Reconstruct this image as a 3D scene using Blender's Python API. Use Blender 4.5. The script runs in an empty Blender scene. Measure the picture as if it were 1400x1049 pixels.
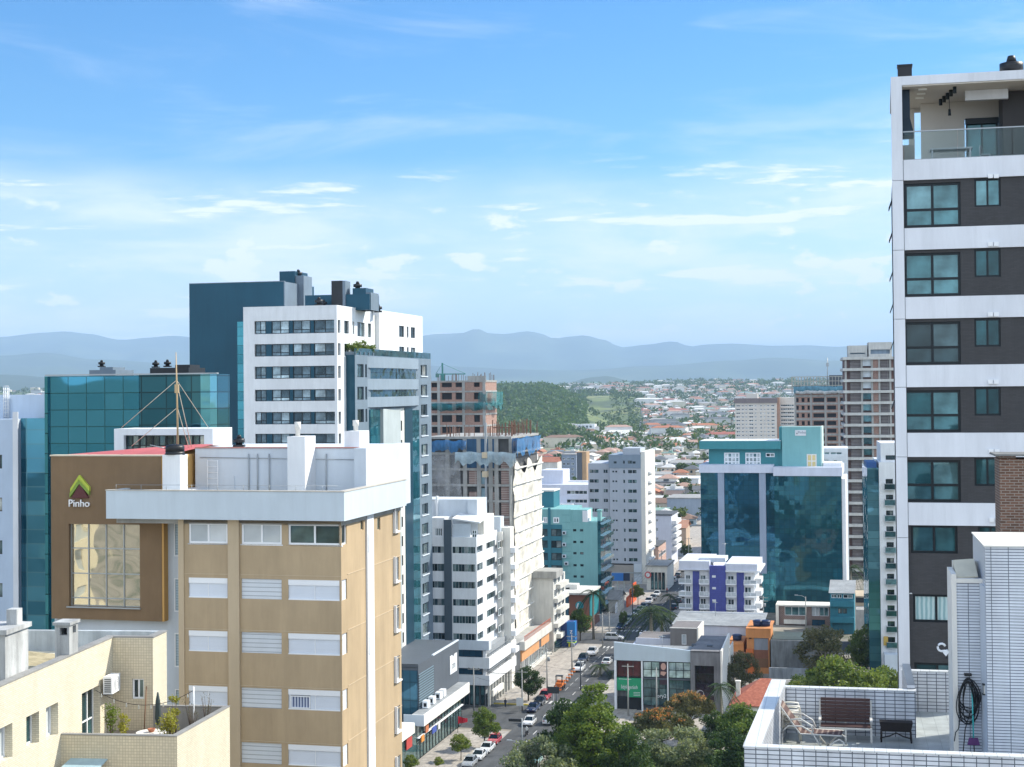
import bpy, math, random, mathutils
from mathutils import Vector, Matrix, noise
sc = bpy.context.scene
C = sc.collection
R = math.radians
# ---------------------------------------------------------------- camera, sky, sun, exposure
HCAM = 60.0
FPX = 2100.0            # focal length in pixels of the 1400 px wide photograph
ROLL, PITCH = R(0.55), R(1.0)
CX, CY = 700.0, 532.0 - FPX * math.tan(R(1.0))
fwd = Vector((0, math.cos(PITCH), math.sin(PITCH)))
up0 = Vector((0, -math.sin(PITCH), math.cos(PITCH)))
r0 = Vector((1, 0, 0))
rgt = r0 * math.cos(ROLL) - up0 * math.sin(ROLL)
upv = r0 * math.sin(ROLL) + up0 * math.cos(ROLL)
cam_d = bpy.data.cameras.new('camera')
cam = bpy.data.objects.new('camera', cam_d); C.objects.link(cam)
cam.matrix_world = Matrix(((rgt.x, upv.x, -fwd.x, 0), (rgt.y, upv.y, -fwd.y, 0), (rgt.z, upv.z, -fwd.z, HCAM), (0, 0, 0, 1)))
cam_d.sensor_width = 36.0
cam_d.lens = 36.0 * FPX / 1400.0
cam_d.shift_y = -(524.5 - CY) / 1400.0
cam_d.clip_start = 0.5
cam_d.clip_end = 90000
sc.camera = cam
SUN_AZ, SUN_EL = 68.0, 40.0      # azimuth clockwise from the view direction (+Y)
sv = Vector((math.sin(R(SUN_AZ)) * math.cos(R(SUN_EL)), math.cos(R(SUN_AZ)) * math.cos(R(SUN_EL)), math.sin(R(SUN_EL))))
w = bpy.data.worlds.new("World"); sc.world = w; w.use_nodes = True
def build_world():
 nt = w.node_tree; N = nt.nodes; L = nt.links
 for n in list(N): N.remove(n)
 out = N.new('ShaderNodeOutputWorld'); bg = N.new('ShaderNodeBackground'); bg.inputs[1].default_value = 0.10
 L.new(bg.outputs[0], out.inputs[0])
 sky = N.new('ShaderNodeTexSky'); sky.sky_type = 'NISHITA'; sky.sun_disc = False
 sky.sun_elevation = R(SUN_EL); sky.sun_rotation = R(SUN_AZ)
 sky.altitude = 100; sky.air_density = 1.0; sky.dust_density = 0.6; sky.ozone_density = 2.2
 hs = N.new('ShaderNodeHueSaturation'); hs.inputs['Saturation'].default_value = 1.35; hs.inputs['Value'].default_value = 1.0
 L.new(sky.outputs[0], hs.inputs['Color'])
 tc = N.new('ShaderNodeTexCoord')
 sep = N.new('ShaderNodeSeparateXYZ'); L.new(tc.outputs['Generated'], sep.inputs[0])
 def mapr(src, a, b, c=0.0, d=1.0):
  m = N.new('ShaderNodeMapRange'); m.interpolation_type = 'SMOOTHSTEP'
  L.new(src, m.inputs[0]); m.inputs[1].default_value = a; m.inputs[2].default_value = b; m.inputs[3].default_value = c; m.inputs[4].default_value = d
  return m.outputs[0]
 def math_(op, a, b):
  m = N.new('ShaderNodeMath'); m.operation = op
  for i, s in enumerate((a, b)):
   if isinstance(s, (int, float)): m.inputs[i].default_value = s
   else: L.new(s, m.inputs[i])
  return m.outputs[0]
 def cloudnoise(sc3, scale, detail, rough, off, dist=0.0):
  mp = N.new('ShaderNodeMapping'); mp.inputs['Scale'].default_value = sc3; mp.inputs['Location'].default_value = off
  L.new(tc.outputs['Generated'], mp.inputs[0])
  n = N.new('ShaderNodeTexNoise'); n.inputs['Scale'].default_value = scale; n.inputs['Detail'].default_value = detail
  n.inputs['Roughness'].default_value = rough; n.inputs['Distortion'].default_value = dist
  L.new(mp.outputs[0], n.inputs['Vector']); return n.outputs[0]
 z = sep.outputs[2]
 wob = cloudnoise((1, 1, 1), 5.0, 3, .5, (4, 2, 1))
 zz = math_('ADD', z, math_('MULTIPLY', math_('SUBTRACT', wob, .5), .05))
 # veil of high thin cloud over the lower sky, with a fairly crisp upper rim
 band = mapr(zz, .158, .112)
 low = mapr(zz, .10, .02)
 tex1 = cloudnoise((1.0, 1.0, 4.2), 8.0, 8, .62, (1.3, .2, .5), .3)
 veil = mapr(tex1, .36, .66)
 veil = math_('MULTIPLY', band, math_('ADD', math_('MULTIPLY', veil, .40), math_('ADD', .42, math_('MULTIPLY', low, .12))))
 # brighter streaks and small heaps
 tex2 = cloudnoise((1.0, 1.0, 9.0), 9.0, 7, .6, (7.7, 3.1, 2.43), .2)
 st = mapr(tex2, .56, .68)
 stm = math_('MULTIPLY', mapr(zz, .17, .12), mapr(z, .012, .03))
 streak = math_('MULTIPLY', st, stm)
 tex3 = cloudnoise((1.0, 1.0, 2.4), 22.0, 6, .55, (2.7, 9.1, 1.1), .1)
 hp = math_('MULTIPLY', mapr(tex3, .57, .68), math_('MULTIPLY', mapr(z, .03, .045), mapr(z, .13, .105)))
 # faint wisps higher up
 tex4 = cloudnoise((1.0, 1.0, 7.0), 4.0, 7, .6, (3.3, 5.1, 4.0), .6)
 wis = math_('MULTIPLY', mapr(tex4, .5, .75), math_('MULTIPLY', mapr(z, .12, .16), .30))
 cov = math_('MINIMUM', math_('ADD', math_('ADD', veil, math_('MULTIPLY', streak, .95)), math_('ADD', math_('MULTIPLY', hp, .95), wis)), 1.0)
 mix = N.new('ShaderNodeMix'); mix.data_type = 'RGBA'
 tn = N.new('ShaderNodeMix'); tn.data_type = 'RGBA'; tn.blend_type = 'MULTIPLY'; tn.inputs[0].default_value = 1.0; L.new(hs.outputs[0], tn.inputs[6]); tn.inputs[7].default_value = SKY_TINT
 L.new(cov, mix.inputs[0]); L.new(tn.outputs[2], mix.inputs[6])
 mix.inputs[7].default_value = SKY_CLOUD
 # unseen bright clouds added behind the camera to fill the shaded facades
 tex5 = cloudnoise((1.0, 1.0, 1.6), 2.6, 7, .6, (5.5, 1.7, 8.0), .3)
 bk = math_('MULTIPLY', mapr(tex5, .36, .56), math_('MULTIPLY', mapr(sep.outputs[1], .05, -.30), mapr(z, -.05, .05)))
 mx2 = N.new('ShaderNodeMix'); mx2.data_type = 'RGBA'; L.new(bk, mx2.inputs[0]); L.new(mix.outputs[2], mx2.inputs[6]); mx2.inputs[7].default_value = FILL_CLOUD
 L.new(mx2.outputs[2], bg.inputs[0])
SKY_CLOUD = (4.7, 5.1, 6.0, 1); SKY_TINT = (.45, .655, .78, 1); FILL_CLOUD = (7.4, 8.2, 9.1, 1)
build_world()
sun_d = bpy.data.lights.new('sun', 'SUN'); sun_d.energy = 3.3; sun_d.angle = R(0.53); sun_d.color = (1.0, .93, .80)
sun_o = bpy.data.objects.new('sun', sun_d); C.objects.link(sun_o)
sun_o.rotation_euler = sv.to_track_quat('Z', 'Y').to_euler()
sc.view_settings.view_transform = 'Standard'; sc.view_settings.look = 'None'
sc.view_settings.exposure = 1.2; sc.view_settings.gamma = 1.0
sc.cycles.use_denoising = True
sc.cycles.max_bounces = 6; sc.cycles.diffuse_bounces = 3; sc.cycles.glossy_bounces = 3; sc.cycles.transmission_bounces = 4
sc.cycles.transparent_max_bounces = 8; sc.cycles.volume_bounces = 0
sc.cycles.caustics_reflective = False; sc.cycles.caustics_refractive = False
sc.cycles.sample_clamp_indirect = 6.0
def ray(px, py):
 return fwd + rgt * ((px - CX) / FPX) + upv * ((CY - py) / FPX)
def at(px, py, Y):
 d = ray(px, py); return Vector((0, 0, HCAM)) + d * (Y / d.y)
def G(px, py, z=0.0):
 d = ray(px, py); return Vector((0, 0, HCAM)) + d * ((z - HCAM) / d.z)
STREET = 13.5
SD = Vector((math.sin(R(STREET)), math.cos(R(STREET)), 0)); SR = Vector((math.cos(R(STREET)), -math.sin(R(STREET)), 0))
# ---------------------------------------------------------------- materials
MATS = {}
class NT:
 def __init__(s, name):
  s.m = bpy.data.materials.new(name); s.m.use_nodes = True
  s.t = s.m.node_tree; s.N = s.t.nodes; s.L = s.t.links
  s.b = s.N['Principled BSDF']
 def n(s, t, **kw):
  x = s.N.new('ShaderNode' + t)
  for k, v in kw.items(): setattr(x, k, v)
  return x
 def lk(s, a, b): s.L.new(a, b)
 def val(s, node, i, v): node.inputs[i].default_value = v
 def coords(s, mode='obj'):
  tc = s.n('TexCoord'); return tc.outputs['Object']
 def noise(s, vec, scale, detail=4, rough=.55, sc3=None):
  if sc3:
   mp = s.n('Mapping'); mp.inputs['Scale'].default_value = sc3; s.lk(vec, mp.inputs[0]); vec = mp.outputs[0]
  n = s.n('TexNoise'); s.val(n, 'Scale', scale); s.val(n, 'Detail', detail); s.val(n, 'Roughness', rough)
  s.lk(vec, n.inputs['Vector']); return n.outputs[0]
 def ramp(s, fac, stops):
  r = s.n('ValToRGB'); s.lk(fac, r.inputs[0]); e = r.color_ramp.elements
  while len(e) < len(stops): e.new(.5)
  for i, (p, c) in enumerate(stops):
   e[i].position = p; e[i].color = tuple(c) + (1,) if len(c) == 3 else c
  return r.outputs[0]
 def mix(s, fac, a, b, mode='MIX'):
  x = s.n('Mix', data_type='RGBA', blend_type=mode)
  for i, v in ((0, fac), (6, a), (7, b)):
   if isinstance(v, (int, float)): x.inputs[i].default_value = v
   elif isinstance(v, tuple): x.inputs[i].default_value = v if len(v) == 4 else v + (1,)
   else: s.lk(v, x.inputs[i])
  return x.outputs[2]
 def bump(s, h, strength=.3, dist=.02):
  b = s.n('Bump'); s.val(b, 'Strength', strength); s.val(b, 'Distance', dist); s.lk(h, b.inputs['Height']); s.lk(b.outputs[0], s.b.inputs['Normal'])
def sc_(c, k): return tuple(min(1, x * k) for x in c)
def paint(name, col, rough=.65, var=.10, scale=.5, streak=.12, metal=0.0, bump=.15, spec=.35):
 if name in MATS: return MATS[name]
 t = NT(name); v = t.coords()
 c = t.ramp(t.noise(v, scale, 6, .6), [(.25, sc_(col, 1 - var)), (.75, sc_(col, 1 + var * .6))])
 if streak:
  st = t.ramp(t.noise(v, 1.0, 6, .7, (1.1, 1.1, .14)), [(.34, (1 - streak,) * 3), (.62, (1, 1, 1))])
  c = t.mix(1.0, c, st, 'MULTIPLY')
  fs = t.ramp(t.noise(v, 1.0, 7, .78, (1.7, 1.7, .12)), [(.54, (1, 1, 1)), (.72, (1 - streak * .9,) * 3)]); c = t.mix(1.0, c, fs, 'MULTIPLY')
  ag = t.ramp(t.noise(v, .16, 3, .5), [(.35, (1 - streak * .8,) * 3), (.6, (1, 1, 1))])
  c = t.mix(1.0, c, ag, 'MULTIPLY')
 t.lk(c, t.b.inputs['Base Color']); t.b.inputs['Roughness'].default_value = rough; t.b.inputs['Metallic'].default_value = metal
 t.b.inputs['Specular IOR Level'].default_value = spec
 if bump: t.bump(t.noise(v, 9, 4), bump, .02)
 MATS[name] = t.m; return t.m
def wallvec(t):
 v = t.coords(); s = t.n('SeparateXYZ'); t.lk(v, s.inputs[0])
 a = t.n('Math', operation='ADD'); t.lk(s.outputs[0], a.inputs[0]); t.lk(s.outputs[1], a.inputs[1])
 c = t.n('CombineXYZ'); t.lk(a.outputs[0], c.inputs[0]); t.lk(s.outputs[2], c.inputs[1]); return c.outputs[0], v
def tiled(name, col, joint, tw, th, js=.012, rough=.35, var=.06, offset=0.0, bump=.4, floor=False, streak=.1):
 if name in MATS: return MATS[name]
 t = NT(name)
 if floor: uv = v = t.coords()
 else: uv, v = wallvec(t)
 b = t.n('TexBrick'); b.offset = offset; b.squash = 1.0
 t.val(b, 'Scale', 1.0); t.val(b, 'Brick Width', tw); t.val(b, 'Row Height', th); t.val(b, 'Mortar Size', js); t.val(b, 'Mortar Smooth', .1); t.val(b, 'Bias', 0.0)
 t.lk(uv, b.inputs['Vector'])
 b.inputs['Color1'].default_value = sc_(col, 1 - var) + (1,); b.inputs['Color2'].default_value = sc_(col, 1 + var) + (1,); b.inputs['Mortar'].default_value = tuple(joint) + (1,)
 st = t.ramp(t.noise(v, .8, 5, .6, (1.5, 1.5, .3)), [(.35, (1 - streak,) * 3), (.62, (1, 1, 1))])
 c = t.mix(1.0, b.outputs[0], st, 'MULTIPLY')
 t.lk(c, t.b.inputs['Base Color']); t.b.inputs['Roughness'].default_value = rough
 iv = t.n('Math', operation='SUBTRACT'); iv.inputs[0].default_value = 1.0; t.lk(b.outputs[1], iv.inputs[1])
 t.bump(iv.outputs[0], bump, .01)
 MATS[name] = t.m; return t.m
def glass(name, stops, metal=.35, rough=.04, wob=.0, wscale=.6, spec=.6):
 """window glass: dark room or blind behind a reflecting pane, differing from window to window"""
 if name in MATS: return MATS[name]
 t = NT(name); oi = t.n('ObjectInfo'); v = t.coords()
 geo = t.n('NewGeometry')
 ad = t.n('Math', operation='ADD'); t.lk(oi.outputs['Random'], ad.inputs[0]); t.lk(geo.outputs['Random Per Island'], ad.inputs[1])
 fr = t.n('Math', operation='FRACT'); t.lk(ad.outputs[0], fr.inputs[0])
 c = t.ramp(fr.outputs[0], stops)
 c = t.mix(1.0, c, t.ramp(t.noise(v, .9, 3), [(.32, ((.5 if metal > .2 else .88),) * 3), (.68, ((1.3 if metal > .2 else 1.06),) * 3)]), 'MULTIPLY')
 t.lk(c, t.b.inputs['Base Color']); t.b.inputs['Metallic'].default_value = metal; t.b.inputs['Roughness'].default_value = rough
 t.b.inputs['Specular IOR Level'].default_value = spec
 if wob: t.bump(t.noise(v, wscale, 2, .4), wob, .25)
 MATS[name] = t.m; return t.m
def curtainwall(name, c1, c2, pw, ph, line, metal=.6, wob=.35, wscale=.35, rough=.04, js=.05):
 """mirror glass facade with joints and slightly warped panes"""
 if name in MATS: return MATS[name]
 t = NT(name); uv, v = wallvec(t)
 b = t.n('TexBrick'); b.offset = 0; t.val(b, 'Scale', 1.0); t.val(b, 'Brick Width', pw); t.val(b, 'Row Height', ph); t.val(b, 'Mortar Size', js); t.val(b, 'Mortar Smooth', 0); t.val(b, 'Bias', 0)
 t.lk(uv, b.inputs['Vector'])
 b.inputs['Color1'].default_value = c1 + (1,); b.inputs['Color2'].default_value = c2 + (1,); b.inputs['Mortar'].default_value = line + (1,)
 t.lk(b.outputs[0], t.b.inputs['Base Color']); t.b.inputs['Roughness'].default_value = rough
 t.b.inputs['Metallic'].default_value = metal
 n1 = t.noise(v, wscale, 1, .4)
 bb = t.n('TexBrick'); bb.offset = 0; t.val(bb, 'Scale', 1.0); t.val(bb, 'Brick Width', pw); t.val(bb, 'Row Height', ph); t.val(bb, 'Mortar Size', 0.0)
 t.lk(uv, bb.inputs['Vector']); bb.inputs['Color1'].default_value = (0, 0, 0, 1); bb.inputs['Color2'].default_value = (1, 1, 1, 1)
 s2 = t.n('MapRange'); t.lk(bb.outputs[0], s2.inputs[0]); t.val(s2, 3, -.5); t.val(s2, 4, .5)
 vs = t.n('VectorMath', operation='SCALE'); vs.inputs[0].default_value = (.010, -.007, .013); t.lk(s2.outputs[0], vs.inputs['Scale'])
 ge = t.n('NewGeometry'); va = t.n('VectorMath', operation='ADD'); t.lk(ge.outputs['Normal'], va.inputs[0]); t.lk(vs.outputs[0], va.inputs[1])
 bp = t.n('Bump'); t.val(bp, 'Strength', wob * .4); t.val(bp, 'Distance', .5); t.lk(n1, bp.inputs['Height']); t.lk(va.outputs[0], bp.inputs['Normal']); t.lk(bp.outputs[0], t.b.inputs['Normal'])
 MATS[name] = t.m; return t.m
def leafmat(name, c1, c2, c3=None):
 if name in MATS: return MATS[name]
 t = NT(name); geo = t.n('NewGeometry'); oi = t.n('ObjectInfo'); v = t.coords()
 ad = t.n('Math', operation='MULTIPLY_ADD'); t.lk(oi.outputs['Random'], ad.inputs[0]); ad.inputs[1].default_value = .35
 nz = t.noise(v, .35, 3, .6)
 m2 = t.n('Math', operation='MULTIPLY_ADD'); t.lk(geo.outputs['Random Per Island'], m2.inputs[0]); m2.inputs[1].default_value = .45
 t.lk(nz, m2.inputs[2]); t.lk(m2.outputs[0], ad.inputs[2])
 st = [(.35, c1), (.85, c2)] + ([(1.0, c3)] if c3 else [])
 t.lk(t.ramp(ad.outputs[0], st), t.b.inputs['Base Color'])
 t.b.inputs['Roughness'].default_value = .6; t.b.inputs['Specular IOR Level'].default_value = .25
 tr = t.n('BsdfTranslucent'); ms = t.n('MixShader'); ms.inputs[0].default_value = .38; cs = t.t.nodes['Principled BSDF'].inputs['Base Color'].links[0].from_socket
 t.lk(t.mix(1.0, cs, (1.25, 1.2, .6), 'MULTIPLY'), tr.inputs[0]); t.lk(t.b.outputs[0], ms.inputs[1]); t.lk(tr.outputs[0], ms.inputs[2]); t.lk(ms.outputs[0], t.N['Material Output'].inputs[0])
 MATS[name] = t.m; return t.m
def objcolor(name, rough=.3, metal=0.0, coat=0.0, var=.0, streak=0):
 if name in MATS: return MATS[name]
 t = NT(name); oi = t.n('ObjectInfo'); v = t.coords(); c = oi.outputs['Color']
 if var:
  c = t.mix(1.0, c, t.ramp(t.noise(v, 1.3, 5, .6), [(.25, (1 - var,) * 3), (.75, (1 + var * .4,) * 3)]), 'MULTIPLY')
 t.lk(c, t.b.inputs['Base Color']); t.b.inputs['Roughness'].default_value = rough; t.b.inputs['Metallic'].default_value = metal
 t.b.inputs['Coat Weight'].default_value = coat
 MATS[name] = t.m; return t.m
# ---------------------------------------------------------------- mesh builder
class MB:
 def __init__(s): s.v = []; s.f = []; s.mi = []; s.sm = []
 def quad(s, a, b, c, d, m=0, smooth=False):
  i = len(s.v); s.v += [tuple(a), tuple(b), tuple(c), tuple(d)]; s.f.append((i, i + 1, i + 2, i + 3)); s.mi.append(m); s.sm.append(smooth); return s
 def tri(s, a, b, c, m=0):
  i = len(s.v); s.v += [tuple(a), tuple(b), tuple(c)]; s.f.append((i, i + 1, i + 2)); s.mi.append(m); s.sm.append(False); return s
 def box(s, x0, x1, y0, y1, z0, z1, m=0, skip=''):
  if x0 > x1: x0, x1 = x1, x0
  if y0 > y1: y0, y1 = y1, y0
  if z0 > z1: z0, z1 = z1, z0
  i = len(s.v)
  s.v += [(x0, y0, z0), (x1, y0, z0), (x1, y1, z0), (x0, y1, z0), (x0, y0, z1), (x1, y0, z1), (x1, y1, z1), (x0, y1, z1)]
  F = {'f': (0, 1, 5, 4), 'r': (1, 2, 6, 5), 'b': (2, 3, 7, 6), 'l': (3, 0, 4, 7), 't': (4, 5, 6, 7), 'd': (3, 2, 1, 0)}
  for k, q in F.items():
   if k not in skip: s.f.append(tuple(i + j for j in q)); s.mi.append(m); s.sm.append(False)
  return s
 def prism(s, pts, vec, m=0):
  """closed outline (3D points) pushed along vec"""
  n = len(pts); i = len(s.v); vec = Vector(vec)
  s.v += [tuple(Vector(p)) for p in pts] + [tuple(Vector(p) + vec) for p in pts]
  s.f.append(tuple(range(i + n - 1, i - 1, -1))); s.mi.append(m); s.sm.append(False)
  s.f.append(tuple(range(i + n, i + 2 * n))); s.mi.append(m); s.sm.append(False)
  for k in range(n):
   k2 = (k + 1) % n
   s.f.append((i + k, i + k2, i + n + k2, i + n + k)); s.mi.append(m); s.sm.append(False)
  return s
 def tube(s, pts, rad, n=6, m=0, cap=True):
  pts = [Vector(p) for p in pts]; rs = rad if isinstance(rad, (list, tuple)) else [rad] * len(pts)
  base = len(s.v)
  for k, p in enumerate(pts):
   d = (pts[min(k + 1, len(pts) - 1)] - pts[max(k - 1, 0)])
   if d.length < 1e-9: d = Vector((0, 0, 1))
   d.normalize()
   a = d.cross(Vector((0, 0, 1)) if abs(d.z) < .9 else Vector((1, 0, 0))).normalized(); b = d.cross(a)
   for j in range(n):
    t = 2 * math.pi * j / n; s.v.append(tuple(p + (a * math.cos(t) + b * math.sin(t)) * rs[k]))
  for k in range(len(pts) - 1):
   for j in range(n):
    j2 = (j + 1) % n
    s.f.append((base + k * n + j, base + k * n + j2, base + (k + 1) * n + j2, base + (k + 1) * n + j)); s.mi.append(m); s.sm.append(True)
  if cap:
   s.f.append(tuple(base + j for j in range(n - 1, -1, -1))); s.mi.append(m); s.sm.append(False)
   s.f.append(tuple(base + (len(pts) - 1) * n + j for j in range(n))); s.mi.append(m); s.sm.append(False)
  return s
 def lathe(s, prof, n=16, c=(0, 0, 0), m=0):
  """prof: (radius, z) list"""
  base = len(s.v); c = Vector(c)
  for r_, z_ in prof:
   for j in range(n):
    t = 2 * math.pi * j / n; s.v.append((c.x + r_ * math.cos(t), c.y + r_ * math.sin(t), c.z + z_))
  for k in range(len(prof) - 1):
   for j in range(n):
    j2 = (j + 1) % n; s.f.append((base + k * n + j, base + k * n + j2, base + (k + 1) * n + j2, base + (k + 1) * n + j)); s.mi.append(m); s.sm.append(True)
  s.f.append(tuple(base + j for j in range(n - 1, -1, -1))); s.mi.append(m); s.sm.append(False)
  s.f.append(tuple(base + (len(prof) - 1) * n + j for j in range(n))); s.mi.append(m); s.sm.append(False)
  return s
 def holed(s, face, c, a0, a1, z0, z1, holes=(), depth=.2, m=0, mr=None):
  """wall face with real openings; holes (a0,a1,z0,z1)"""
  P = {'front': lambda a, z, d: (a, c + d, z), 'right': lambda a, z, d: (c - d, a, z), 'left': lambda a, z, d: (c + d, a, z), 'back': lambda a, z, d: (a, c - d, z)}[face]
  mr = m if mr is None else mr
  if a0 > a1: a0, a1 = a1, a0
  hs = []
  for h in holes:
   h = (max(min(h[0], h[1]), a0), min(max(h[0], h[1]), a1), max(min(h[2], h[3]), z0), min(max(h[2], h[3]), z1))
   if h[1] - h[0] > .01 and h[3] - h[2] > .01: hs.append(h)
  zs = sorted({z0, z1, *[h[2] for h in hs], *[h[3] for h in hs]})
  for zi in range(len(zs) - 1):
   za, zb = zs[zi], zs[zi + 1]; zm = (za + zb) / 2
   cov = sorted([(h[0], h[1]) for h in hs if h[2] < zm < h[3]])
   a = a0
   for (h0, h1) in cov:
    if h0 > a + 1e-4: s.quad(P(a, za, 0), P(h0, za, 0), P(h0, zb, 0), P(a, zb, 0), m)
    a = max(a, h1)
   if a < a1 - 1e-4: s.quad(P(a, za, 0), P(a1, za, 0), P(a1, zb, 0), P(a, zb, 0), m)
  for h in hs:
   h0, h1, q0, q1 = h
   s.quad(P(h0, q0, 0), P(h0, q1, 0), P(h0, q1, depth), P(h0, q0, depth), mr)
   s.quad(P(h1, q0, 0), P(h1, q0, depth), P(h1, q1, depth), P(h1, q1, 0), mr)
   s.quad(P(h0, q0, 0), P(h0, q0, depth), P(h1, q0, depth), P(h1, q0, 0), mr)
   s.quad(P(h0, q1, 0), P(h1, q1, 0), P(h1, q1, depth), P(h0, q1, depth), mr)
  return s
 def mesh(s, name, mats):
  me = bpy.data.meshes.new(name); me.from_pydata(s.v, [], s.f)
  for m in (mats if isinstance(mats, (list, tuple)) else [mats]): me.materials.append(m)
  me.polygons.foreach_set('material_index', s.mi); me.polygons.foreach_set('use_smooth', s.sm); me.update(); return me
 def build(s, name, mats, parent=None, loc=(0, 0, 0), rz=0.0):
  o = bpy.data.objects.new(name, s.mesh(name, mats)); C.objects.link(o); o.location = loc; o.rotation_euler = (0, 0, rz)
  if parent: o.parent = parent
  return o
def tag(o, label, cat, group=None, kind=None):
 o['label'] = label; o['category'] = cat
 if group: o['group'] = group
 if kind: o['kind'] = kind
 return o
def empty(name, loc=(0, 0, 0), rz=0.0, label=None, cat=None, group=None):
 o = bpy.data.objects.new(name, None); C.objects.link(o); o.location = loc; o.rotation_euler = (0, 0, rz); o.empty_display_size = .5
 if label: tag(o, label, cat, group)
 return o
def structure(o): o['kind'] = 'structure'; return o
def kids(o): return [x for x in KIDMAP.get(o.name, [])]
def copy_tree(o, parent=None):
 c = o.copy(); C.objects.link(c)
 if parent: c.parent = parent
 for ch in list(o.children): copy_tree(ch, c)
 return c
def text(name, body, size, mat, parent, loc, rot=(R(90), 0, 0), ext=.03, ax='CENTER', ay='CENTER', sx=1.0):
 cu = bpy.data.curves.new(name, 'FONT'); cu.body = body; cu.size = size; cu.extrude = ext; cu.align_x = ax; cu.align_y = ay; cu.resolution_u = 3
 cu.materials.append(mat)
 tmp = bpy.data.objects.new(name + '_curve', cu); me = bpy.data.meshes.new_from_object(tmp); bpy.data.objects.remove(tmp)
 o = bpy.data.objects.new(name, me); C.objects.link(o); o.parent = parent; o.location = loc; o.rotation_euler = rot; o.scale = (sx, 1, 1); return o
# ---------------------------------------------------------------- buildings
WINC = {}
class Bld:
 """a building frame: local +x along its front to the right, +y away from the street front, origin on the ground under the given corner"""
 def __init__(s, name, label, cat, px, py, Y, theta=STREET, group=None):
  p = Vector(Y) if px is None else at(px, py, Y); s.th = theta
  s.root = empty(name, (p.x, p.y, 0), R(-theta), label, cat, group)
  s.M = s.root.matrix_basis.copy() if False else Matrix.Translation((p.x, p.y, 0)) @ Matrix.Rotation(R(-theta), 4, 'Z')
  s.Mi = s.M.inverted(); s.cnt = {}; s.rest = {}
 def _hit(s, px, py, axis, val):
  o = s.Mi @ Vector((0, 0, HCAM)); d = (s.Mi.to_3x3() @ ray(px, py)); t = (val - o[axis]) / d[axis]; return o + d * t
 def F(s, px, py, y=0.0): p = s._hit(px, py, 1, y); return p.x, p.z
 def S(s, px, py, x=0.0): p = s._hit(px, py, 0, x); return p.y, p.z
 def fx(s, px, py=700, y=0.0): return s.F(px, py, y)[0]
 def fz(s, py, px=None, y=0.0): return s.F(s.ref if px is None else px, py, y)[1]
 def sy(s, px, py=700, x=0.0): return s.S(px, py, x)[0]
 def part(s, name, mb, mats, parent=None): return mb.build(name, mats, parent or s.root)
 def win(s, face, c, a0, a1, z0, z1, gm, fm, nx=2, nz=1, fw=.06, sub=False, name='window', dep=.0, zt=None, sill=None):
  """a window of its own; c = plane of its glass"""
  if a0 > a1: a0, a1 = a1, a0
  if z0 > z1: z0, z1 = z1, z0
  wd, ht = a1 - a0, z1 - z0
  key = (name, round(wd, 2), round(ht, 2), nx, nz, round(fw, 3), gm.name, fm.name, sub, zt, sill is not None)
  k = s.cnt.get(name, 0)
  loc, rz = {'front': ((a0, c, z0), 0.0), 'right': ((c, a0, z0), R(90)), 'left': ((c, a1, z0), R(-90)), 'back': ((a1, c, z0), R(180))}[face]
  if k >= 96:
   s.rest.setdefault((name, gm.name, fm.name), []).append((loc, rz, wd, ht, nx, nz, fw, gm, fm)); return None
  s.cnt[name] = k + 1
  if key not in WINC:
   g = MB(); f = MB(); s._winmesh(g, f, wd, ht, nx, nz, fw, zt)
   if sill is not None: f.box(-.06, wd + .06, -.10, .0, -.06, -.004)
   if sub: WINC[key] = (g.mesh(name, gm), f.mesh('frame', fm))
   else:
    i0 = len(g.v); g.v += f.v; g.f += [tuple(i0 + j for j in q) for q in f.f]; g.mi += [1] * len(f.f); g.sm += f.sm
    WINC[key] = (g.mesh(name, [gm, fm]), None)
  m1, m2 = WINC[key]
  o = bpy.data.objects.new(name, m1); C.objects.link(o); o.parent = s.root; o.location = loc; o.rotation_euler = (0, 0, rz)
  if m2:
   o2 = bpy.data.objects.new('frame', m2); C.objects.link(o2); o2.parent = o
  return o
 @staticmethod
 def _winmesh(g, f, wd, ht, nx, nz, fw, zt=None):
  zz = [0.0, ht] if nz == 1 else ([0.0, ht * (zt or .5), ht] if nz == 2 else [ht * i / nz for i in range(nz + 1)])
  for i in range(nx):
   for j in range(len(zz) - 1):
    x0, x1 = wd * i / nx, wd * (i + 1) / nx
    g.quad((x0, 0.0, zz[j]), (x1, 0.0, zz[j]), (x1, 0.0, zz[j + 1]), (x0, 0.0, zz[j + 1]))
  d0, d1 = -.045, -.002
  f.box(0, wd, d0, d1, 0, fw); f.box(0, wd, d0, d1, ht - fw, ht); f.box(0, fw, d0, d1, fw, ht - fw); f.box(wd - fw, wd, d0, d1, fw, ht - fw)
  for i in range(1, nx):
   x = wd * i / nx; f.box(x - fw / 2, x + fw / 2, d0 + .004, d1, fw, ht - fw)
  for j in range(1, len(zz) - 1): f.box(fw, wd - fw, d0 + .008, d1, zz[j] - fw / 2, zz[j] + fw / 2)
 def done(s):
  for (name, _, _), L in s.rest.items():
   g = MB()
   for (loc, rz, wd, ht, nx, nz, fw, gm, fm) in L:
    a = MB(); b = MB(); s._winmesh(a, b, wd, ht, nx, nz, fw)
    Mx = Matrix.Translation(loc) @ Matrix.Rotation(rz, 4, 'Z')
    for q, mi in ((a, 0), (b, 1)):
     i0 = len(g.v); g.v += [tuple(Mx @ Vector(v)) for v in q.v]; g.f += [tuple(i0 + j for j in ff) for ff in q.f]; g.mi += [mi] * len(q.f); g.sm += q.sm
   o = g.build(name, [gm, fm], s.root); o['kind'] = 'stuff'
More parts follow.
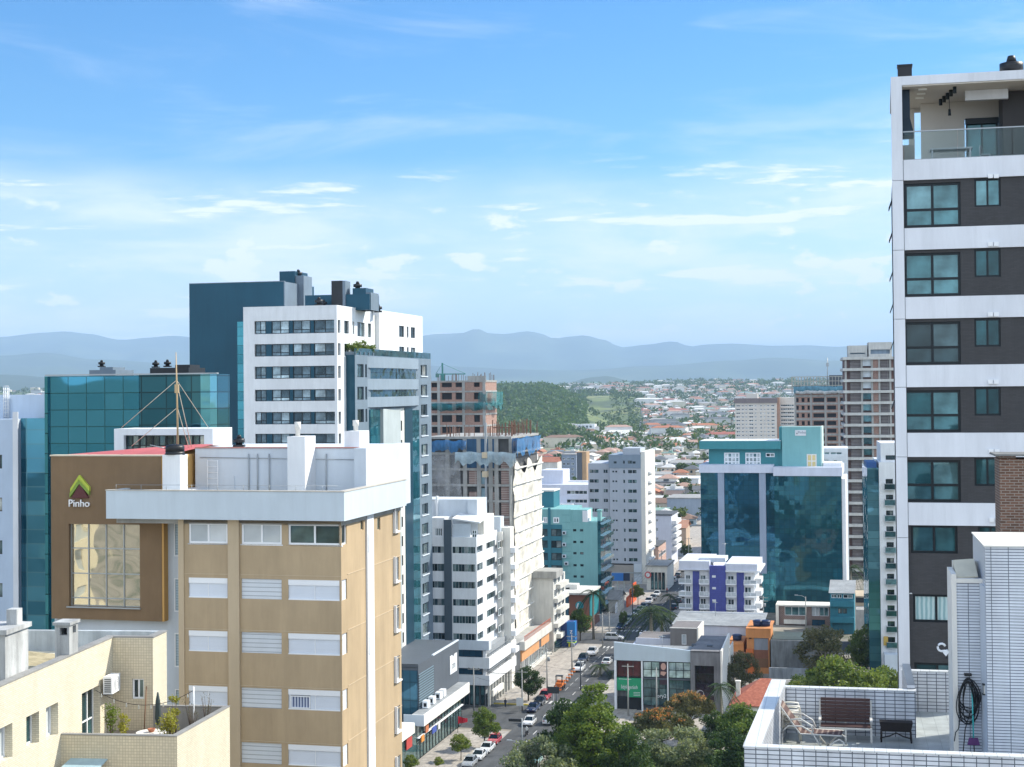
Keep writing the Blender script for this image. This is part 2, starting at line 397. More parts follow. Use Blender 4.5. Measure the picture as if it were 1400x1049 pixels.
 def body(s, x0, x1, y0, y1, z0, z1, fh=(), rh=(), mat=None, depth=.18, name='wall', top=True, lh=(), mats=None, parent=None):
  mb = MB()
  mb.holed('front', y0, x0, x1, z0, z1, fh, depth); mb.holed('right', x1, y0, y1, z0, z1, rh, depth)
  mb.holed('left', x0, y0, y1, z0, z1, lh, depth); mb.holed('back', y1, x0, x1, z0, z1)
  if top: mb.quad((x0, y0, z1), (x1, y0, z1), (x1, y1, z1), (x0, y1, z1))
  return s.part(name, mb, mats or mat, parent)
 def grid(s, face, c, cols, rows, gm, fm, recess=.15, **kw):
  for (a0, a1) in cols:
   for (z0, z1) in rows:
    if face == 'front': s.win('front', c + recess, a0, a1, z0, z1, gm, fm, **kw)
    elif face == 'right': s.win('right', c - recess, a0, a1, z0, z1, gm, fm, **kw)
    elif face == 'left': s.win('left', c + recess, a0, a1, z0, z1, gm, fm, **kw)
def holes(cols, rows): return [(a[0], a[1], r[0], r[1]) for a in cols for r in rows]
def rep(z_top, h, step, n): return [(z_top - i * step - h, z_top - i * step) for i in range(n)]
# ---------------------------------------------------------------- shared materials
WHITE = paint('white_render', (.76, .78, .80), .6, .05, .5, .10)
WHITE2 = paint('warm_white_render', (.78, .76, .70), .6, .06, .5, .12)
WHITEAL = paint('white_aluminium', (.80, .82, .84), .35, .03, 1, 0, 0, 0)
BLACKAL = paint('black_aluminium', (.012, .018, .022), .35, .1, 1, 0, .3, 0)
GREYAL = paint('grey_aluminium', (.35, .38, .40), .4, .05, 1, 0, .4, 0)
BLACKPL = paint('black_plastic', (.015, .017, .02), .45, .2, 2, .1)
CONC = paint('concrete', (.40, .40, .38), .85, .16, .7, .25, bump=.4)
CONCD = paint('weathered_concrete', (.24, .25, .25), .9, .2, .6, .35, bump=.4)
NAVY = paint('navy_cladding', (.011, .065, .105), .28, .10, .15, .10, metal=.45, bump=.05)
GREYF = paint('blue_grey_cladding', (.16, .21, .26), .5, .08, .4, .12)
BEIGE = paint('beige_render', (.475, .36, .225), .75, .09, .5, .14, bump=.3)
BEIGE2 = paint('light_beige_render', (.54, .43, .29), .75, .07, .5, .10)
BROWN = paint('brown_render', (.22, .145, .08), .8, .10, .8, .12, bump=.35)
PALEB = paint('pale_grey_render', (.58, .64, .70), .7, .07, .5, .07)
ROOFG = paint('grey_roof_sheet', (.33, .35, .36), .7, .18, .4, .25)
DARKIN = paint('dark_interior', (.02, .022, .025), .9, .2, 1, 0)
G_DARK = glass('dark_window_glass', [(0, (.015, .03, .035)), (.4, (.03, .06, .07)), (.75, (.10, .17, .19)), (.93, (.30, .36, .36)), (1, (.5, .52, .5))], .45, .03, .06, .5)
G_TEAL = glass('teal_window_glass', [(0, (.010, .045, .055)), (.5, (.03, .11, .13)), (1, (.12, .25, .28))], .5, .03, .06, .4)
G_BLIND = glass('blind_window_glass', [(0, (.42, .47, .50)), (1, (.62, .66, .68))], .12, .05, .02)
G_SKYREF = glass('day_window_glass', [(0, (.05, .14, .16)), (1, (.13, .25, .28))], .5, .03, .05, .4)  # paler base colour stands in for sky mirrored in the upper panes
def curtains():
 t = NT('curtained_window_glass'); v = t.coords(); wv = t.n('TexWave'); wv.bands_direction = 'X'; t.val(wv, 'Scale', 1.7); t.val(wv, 'Distortion', 1.5); t.lk(v, wv.inputs['Vector'])
 t.lk(t.ramp(wv.outputs[0], [(.2, (.24, .40, .42)), (.8, (.46, .60, .60))]), t.b.inputs['Base Color']); t.b.inputs['Roughness'].default_value = .06; t.b.inputs['Metallic'].default_value = .1; return t.m
G_CURT = curtains()
CW_TEAL = curtainwall('teal_curtain_wall', (.03, .17, .22), (.055, .25, .31), 1.3, 1.5, (.02, .08, .10), .7, .30, .22, js=.04)
CW_DEEP = curtainwall('deep_teal_curtain_wall', (.012, .10, .14), (.03, .155, .20), 1.35, 1.25, (.012, .06, .08), .6, .30, .22, js=.05)
CW_BLUE = curtainwall('blue_curtain_wall', (.02, .09, .16), (.04, .14, .22), 1.2, 3.0, (.02, .06, .10), .55, .12, .2)
SHUT = tiled('white_roller_shutter', (.70, .75, .82), (.50, .55, .62), 9.0, .055, .006, .5, .02, bump=.5, streak=.03)
SHUT2 = tiled('slatted_shutter', (.62, .66, .70), (.34, .37, .40), 9.0, .22, .02, .5, .03, bump=.6, streak=.06)
def tank_unit(name, label, P, s=1.0, group=None, col=None):
 """rooftop exhaust cowl: pedestal, drum and cap"""
 r = empty(name, P, 0, label, 'roof vent', group)
 MB().box(-.9 * s, .9 * s, -.9 * s, .9 * s, 0, .35 * s).build('base', col or BLACKPL, r)
 MB().lathe([(.55 * s, .35 * s), (.55 * s, .7 * s), (.95 * s, .75 * s), (.95 * s, 1.35 * s), (.7 * s, 1.42 * s)], 18).build('drum', col or BLACKPL, r)
 MB().lathe([(.45 * s, 1.42 * s), (.3 * s, 1.95 * s), (.22 * s, 2.0 * s)], 14).build('cap', col or BLACKPL, r)
 return r
# ================================================================ apartment tower on the right
def right_tower():
 b = Bld('apartment_tower', 'tall brown and white apartment tower at right with black framed windows and a roof terrace', 'building', 1226, 560, 66, 13.5)
 b.ref = 1226
 brown = tiled('charcoal_brown_cladding', (.045, .046, .050), (.028, .028, .03), .25, .06, .004, .7, .10, .5, .25, streak=.16)
 wb = paint('white_facade_band', (.74, .77, .82), .55, .05, .4, .11)
 X1 = 16.0; D = 14.0
 z = lambda py: b.fz(py)
 x = lambda px, py=560: b.fx(px, py)
 tops = [248, 343, 437, 530, 625]; bots = [313, 407, 500, 592, 687]
 zt_terr = z(220)
 fh = []; wins = []
 for i, (t0, b0) in enumerate(zip(tops, bots)):
  wins.append((x(1236, t0), x(1313, t0), z(b0 - 1), z(t0 + 4), 'big'))
  wins.append((x(1332, t0), x(1368, t0), z(t0 + 39), z(t0 + 1), 'small'))
  wins.append((x(1400, t0) + 1.0, x(1400, t0) + 2.1, z(t0 + 39), z(t0 + 1), 'small'))
 for (y0, y1, p0, p1) in ((718, 756, 1245, 1309), (812, 850, 1248, 1312), (905, 943, 1250, 1313)):
  wins.append((x(p0, y0), x(p1, y0), z(y1), z(y0), 'low'))
  wins.append((x(1337, y0), x(1372, y0), z(y1), z(y0), 'small'))
 fh = [q[:4] for q in wins]
 b.body(0, X1, 0, D, 0, zt_terr, fh, mat=brown, depth=.16)
 for q in wins:
  if q[4] == 'big': b.win('front', .14, *q[:4], [G_SKYREF, G_SKYREF, G_DARK, G_TEAL, G_TEAL][wins.index(q) // 3], BLACKAL, nx=2, nz=2, fw=.11, sub=True, zt=.40)
  elif q[4] == 'low': b.win('front', .14, *q[:4], G_CURT if q is wins[17] else G_TEAL, BLACKAL, nx=2, nz=1, fw=.10, sub=True, sill=1)
  else: b.win('front', .14, *q[:4], G_TEAL, BLACKAL, nx=2, nz=1, fw=.08, sub=True, sill=1)
 # white floor bands
 for t0, b0 in ((220, 248), (313, 343), (407, 437), (500, 530), (592, 625), (687, 718)):
  b.part('floor_band', MB().box(.42, X1, -.10, -.003, z(b0) + .01, z(t0)), wb)
 zr1, zr0 = z(106), z(118)
 # white corner fin, with joints
 mb = MB()
 jz = [0] + [z(p) for p in (910, 735, 625, 530, 437, 343, 248, 106)]
 for a, c in zip(jz, jz[1:]): mb.box(-.06, .40, -.16, .5, a + .02, c)
 b.part('corner_fin', mb, wb)
 # joint trim at left of the lowest part
 b.part('wall_joint', MB().box(.42, x(1247, 811), -.02, -.002, z(811) - .02, z(811) + .02), WHITE)
 # roof terrace: slab, ceiling, walls
 ceil = paint('terrace_ceiling', (.66, .62, .56), .7, .04, .5, .04)
 b.part('roof_slab', MB().box(.40, X1, -.16, 6.9, zr0, zr1).box(-.06, .40, .502, 6.9, zr0, zr1), wb)
 sk0, sk1 = x(1319, 130) + .6, x(1366, 130) + .35
 b.part('terrace_ceiling', MB().box(.42, X1, -.1, 6.6, zr0 - .06, zr0 - .004), ceil)
 yb = 4.2
 zf = zt_terr
 bx = lambda px, y: b.F(px, 180, y)[0]
 w1, w2, w3 = bx(1259, yb), bx(1319, yb), bx(1366, yb)
 tw = paint('terrace_wall', (.60, .57, .52), .7, .05, .5, .05)
 b.part('terrace_back_wall', MB().box(w1, w2, yb, yb + .2, zf, zr0 - .07).box(w2, w3, yb, yb + .2, zf + 2.35, zr0 - .07).box(bx(1243, yb) - .0, w1 - .25, yb + 1.2, yb + 1.4, zf, zr0 - .07), tw)
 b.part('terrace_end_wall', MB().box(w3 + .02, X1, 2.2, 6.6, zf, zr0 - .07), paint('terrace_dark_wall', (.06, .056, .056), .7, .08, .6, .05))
 b.win('front', yb + .1, w2 + .05, w3 - .05, zf + .02, zf + 2.33, G_TEAL, BLACKAL, nx=2, nz=1, fw=.09, sub=True, name='sliding_door')
 b.part('door_head', MB().box(w2 + .02, w3 - .02, yb - .12, yb - .004, zf + 2.1, zf + 2.36), BLACKAL)
 b.part('ceiling_beam', MB().box(w2 - .1, w3 + .2, 1.5, 1.75, zr0 - .5, zr0 - .07), WHITE)
 # grill hood and flue
 hx0, hx1 = x(1228.5, 150), x(1249, 150)
 hm = paint('black_steel_hood', (.016, .03, .045), .4, .1, 1, .05, .4)
 cx = (hx0 + hx1) / 2; hw = (hx1 - hx0) / 2
 mb = MB().box(cx - hw * .55, cx + hw * .55, .55, 1.05, z(160), zr0 - .07)
 zc, zd = z(160), z(180)
 lo = [(cx - hw, .3, zd), (cx + hw, .3, zd), (cx + hw, 1.3, zd), (cx - hw, 1.3, zd)]
 hi = [(cx - hw * .55, .55, zc), (cx + hw * .55, .55, zc), (cx + hw * .55, 1.05, zc), (cx - hw * .55, 1.05, zc)]
 for k in range(4): mb.quad(lo[k], lo[(k + 1) % 4], hi[(k + 1) % 4], hi[k])
 mb.box(cx - hw, cx + hw, .3, 1.3, zd - .16, zd)
 b.part('grill_hood', mb, hm)
 b.part('grill_counter', MB().box(hx0 - .02, cx + hw, .35, 1.25, zf, zd - .55), tw)
 # fittings under the ceiling
 for k in range(3): b.part('ceiling_light', MB().box(x(1256 - k * 1.2, 130), x(1268 - k * 1.2, 130), .5 + k * 1.0, .72 + k * 1.0, zr0 - .11, zr0 - .064), paint('light_panel', (.9, .9, .85), .4, .02, 1, 0))
 for k in range(5): b.part('spotlight', MB().lathe([(.08, -.28), (.08, 0)], 10, (x(1306, 125) - k * .12, .5 + k * .7, zr0 - .064)), BLACKAL)
 b.part('pendant_lamp', MB().tube([(x(1300, 160), 1.2, zr0 - .07), (x(1300, 160), 1.2, zr0 - .9)], .012).lathe([(.07, -.28), (.05, 0)], 10, (x(1300, 160), 1.2, zr0 - .9)), BLACKAL)
 # glass railing
 t = NT('railing_glass'); t.b.inputs['Base Color'].default_value = (.70, .90, .92, 1); t.b.inputs['Transmission Weight'].default_value = .9; t.b.inputs['Roughness'].default_value = .03; t.b.inputs['IOR'].default_value = 1.1; t.b.inputs['Alpha'].default_value = .5
 MATS['railing_glass'] = t.m
 zg = z(182)
 n = 7
 for k in range(n):
  a = .45 + (X1 - .45) * k / n
  b.part('railing_panel', MB().box(a + .015, a + (X1 - .45) / n - .015, -.03, -.018, zf + .03, zg), t.m)
 b.part('railing_rail', MB().box(.42, X1, -.05, .01, zg, zg + .05).box(.42, X1, -.05, .01, zf + .002, zf + .03), GREYAL)
 # pairs of round vents on every band
 for (px, py) in ((1354, 241), (1354, 334), (1354, 430), (1354, 522), (1355, 617), (1356, 711)):
  for dx in (0, 8):
   q = b.F(px + dx, py, -.1); b.part('wall_vent', MB().box(q[0] - .10, q[0] + .10, -.19, -.103, q[1] - .09, q[1] + .09), WHITEAL)
 # louvre flaps on the hidden left side
 for py in (265, 310, 365, 410, 462, 545):
  zz_ = z(py); b.part('louvre_flap', MB().prism([(-.06, 1.4, zz_), (-.22, 1.4, zz_ - .45), (-.19, 1.4, zz_ - .47), (-.06, 1.4, zz_ - .1)], (0, 1.2, 0)), BLACKAL)
 # lift house behind the terrace
 b.part('roof_block', MB().box(w3 + 1.5, X1, 7.0, D, zf, zr1 - .3), brown)
 b.done()
 # roof chimneys (their own things)
 q = b.F(1237, 107, 1.2); p = b.M @ Vector((q[0], 1.2, zr1))
 r = empty('chimney', p, R(-13.5), 'square black chimney at the left corner of the brown and white tower roof', 'chimney')
 hh = b.F(1237, 90, 1.2)[1] - zr1
 MB().box(-.30, .30, -.3, .3, 0, hh * .9).box(-.33, .33, -.33, .33, hh * .9 + .0, hh).build('shaft', BLACKPL, r)
 q = b.F(1383, 100, 2.0); p = b.M @ Vector((q[0], 2.0, zr1))
 tank_unit('roof_vent', 'black round rooftop vent with cone cap on the brown and white tower', p, .53)
 # table and chair seen through the railing
 q = b.F(1300, 215, 2.4); p = b.M @ Vector((q[0], 2.4, zf))
 r = empty('terrace_table', p, R(-13.5), 'white dining table behind the glass railing of the roof terrace', 'table')
 MB().box(-.9, .9, -.45, .45, .70, .75).build('tabletop', WHITE, r)
 for sx in (-.8, .8):
  for sy in (-.38, .38): MB().box(sx - .03, sx + .03, sy - .03, sy + .03, 0, .70).build('leg', WHITE, r)
 p = b.M @ Vector((q[0] + 1.5, 2.5, zf))
 r = empty('terrace_chair', p, R(60), 'dark chair beside the white table behind the glass railing', 'chair')
 MB().box(-.22, .22, -.22, .22, .42, .46).build('seat', GREYAL, r); MB().box(-.22, .22, .2, .24, .46, .85).build('backrest', GREYAL, r)
 for sx in (-.2, .2):
  for sy in (-.2, .2): MB().box(sx - .02, sx + .02, sy - .02, sy + .02, 0, .42).build('leg', GREYAL, r)
right_tower()
# ================================================================ tiled roof terrace, bottom right
def tiled_terrace():
 b = Bld('tiled_terrace_building', 'white tiled building with an open roof terrace and tall tiled walls at bottom right', 'building', 1017, 1022, 40, 12.0)
 b.ref = 1017
 tile = tiled('white_wall_tile', (.66, .69, .74), (.10, .12, .15), .305, .115, .013, .3, .07, 0, .4, streak=.22)
 tile2 = tiled('narrow_white_wall_tile', (.66, .70, .76), (.10, .125, .16), .46, .083, .010, .3, .07, 0, .4, streak=.2)
 cap = tiled('parapet_cap_tile', (.66, .68, .68), (.36, .38, .40), .30, .12, .008, .4, .05, 0, .3, floor=True)
 ztop = b.fz(1022); zf = 49.0
 yf = 9.3
 p1 = b.F(1064, 942, yf); x_l = p1[0]      # inner left end of the far parapet
 xl_in = .45
 x_jog = b.F(1252, 960, yf)[0]; x_back1 = b.F(1308, 930, yf + 4.2)[0]
 xr = 13.0
 b.body(0, xr, 0, 14.0, 20, zf - .02, mat=tile, name='wall')
 fl = tiled('terrace_floor_tile', (.42, .46, .46), (.26, .29, .29), .42, .42, .008, .35, .10, 0, .2, floor=True, streak=.3)
 b.part('terrace_floor', MB().box(.3, xr, .3, 13.9, zf - .016, zf), fl)
 def par(name, x0, x1, y0, y1, z1, capw=.05):
  b.part(name, MB().box(x0, x1, y0, y1, zf + .001, z1), tile)
  b.part('parapet_cap', MB().box(x0 - .02, x1 + .02, y0 - .02, y1 + .02, z1 + .001, z1 + .035), cap)
 par('front_parapet', 0, xr, 0, .30, ztop)
 # left parapet follows the slanting edge seen in the photograph
 xo = b.F(1062, 938, yf)[0] - .15
 b.part('left_parapet', MB().prism([(0, .302, zf), (.42, .302, zf), (xo + .42, yf - .002, zf), (xo, yf - .002, zf)], (0, 0, ztop - zf)), tile)
 b.part('parapet_cap', MB().prism([(-.02, .33, ztop + .001), (.44, .33, ztop + .001), (xo + .44, yf - .03, ztop + .001), (xo - .02, yf - .03, ztop + .001)], (0, 0, .035)), cap)
 par('far_parapet', xo, x_jog, yf, yf + .25, b.F(1150, 943, yf)[1])
 zb = b.F(1270, 919, yf + 4.0)[1]
 b.part('passage_wall', MB().box(x_jog - .25, x_jog - .001, yf + .252, yf + 4.0, zf, ztop - .05), tile)
 par('back_parapet', x_jog - .25, x_back1 + .3, yf + 4.0, yf + 4.25, zb)
 # tall volumes on the right
 yp = 5.0
 xp0, xp1 = b.F(1309, 900, yp)[0], b.F(1343, 900, yp)[0]
 zp = b.F(1320, 797, yp)[1]
 x_big = b.F(1349, 900, yp - 1.0)[0]
 b.part('tiled_pier', MB().box(xp0, x_big + .02, yp, yp + 1.7, zf + .002, zp), tile2)
 zbig = b.F(1370, 748, yp - 1.0)[1]
 b.part('tall_tiled_wall', MB().box(x_big, xr, yp - 1.0, yp + 3, zf + .002, zbig), tile2)
 b.part('wall_cap', MB().box(x_big - .04, xr, yp - 1.04, yp + 3, zbig + .001, zbig + .04), WHITE2)
 # smooth splay between pier and tall wall
 sm = paint('smooth_grey_render', (.55, .60, .66), .6, .05, .5, .12)
 b.part('corner_splay', MB().prism([(xp1 - .05, yp - .004, zf), (x_big - .003, yp - .9, zf), (x_big - .003, yp - .004, zf)], (0, 0, zp - zf)), sm)
 # rooflight box on the pier
 cream = paint('cream_render', (.72, .66, .50), .7, .06, .5, .15)  # sunlit cream of the slab top put into the base colour
 q0, q1 = b.F(1299, 775, yp)[0], x_big
 zq = b.F(1300, 771, yp + 1)[1]
 b.part('pier_upstand', MB().box(xp0 - .14, xp0 - .002, yp - .05, yp + 1.7, zf + .002, zp + .25).box(xp0, x_big, yp - .05, yp + .15, zp + .001, zp + .12).box(xp0, x_big, yp + 1.5, yp + 1.7, zp + .001, zp + .45), WHITE2)
 b.part('rooflight', MB().prism([(xp0 + .02, yp + .2, zp + .1), (x_big - .1, yp + .2, zp + .14), (x_big - .1, yp + 1.48, zp + .5), (xp0 + .02, yp + 1.48, zp + .45)], (0, 0, .03)), cream)
 # brick chimney behind
 brick = tiled('old_brown_brick', (.13, .068, .045), (.24, .21, .18), .26, .085, .012, .85, .28, .5, .8)
 yc = 9.6
 c0 = b.F(1367, 680, yc)[0]; zc = b.F(1380, 628, yc)[1]; zc2 = b.F(1380, 621, yc)[1]
 b.part('brick_chimney', MB().box(c0, c0 + 1.6, yc, yc + 1.5, zf, zc), brick)
 b.part('chimney_cap', MB().box(c0 - .14, c0 + 1.75, yc - .15, yc + 1.65, zc2 - .06, zc2), CONCD)
 b.part('chimney_pot', MB().box(c0 + .03, c0 + .5, yc + .05, yc + 1.45, zc + .001, zc2 - .062).box(c0 + 1.1, c0 + 1.57, yc + .05, yc + 1.45, zc + .001, zc2 - .062), brick)
 b.done()
 W = lambda px, py, Y: at(px, py, Y)
 L = lambda x_, y_, z_: b.M @ Vector((x_, y_, z_))
 th = R(-12.0)
 # --- sun lounger
 lx, ly = b.F(1098, 990, 7.6)[0], 7.6
 r = empty('sun_lounger', L(lx, ly, zf), th + R(-4), 'white framed sun lounger with brown and cream striped sling beside the left parapet', 'sun lounger'); r.scale = (1.16, 1.15, 1.3)
 sling = tiled('striped_sling', (.16, .09, .08), (.42, .36, .32), 9, .0001, 0, .8, .1)
 t = NT('striped_sling_fabric'); v = t.coords(); wv = t.n('TexWave'); wv.wave_type = 'BANDS'; wv.bands_direction = 'X'; t.val(wv, 'Scale', 2.2); t.lk(v, wv.inputs['Vector'])
 t.lk(t.ramp(wv.outputs[0], [(.45, (.07, .036, .034)), (.72, (.11, .07, .062)), (.9, (.22, .165, .14))]), t.b.inputs['Base Color']); t.b.inputs['Roughness'].default_value = .85
 MATS['sling'] = t.m
 wt = paint('white_tube', (.62, .61, .57), .35, .04, 2, 0)
 MB().prism([(-.05, -.29, .33), (1.0, -.29, .33), (1.0, -.29, .36), (-.05, -.29, .36)], (0, .58, 0)).build('seat', t.m, r)
 MB().prism([(-.06, -.29, .34), (-.62, -.29, 1.02), (-.59, -.29, 1.05), (-.03, -.29, .37)], (0, .58, 0)).build('backrest', t.m, r)
 for sy in (-.32, .32):
  MB().tube([(-.62, sy, 1.05), (-.05, sy, .345), (1.02, sy, .345)], .02).build('frame', wt, r)
  MB().tube([(-.70, sy, 0.02), (-.55, sy, .35), (-.35, sy, .52), (0.0, sy, .52), (.25, sy, .40), (.42, sy, .15), (.55, sy, .02)], .022).build('leg', wt, r)
  MB().tube([(.45, sy, .03), (.65, sy, .02), (.80, sy, .18), (.95, sy, .26), (1.06, sy, .2), (1.08, sy, .02)], .022).build('leg', wt, r)
  MB().tube([(-.32, sy, .66), (-.05, sy, .70), (.22, sy, .56), (.30, sy, .40)], .022).build('armrest', wt, r)
 # --- stacked white plastic chairs behind it
 cx_, cy_ = b.F(1082, 970, 8.6)[0], 8.5
 wp = paint('white_plastic', (.78, .76, .68), .4, .06, 2, .1)
 nm = ['lowest white plastic armchair of the stack behind the sun lounger', 'second lowest white plastic armchair in the stack behind the sun lounger', 'third white plastic armchair up in the stack behind the sun lounger', 'topmost white plastic armchair of the stack behind the sun lounger']
 for k in range(4):
  r = empty('plastic_chair', L(cx_, cy_ + .0, zf + .15 * k), th + R(95), nm[k], 'chair', 'stacked white plastic chairs')
  MB().prism([(-.24, -.24, .40), (.24, -.24, .40), (.22, .22, .38), (-.22, .22, .38)], (0, 0, .03)).build('seat', wp, r)
  mb = MB()
  for i in range(5): x0 = -.21 + i * .09; mb.prism([(x0, .22, .43), (x0 + .06, .22, .43), (x0 + .06, .36, .92), (x0, .36, .92)], (0, .025, 0))
  mb.prism([(-.23, .35, .90), (.23, .35, .90), (.21, .37, .98), (-.21, .37, .98)], (0, .03, 0))
  mb.build('backrest', wp, r)
  for sx in (-1, 1):
   MB().tube([(sx * .25, .28, .64), (sx * .28, 0, .64), (sx * .27, -.22, .62), (sx * .26, -.26, .5), (sx * .25, -.28, 0)], .025).build('armrest', wp, r)
   MB().tube([(sx * .25, -.2, .4), (sx * .27, -.24, 0)], .025).build('leg', wp, r)
   MB().tube([(sx * .22, .24, .62), (sx * .25, .30, 0)], .025).build('leg', wp, r)
 # --- slatted bench
 bx0, bx1 = b.F(1121, 980, 8.5)[0], b.F(1191, 980, 8.5)[0]
 wood = paint('dark_wood_slat', (.085, .048, .045), .6, .25, 2, 0)
 r = empty('slatted_bench', L((bx0 + bx1) / 2, 8.6, zf), th, 'white framed garden bench with dark wooden slats against the tiled parapet', 'bench')
 hw = (bx1 - bx0) / 2
 mb = MB()
 for i in range(7): mb.box(-hw + .02, hw - .02, .34 + .015 * i, .37 + .015 * i, .50 + i * .105, .59 + i * .105)
 mb.build('backrest', wood, r)
 mb = MB()
 for i in range(5): mb.box(-hw + .02, hw - .02, -.2 + i * .10, -.12 + i * .10, .44, .47)
 mb.build('seat', wood, r)
 for sx in (-hw, 0, hw):
  MB().box(sx - .03, sx + .03, -.24, -.18, 0, .435).build('leg', wt, r); MB().prism([(sx - .03, .30, 0), (sx + .03, .30, 0), (sx + .03, .47, 1.15), (sx - .03, .47, 1.15)], (0, .05, 0)).build('leg', wt, r)
 for sx in (-hw, hw): MB().box(sx - .04, sx + .04, -.28, .42, .64, .68).build('armrest', wt, r)
 MB().box(-hw, hw, -.245, -.205, .38, .43).build('front_rail', wt, r)
 # --- dark brazier / planter stand
 qx = b.F(1225, 1000, 8.7)[0]
 r = empty('plant_stand', L(qx, 8.7, zf), th, 'small dark wicker trough on legs in front of the tiled parapet', 'plant stand')
 dk = paint('dark_wicker', (.022, .018, .018), .7, .3, 8, 0)
 MB().prism([(-.50, -.2, .62), (.50, -.2, .62), (.44, -.2, .34), (-.44, -.2, .34)], (0, .42, 0)).build('trough', dk, r)
 for sx in (-.45, .45):
  for sy in (-.18, .2): MB().tube([(sx, sy, 0), (sx * .97, sy, .36)], .03).build('leg', dk, r)
 MB().tube([(-.44, -.18, .14), (-.2, -.18, .2), (0, -.18, .30), (.2, -.18, .2), (.44, -.18, .14)], .022).build('brace', dk, r)
 # --- coiled hose on the pier
 r = empty('garden_hose', L(b.F(1323, 930, yp)[0], yp - .10, 0), th, 'coiled black garden hose hanging on the tiled pier', 'hose')
 zc_ = b.F(1323, 952, yp)[1]; mb = MB(); rnd = random.Random(5)
 for k in range(9):
  pts = []; ox, oz, rx, rz_ = rnd.uniform(-.05, .05), rnd.uniform(-.08, .05), rnd.uniform(.16, .30), rnd.uniform(.38, .62)
  for i in range(25):
   a = 2 * math.pi * i / 24; pts.append((ox + rx * math.cos(a) * (1 - .25 * math.sin(a)), -.02 - .012 * k, zc_ + oz + .55 - .60 + rz_ * math.sin(a) + (0.55 - rz_)))
  mb.tube(pts, .016, 5)
 z1_ = b.F(1320, 1022, yp)[1]
 mb.tube([(-.2, -.05, zc_ - .3), (-.28, -.05, zc_ - .9), (-.36, -.05, zc_ - 1.0), (-.4, -.06, zc_ - 1.25)], .016, 5)
 mb.tube([(.05, -.05, zc_ - .4), (-.1, -.05, zc_ - .9), (-.2, -.05, zf + .25), (-.25, -.1, zf + .02)], .016, 5)
 mb.tube([(.15, -.05, zc_ - .4), (.12, -.05, zc_ - 1.0), (.16, -.05, zf + .1)], .016, 5)
 mb.build('hose_coil', BLACKPL, r)
 MB().box(-.10, .10, -.09, .10, zc_ + .60, zc_ + .66).build('hose_hook', BLACKPL, r)
 # --- broom
 bx_ = b.F(1330, 960, yp - .25)[0]; bz0 = b.F(1330, 1012, yp - .3)[1]; bz1 = b.F(1330, 935, yp)[1]
 r = empty('broom', L(bx_, yp - .30, zf), th, 'turquoise handled broom with purple head leaning on the tiled pier', 'broom')
 MB().tube([(0, -.03, bz0 - zf + .05), (.0, .26, bz1 - zf)], .022, 8).build('broom_handle', paint('turquoise_plastic', (.05, .42, .42), .4, .05, 2, 0), r)
 MB().prism([(-.17, -.09, bz0 - zf - .12), (.17, -.09, bz0 - zf - .12), (.12, -.09, bz0 - zf + .07), (-.12, -.09, bz0 - zf + .07)], (0, .1, 0)).build('broom_head', paint('purple_plastic', (.10, .035, .13), .6, .2, 6, 0), r)
 # --- wall lantern on the splay
 q = at(1347, 941, (L(xp1, yp - .55, 0)).y)
 r = empty('wall_lantern', q, th, 'small black wall lantern on the smooth strip beside the tall tiled wall', 'lantern')
 MB().box(-.09, .09, -.14, .04, .10, .13).box(-.075, -.06, -.12, -.10, -.14, .10).box(.06, .075, -.12, -.10, -.14, .10).box(-.09, .09, -.14, .04, -.17, -.14).box(.06, .14, -.02, .02, .0, .16).build('lantern_frame', BLACKAL, r)
 MB().box(-.055, .055, -.10, .01, -.139, .099).build('lantern_glass', paint('lantern_glass', (.7, .7, .66), .3, .03, 2, 0), r)
 # --- white curved floodlight bracket on the pier edge
 q = L(xp0 - .26, yp + .2, 0); q.z = at(1294, 888, q.y).z
 r = empty('floodlight', q, th, 'white curved bracket with small floodlight fixed to the edge of the tiled pier', 'floodlight'); r.scale = (.72, .72, .72)
 pts = [(-.05 - .17 + .15 * math.cos(a), -.05, .08 + .15 * math.sin(a)) for a in [R(20 + 30 * i) for i in range(9)]]
 MB().tube(pts + [(-.1, -.05, -.05), (0.04, -.05, -.08)], .045, 8).build('bracket', WHITEAL, r)
 MB().prism([(-.18, -.1, -.12), (.0, -.1, .0), (.06, -.1, -.1), (-.06, -.1, -.26)], (0, .16, 0)).build('floodlight_head', WHITEAL, r)
 MB().tube([(-.05, -.03, -.2), (-.02, -.03, -.36)], .03, 6).build('floodlight_stem', BLACKPL, r)
tiled_terrace()
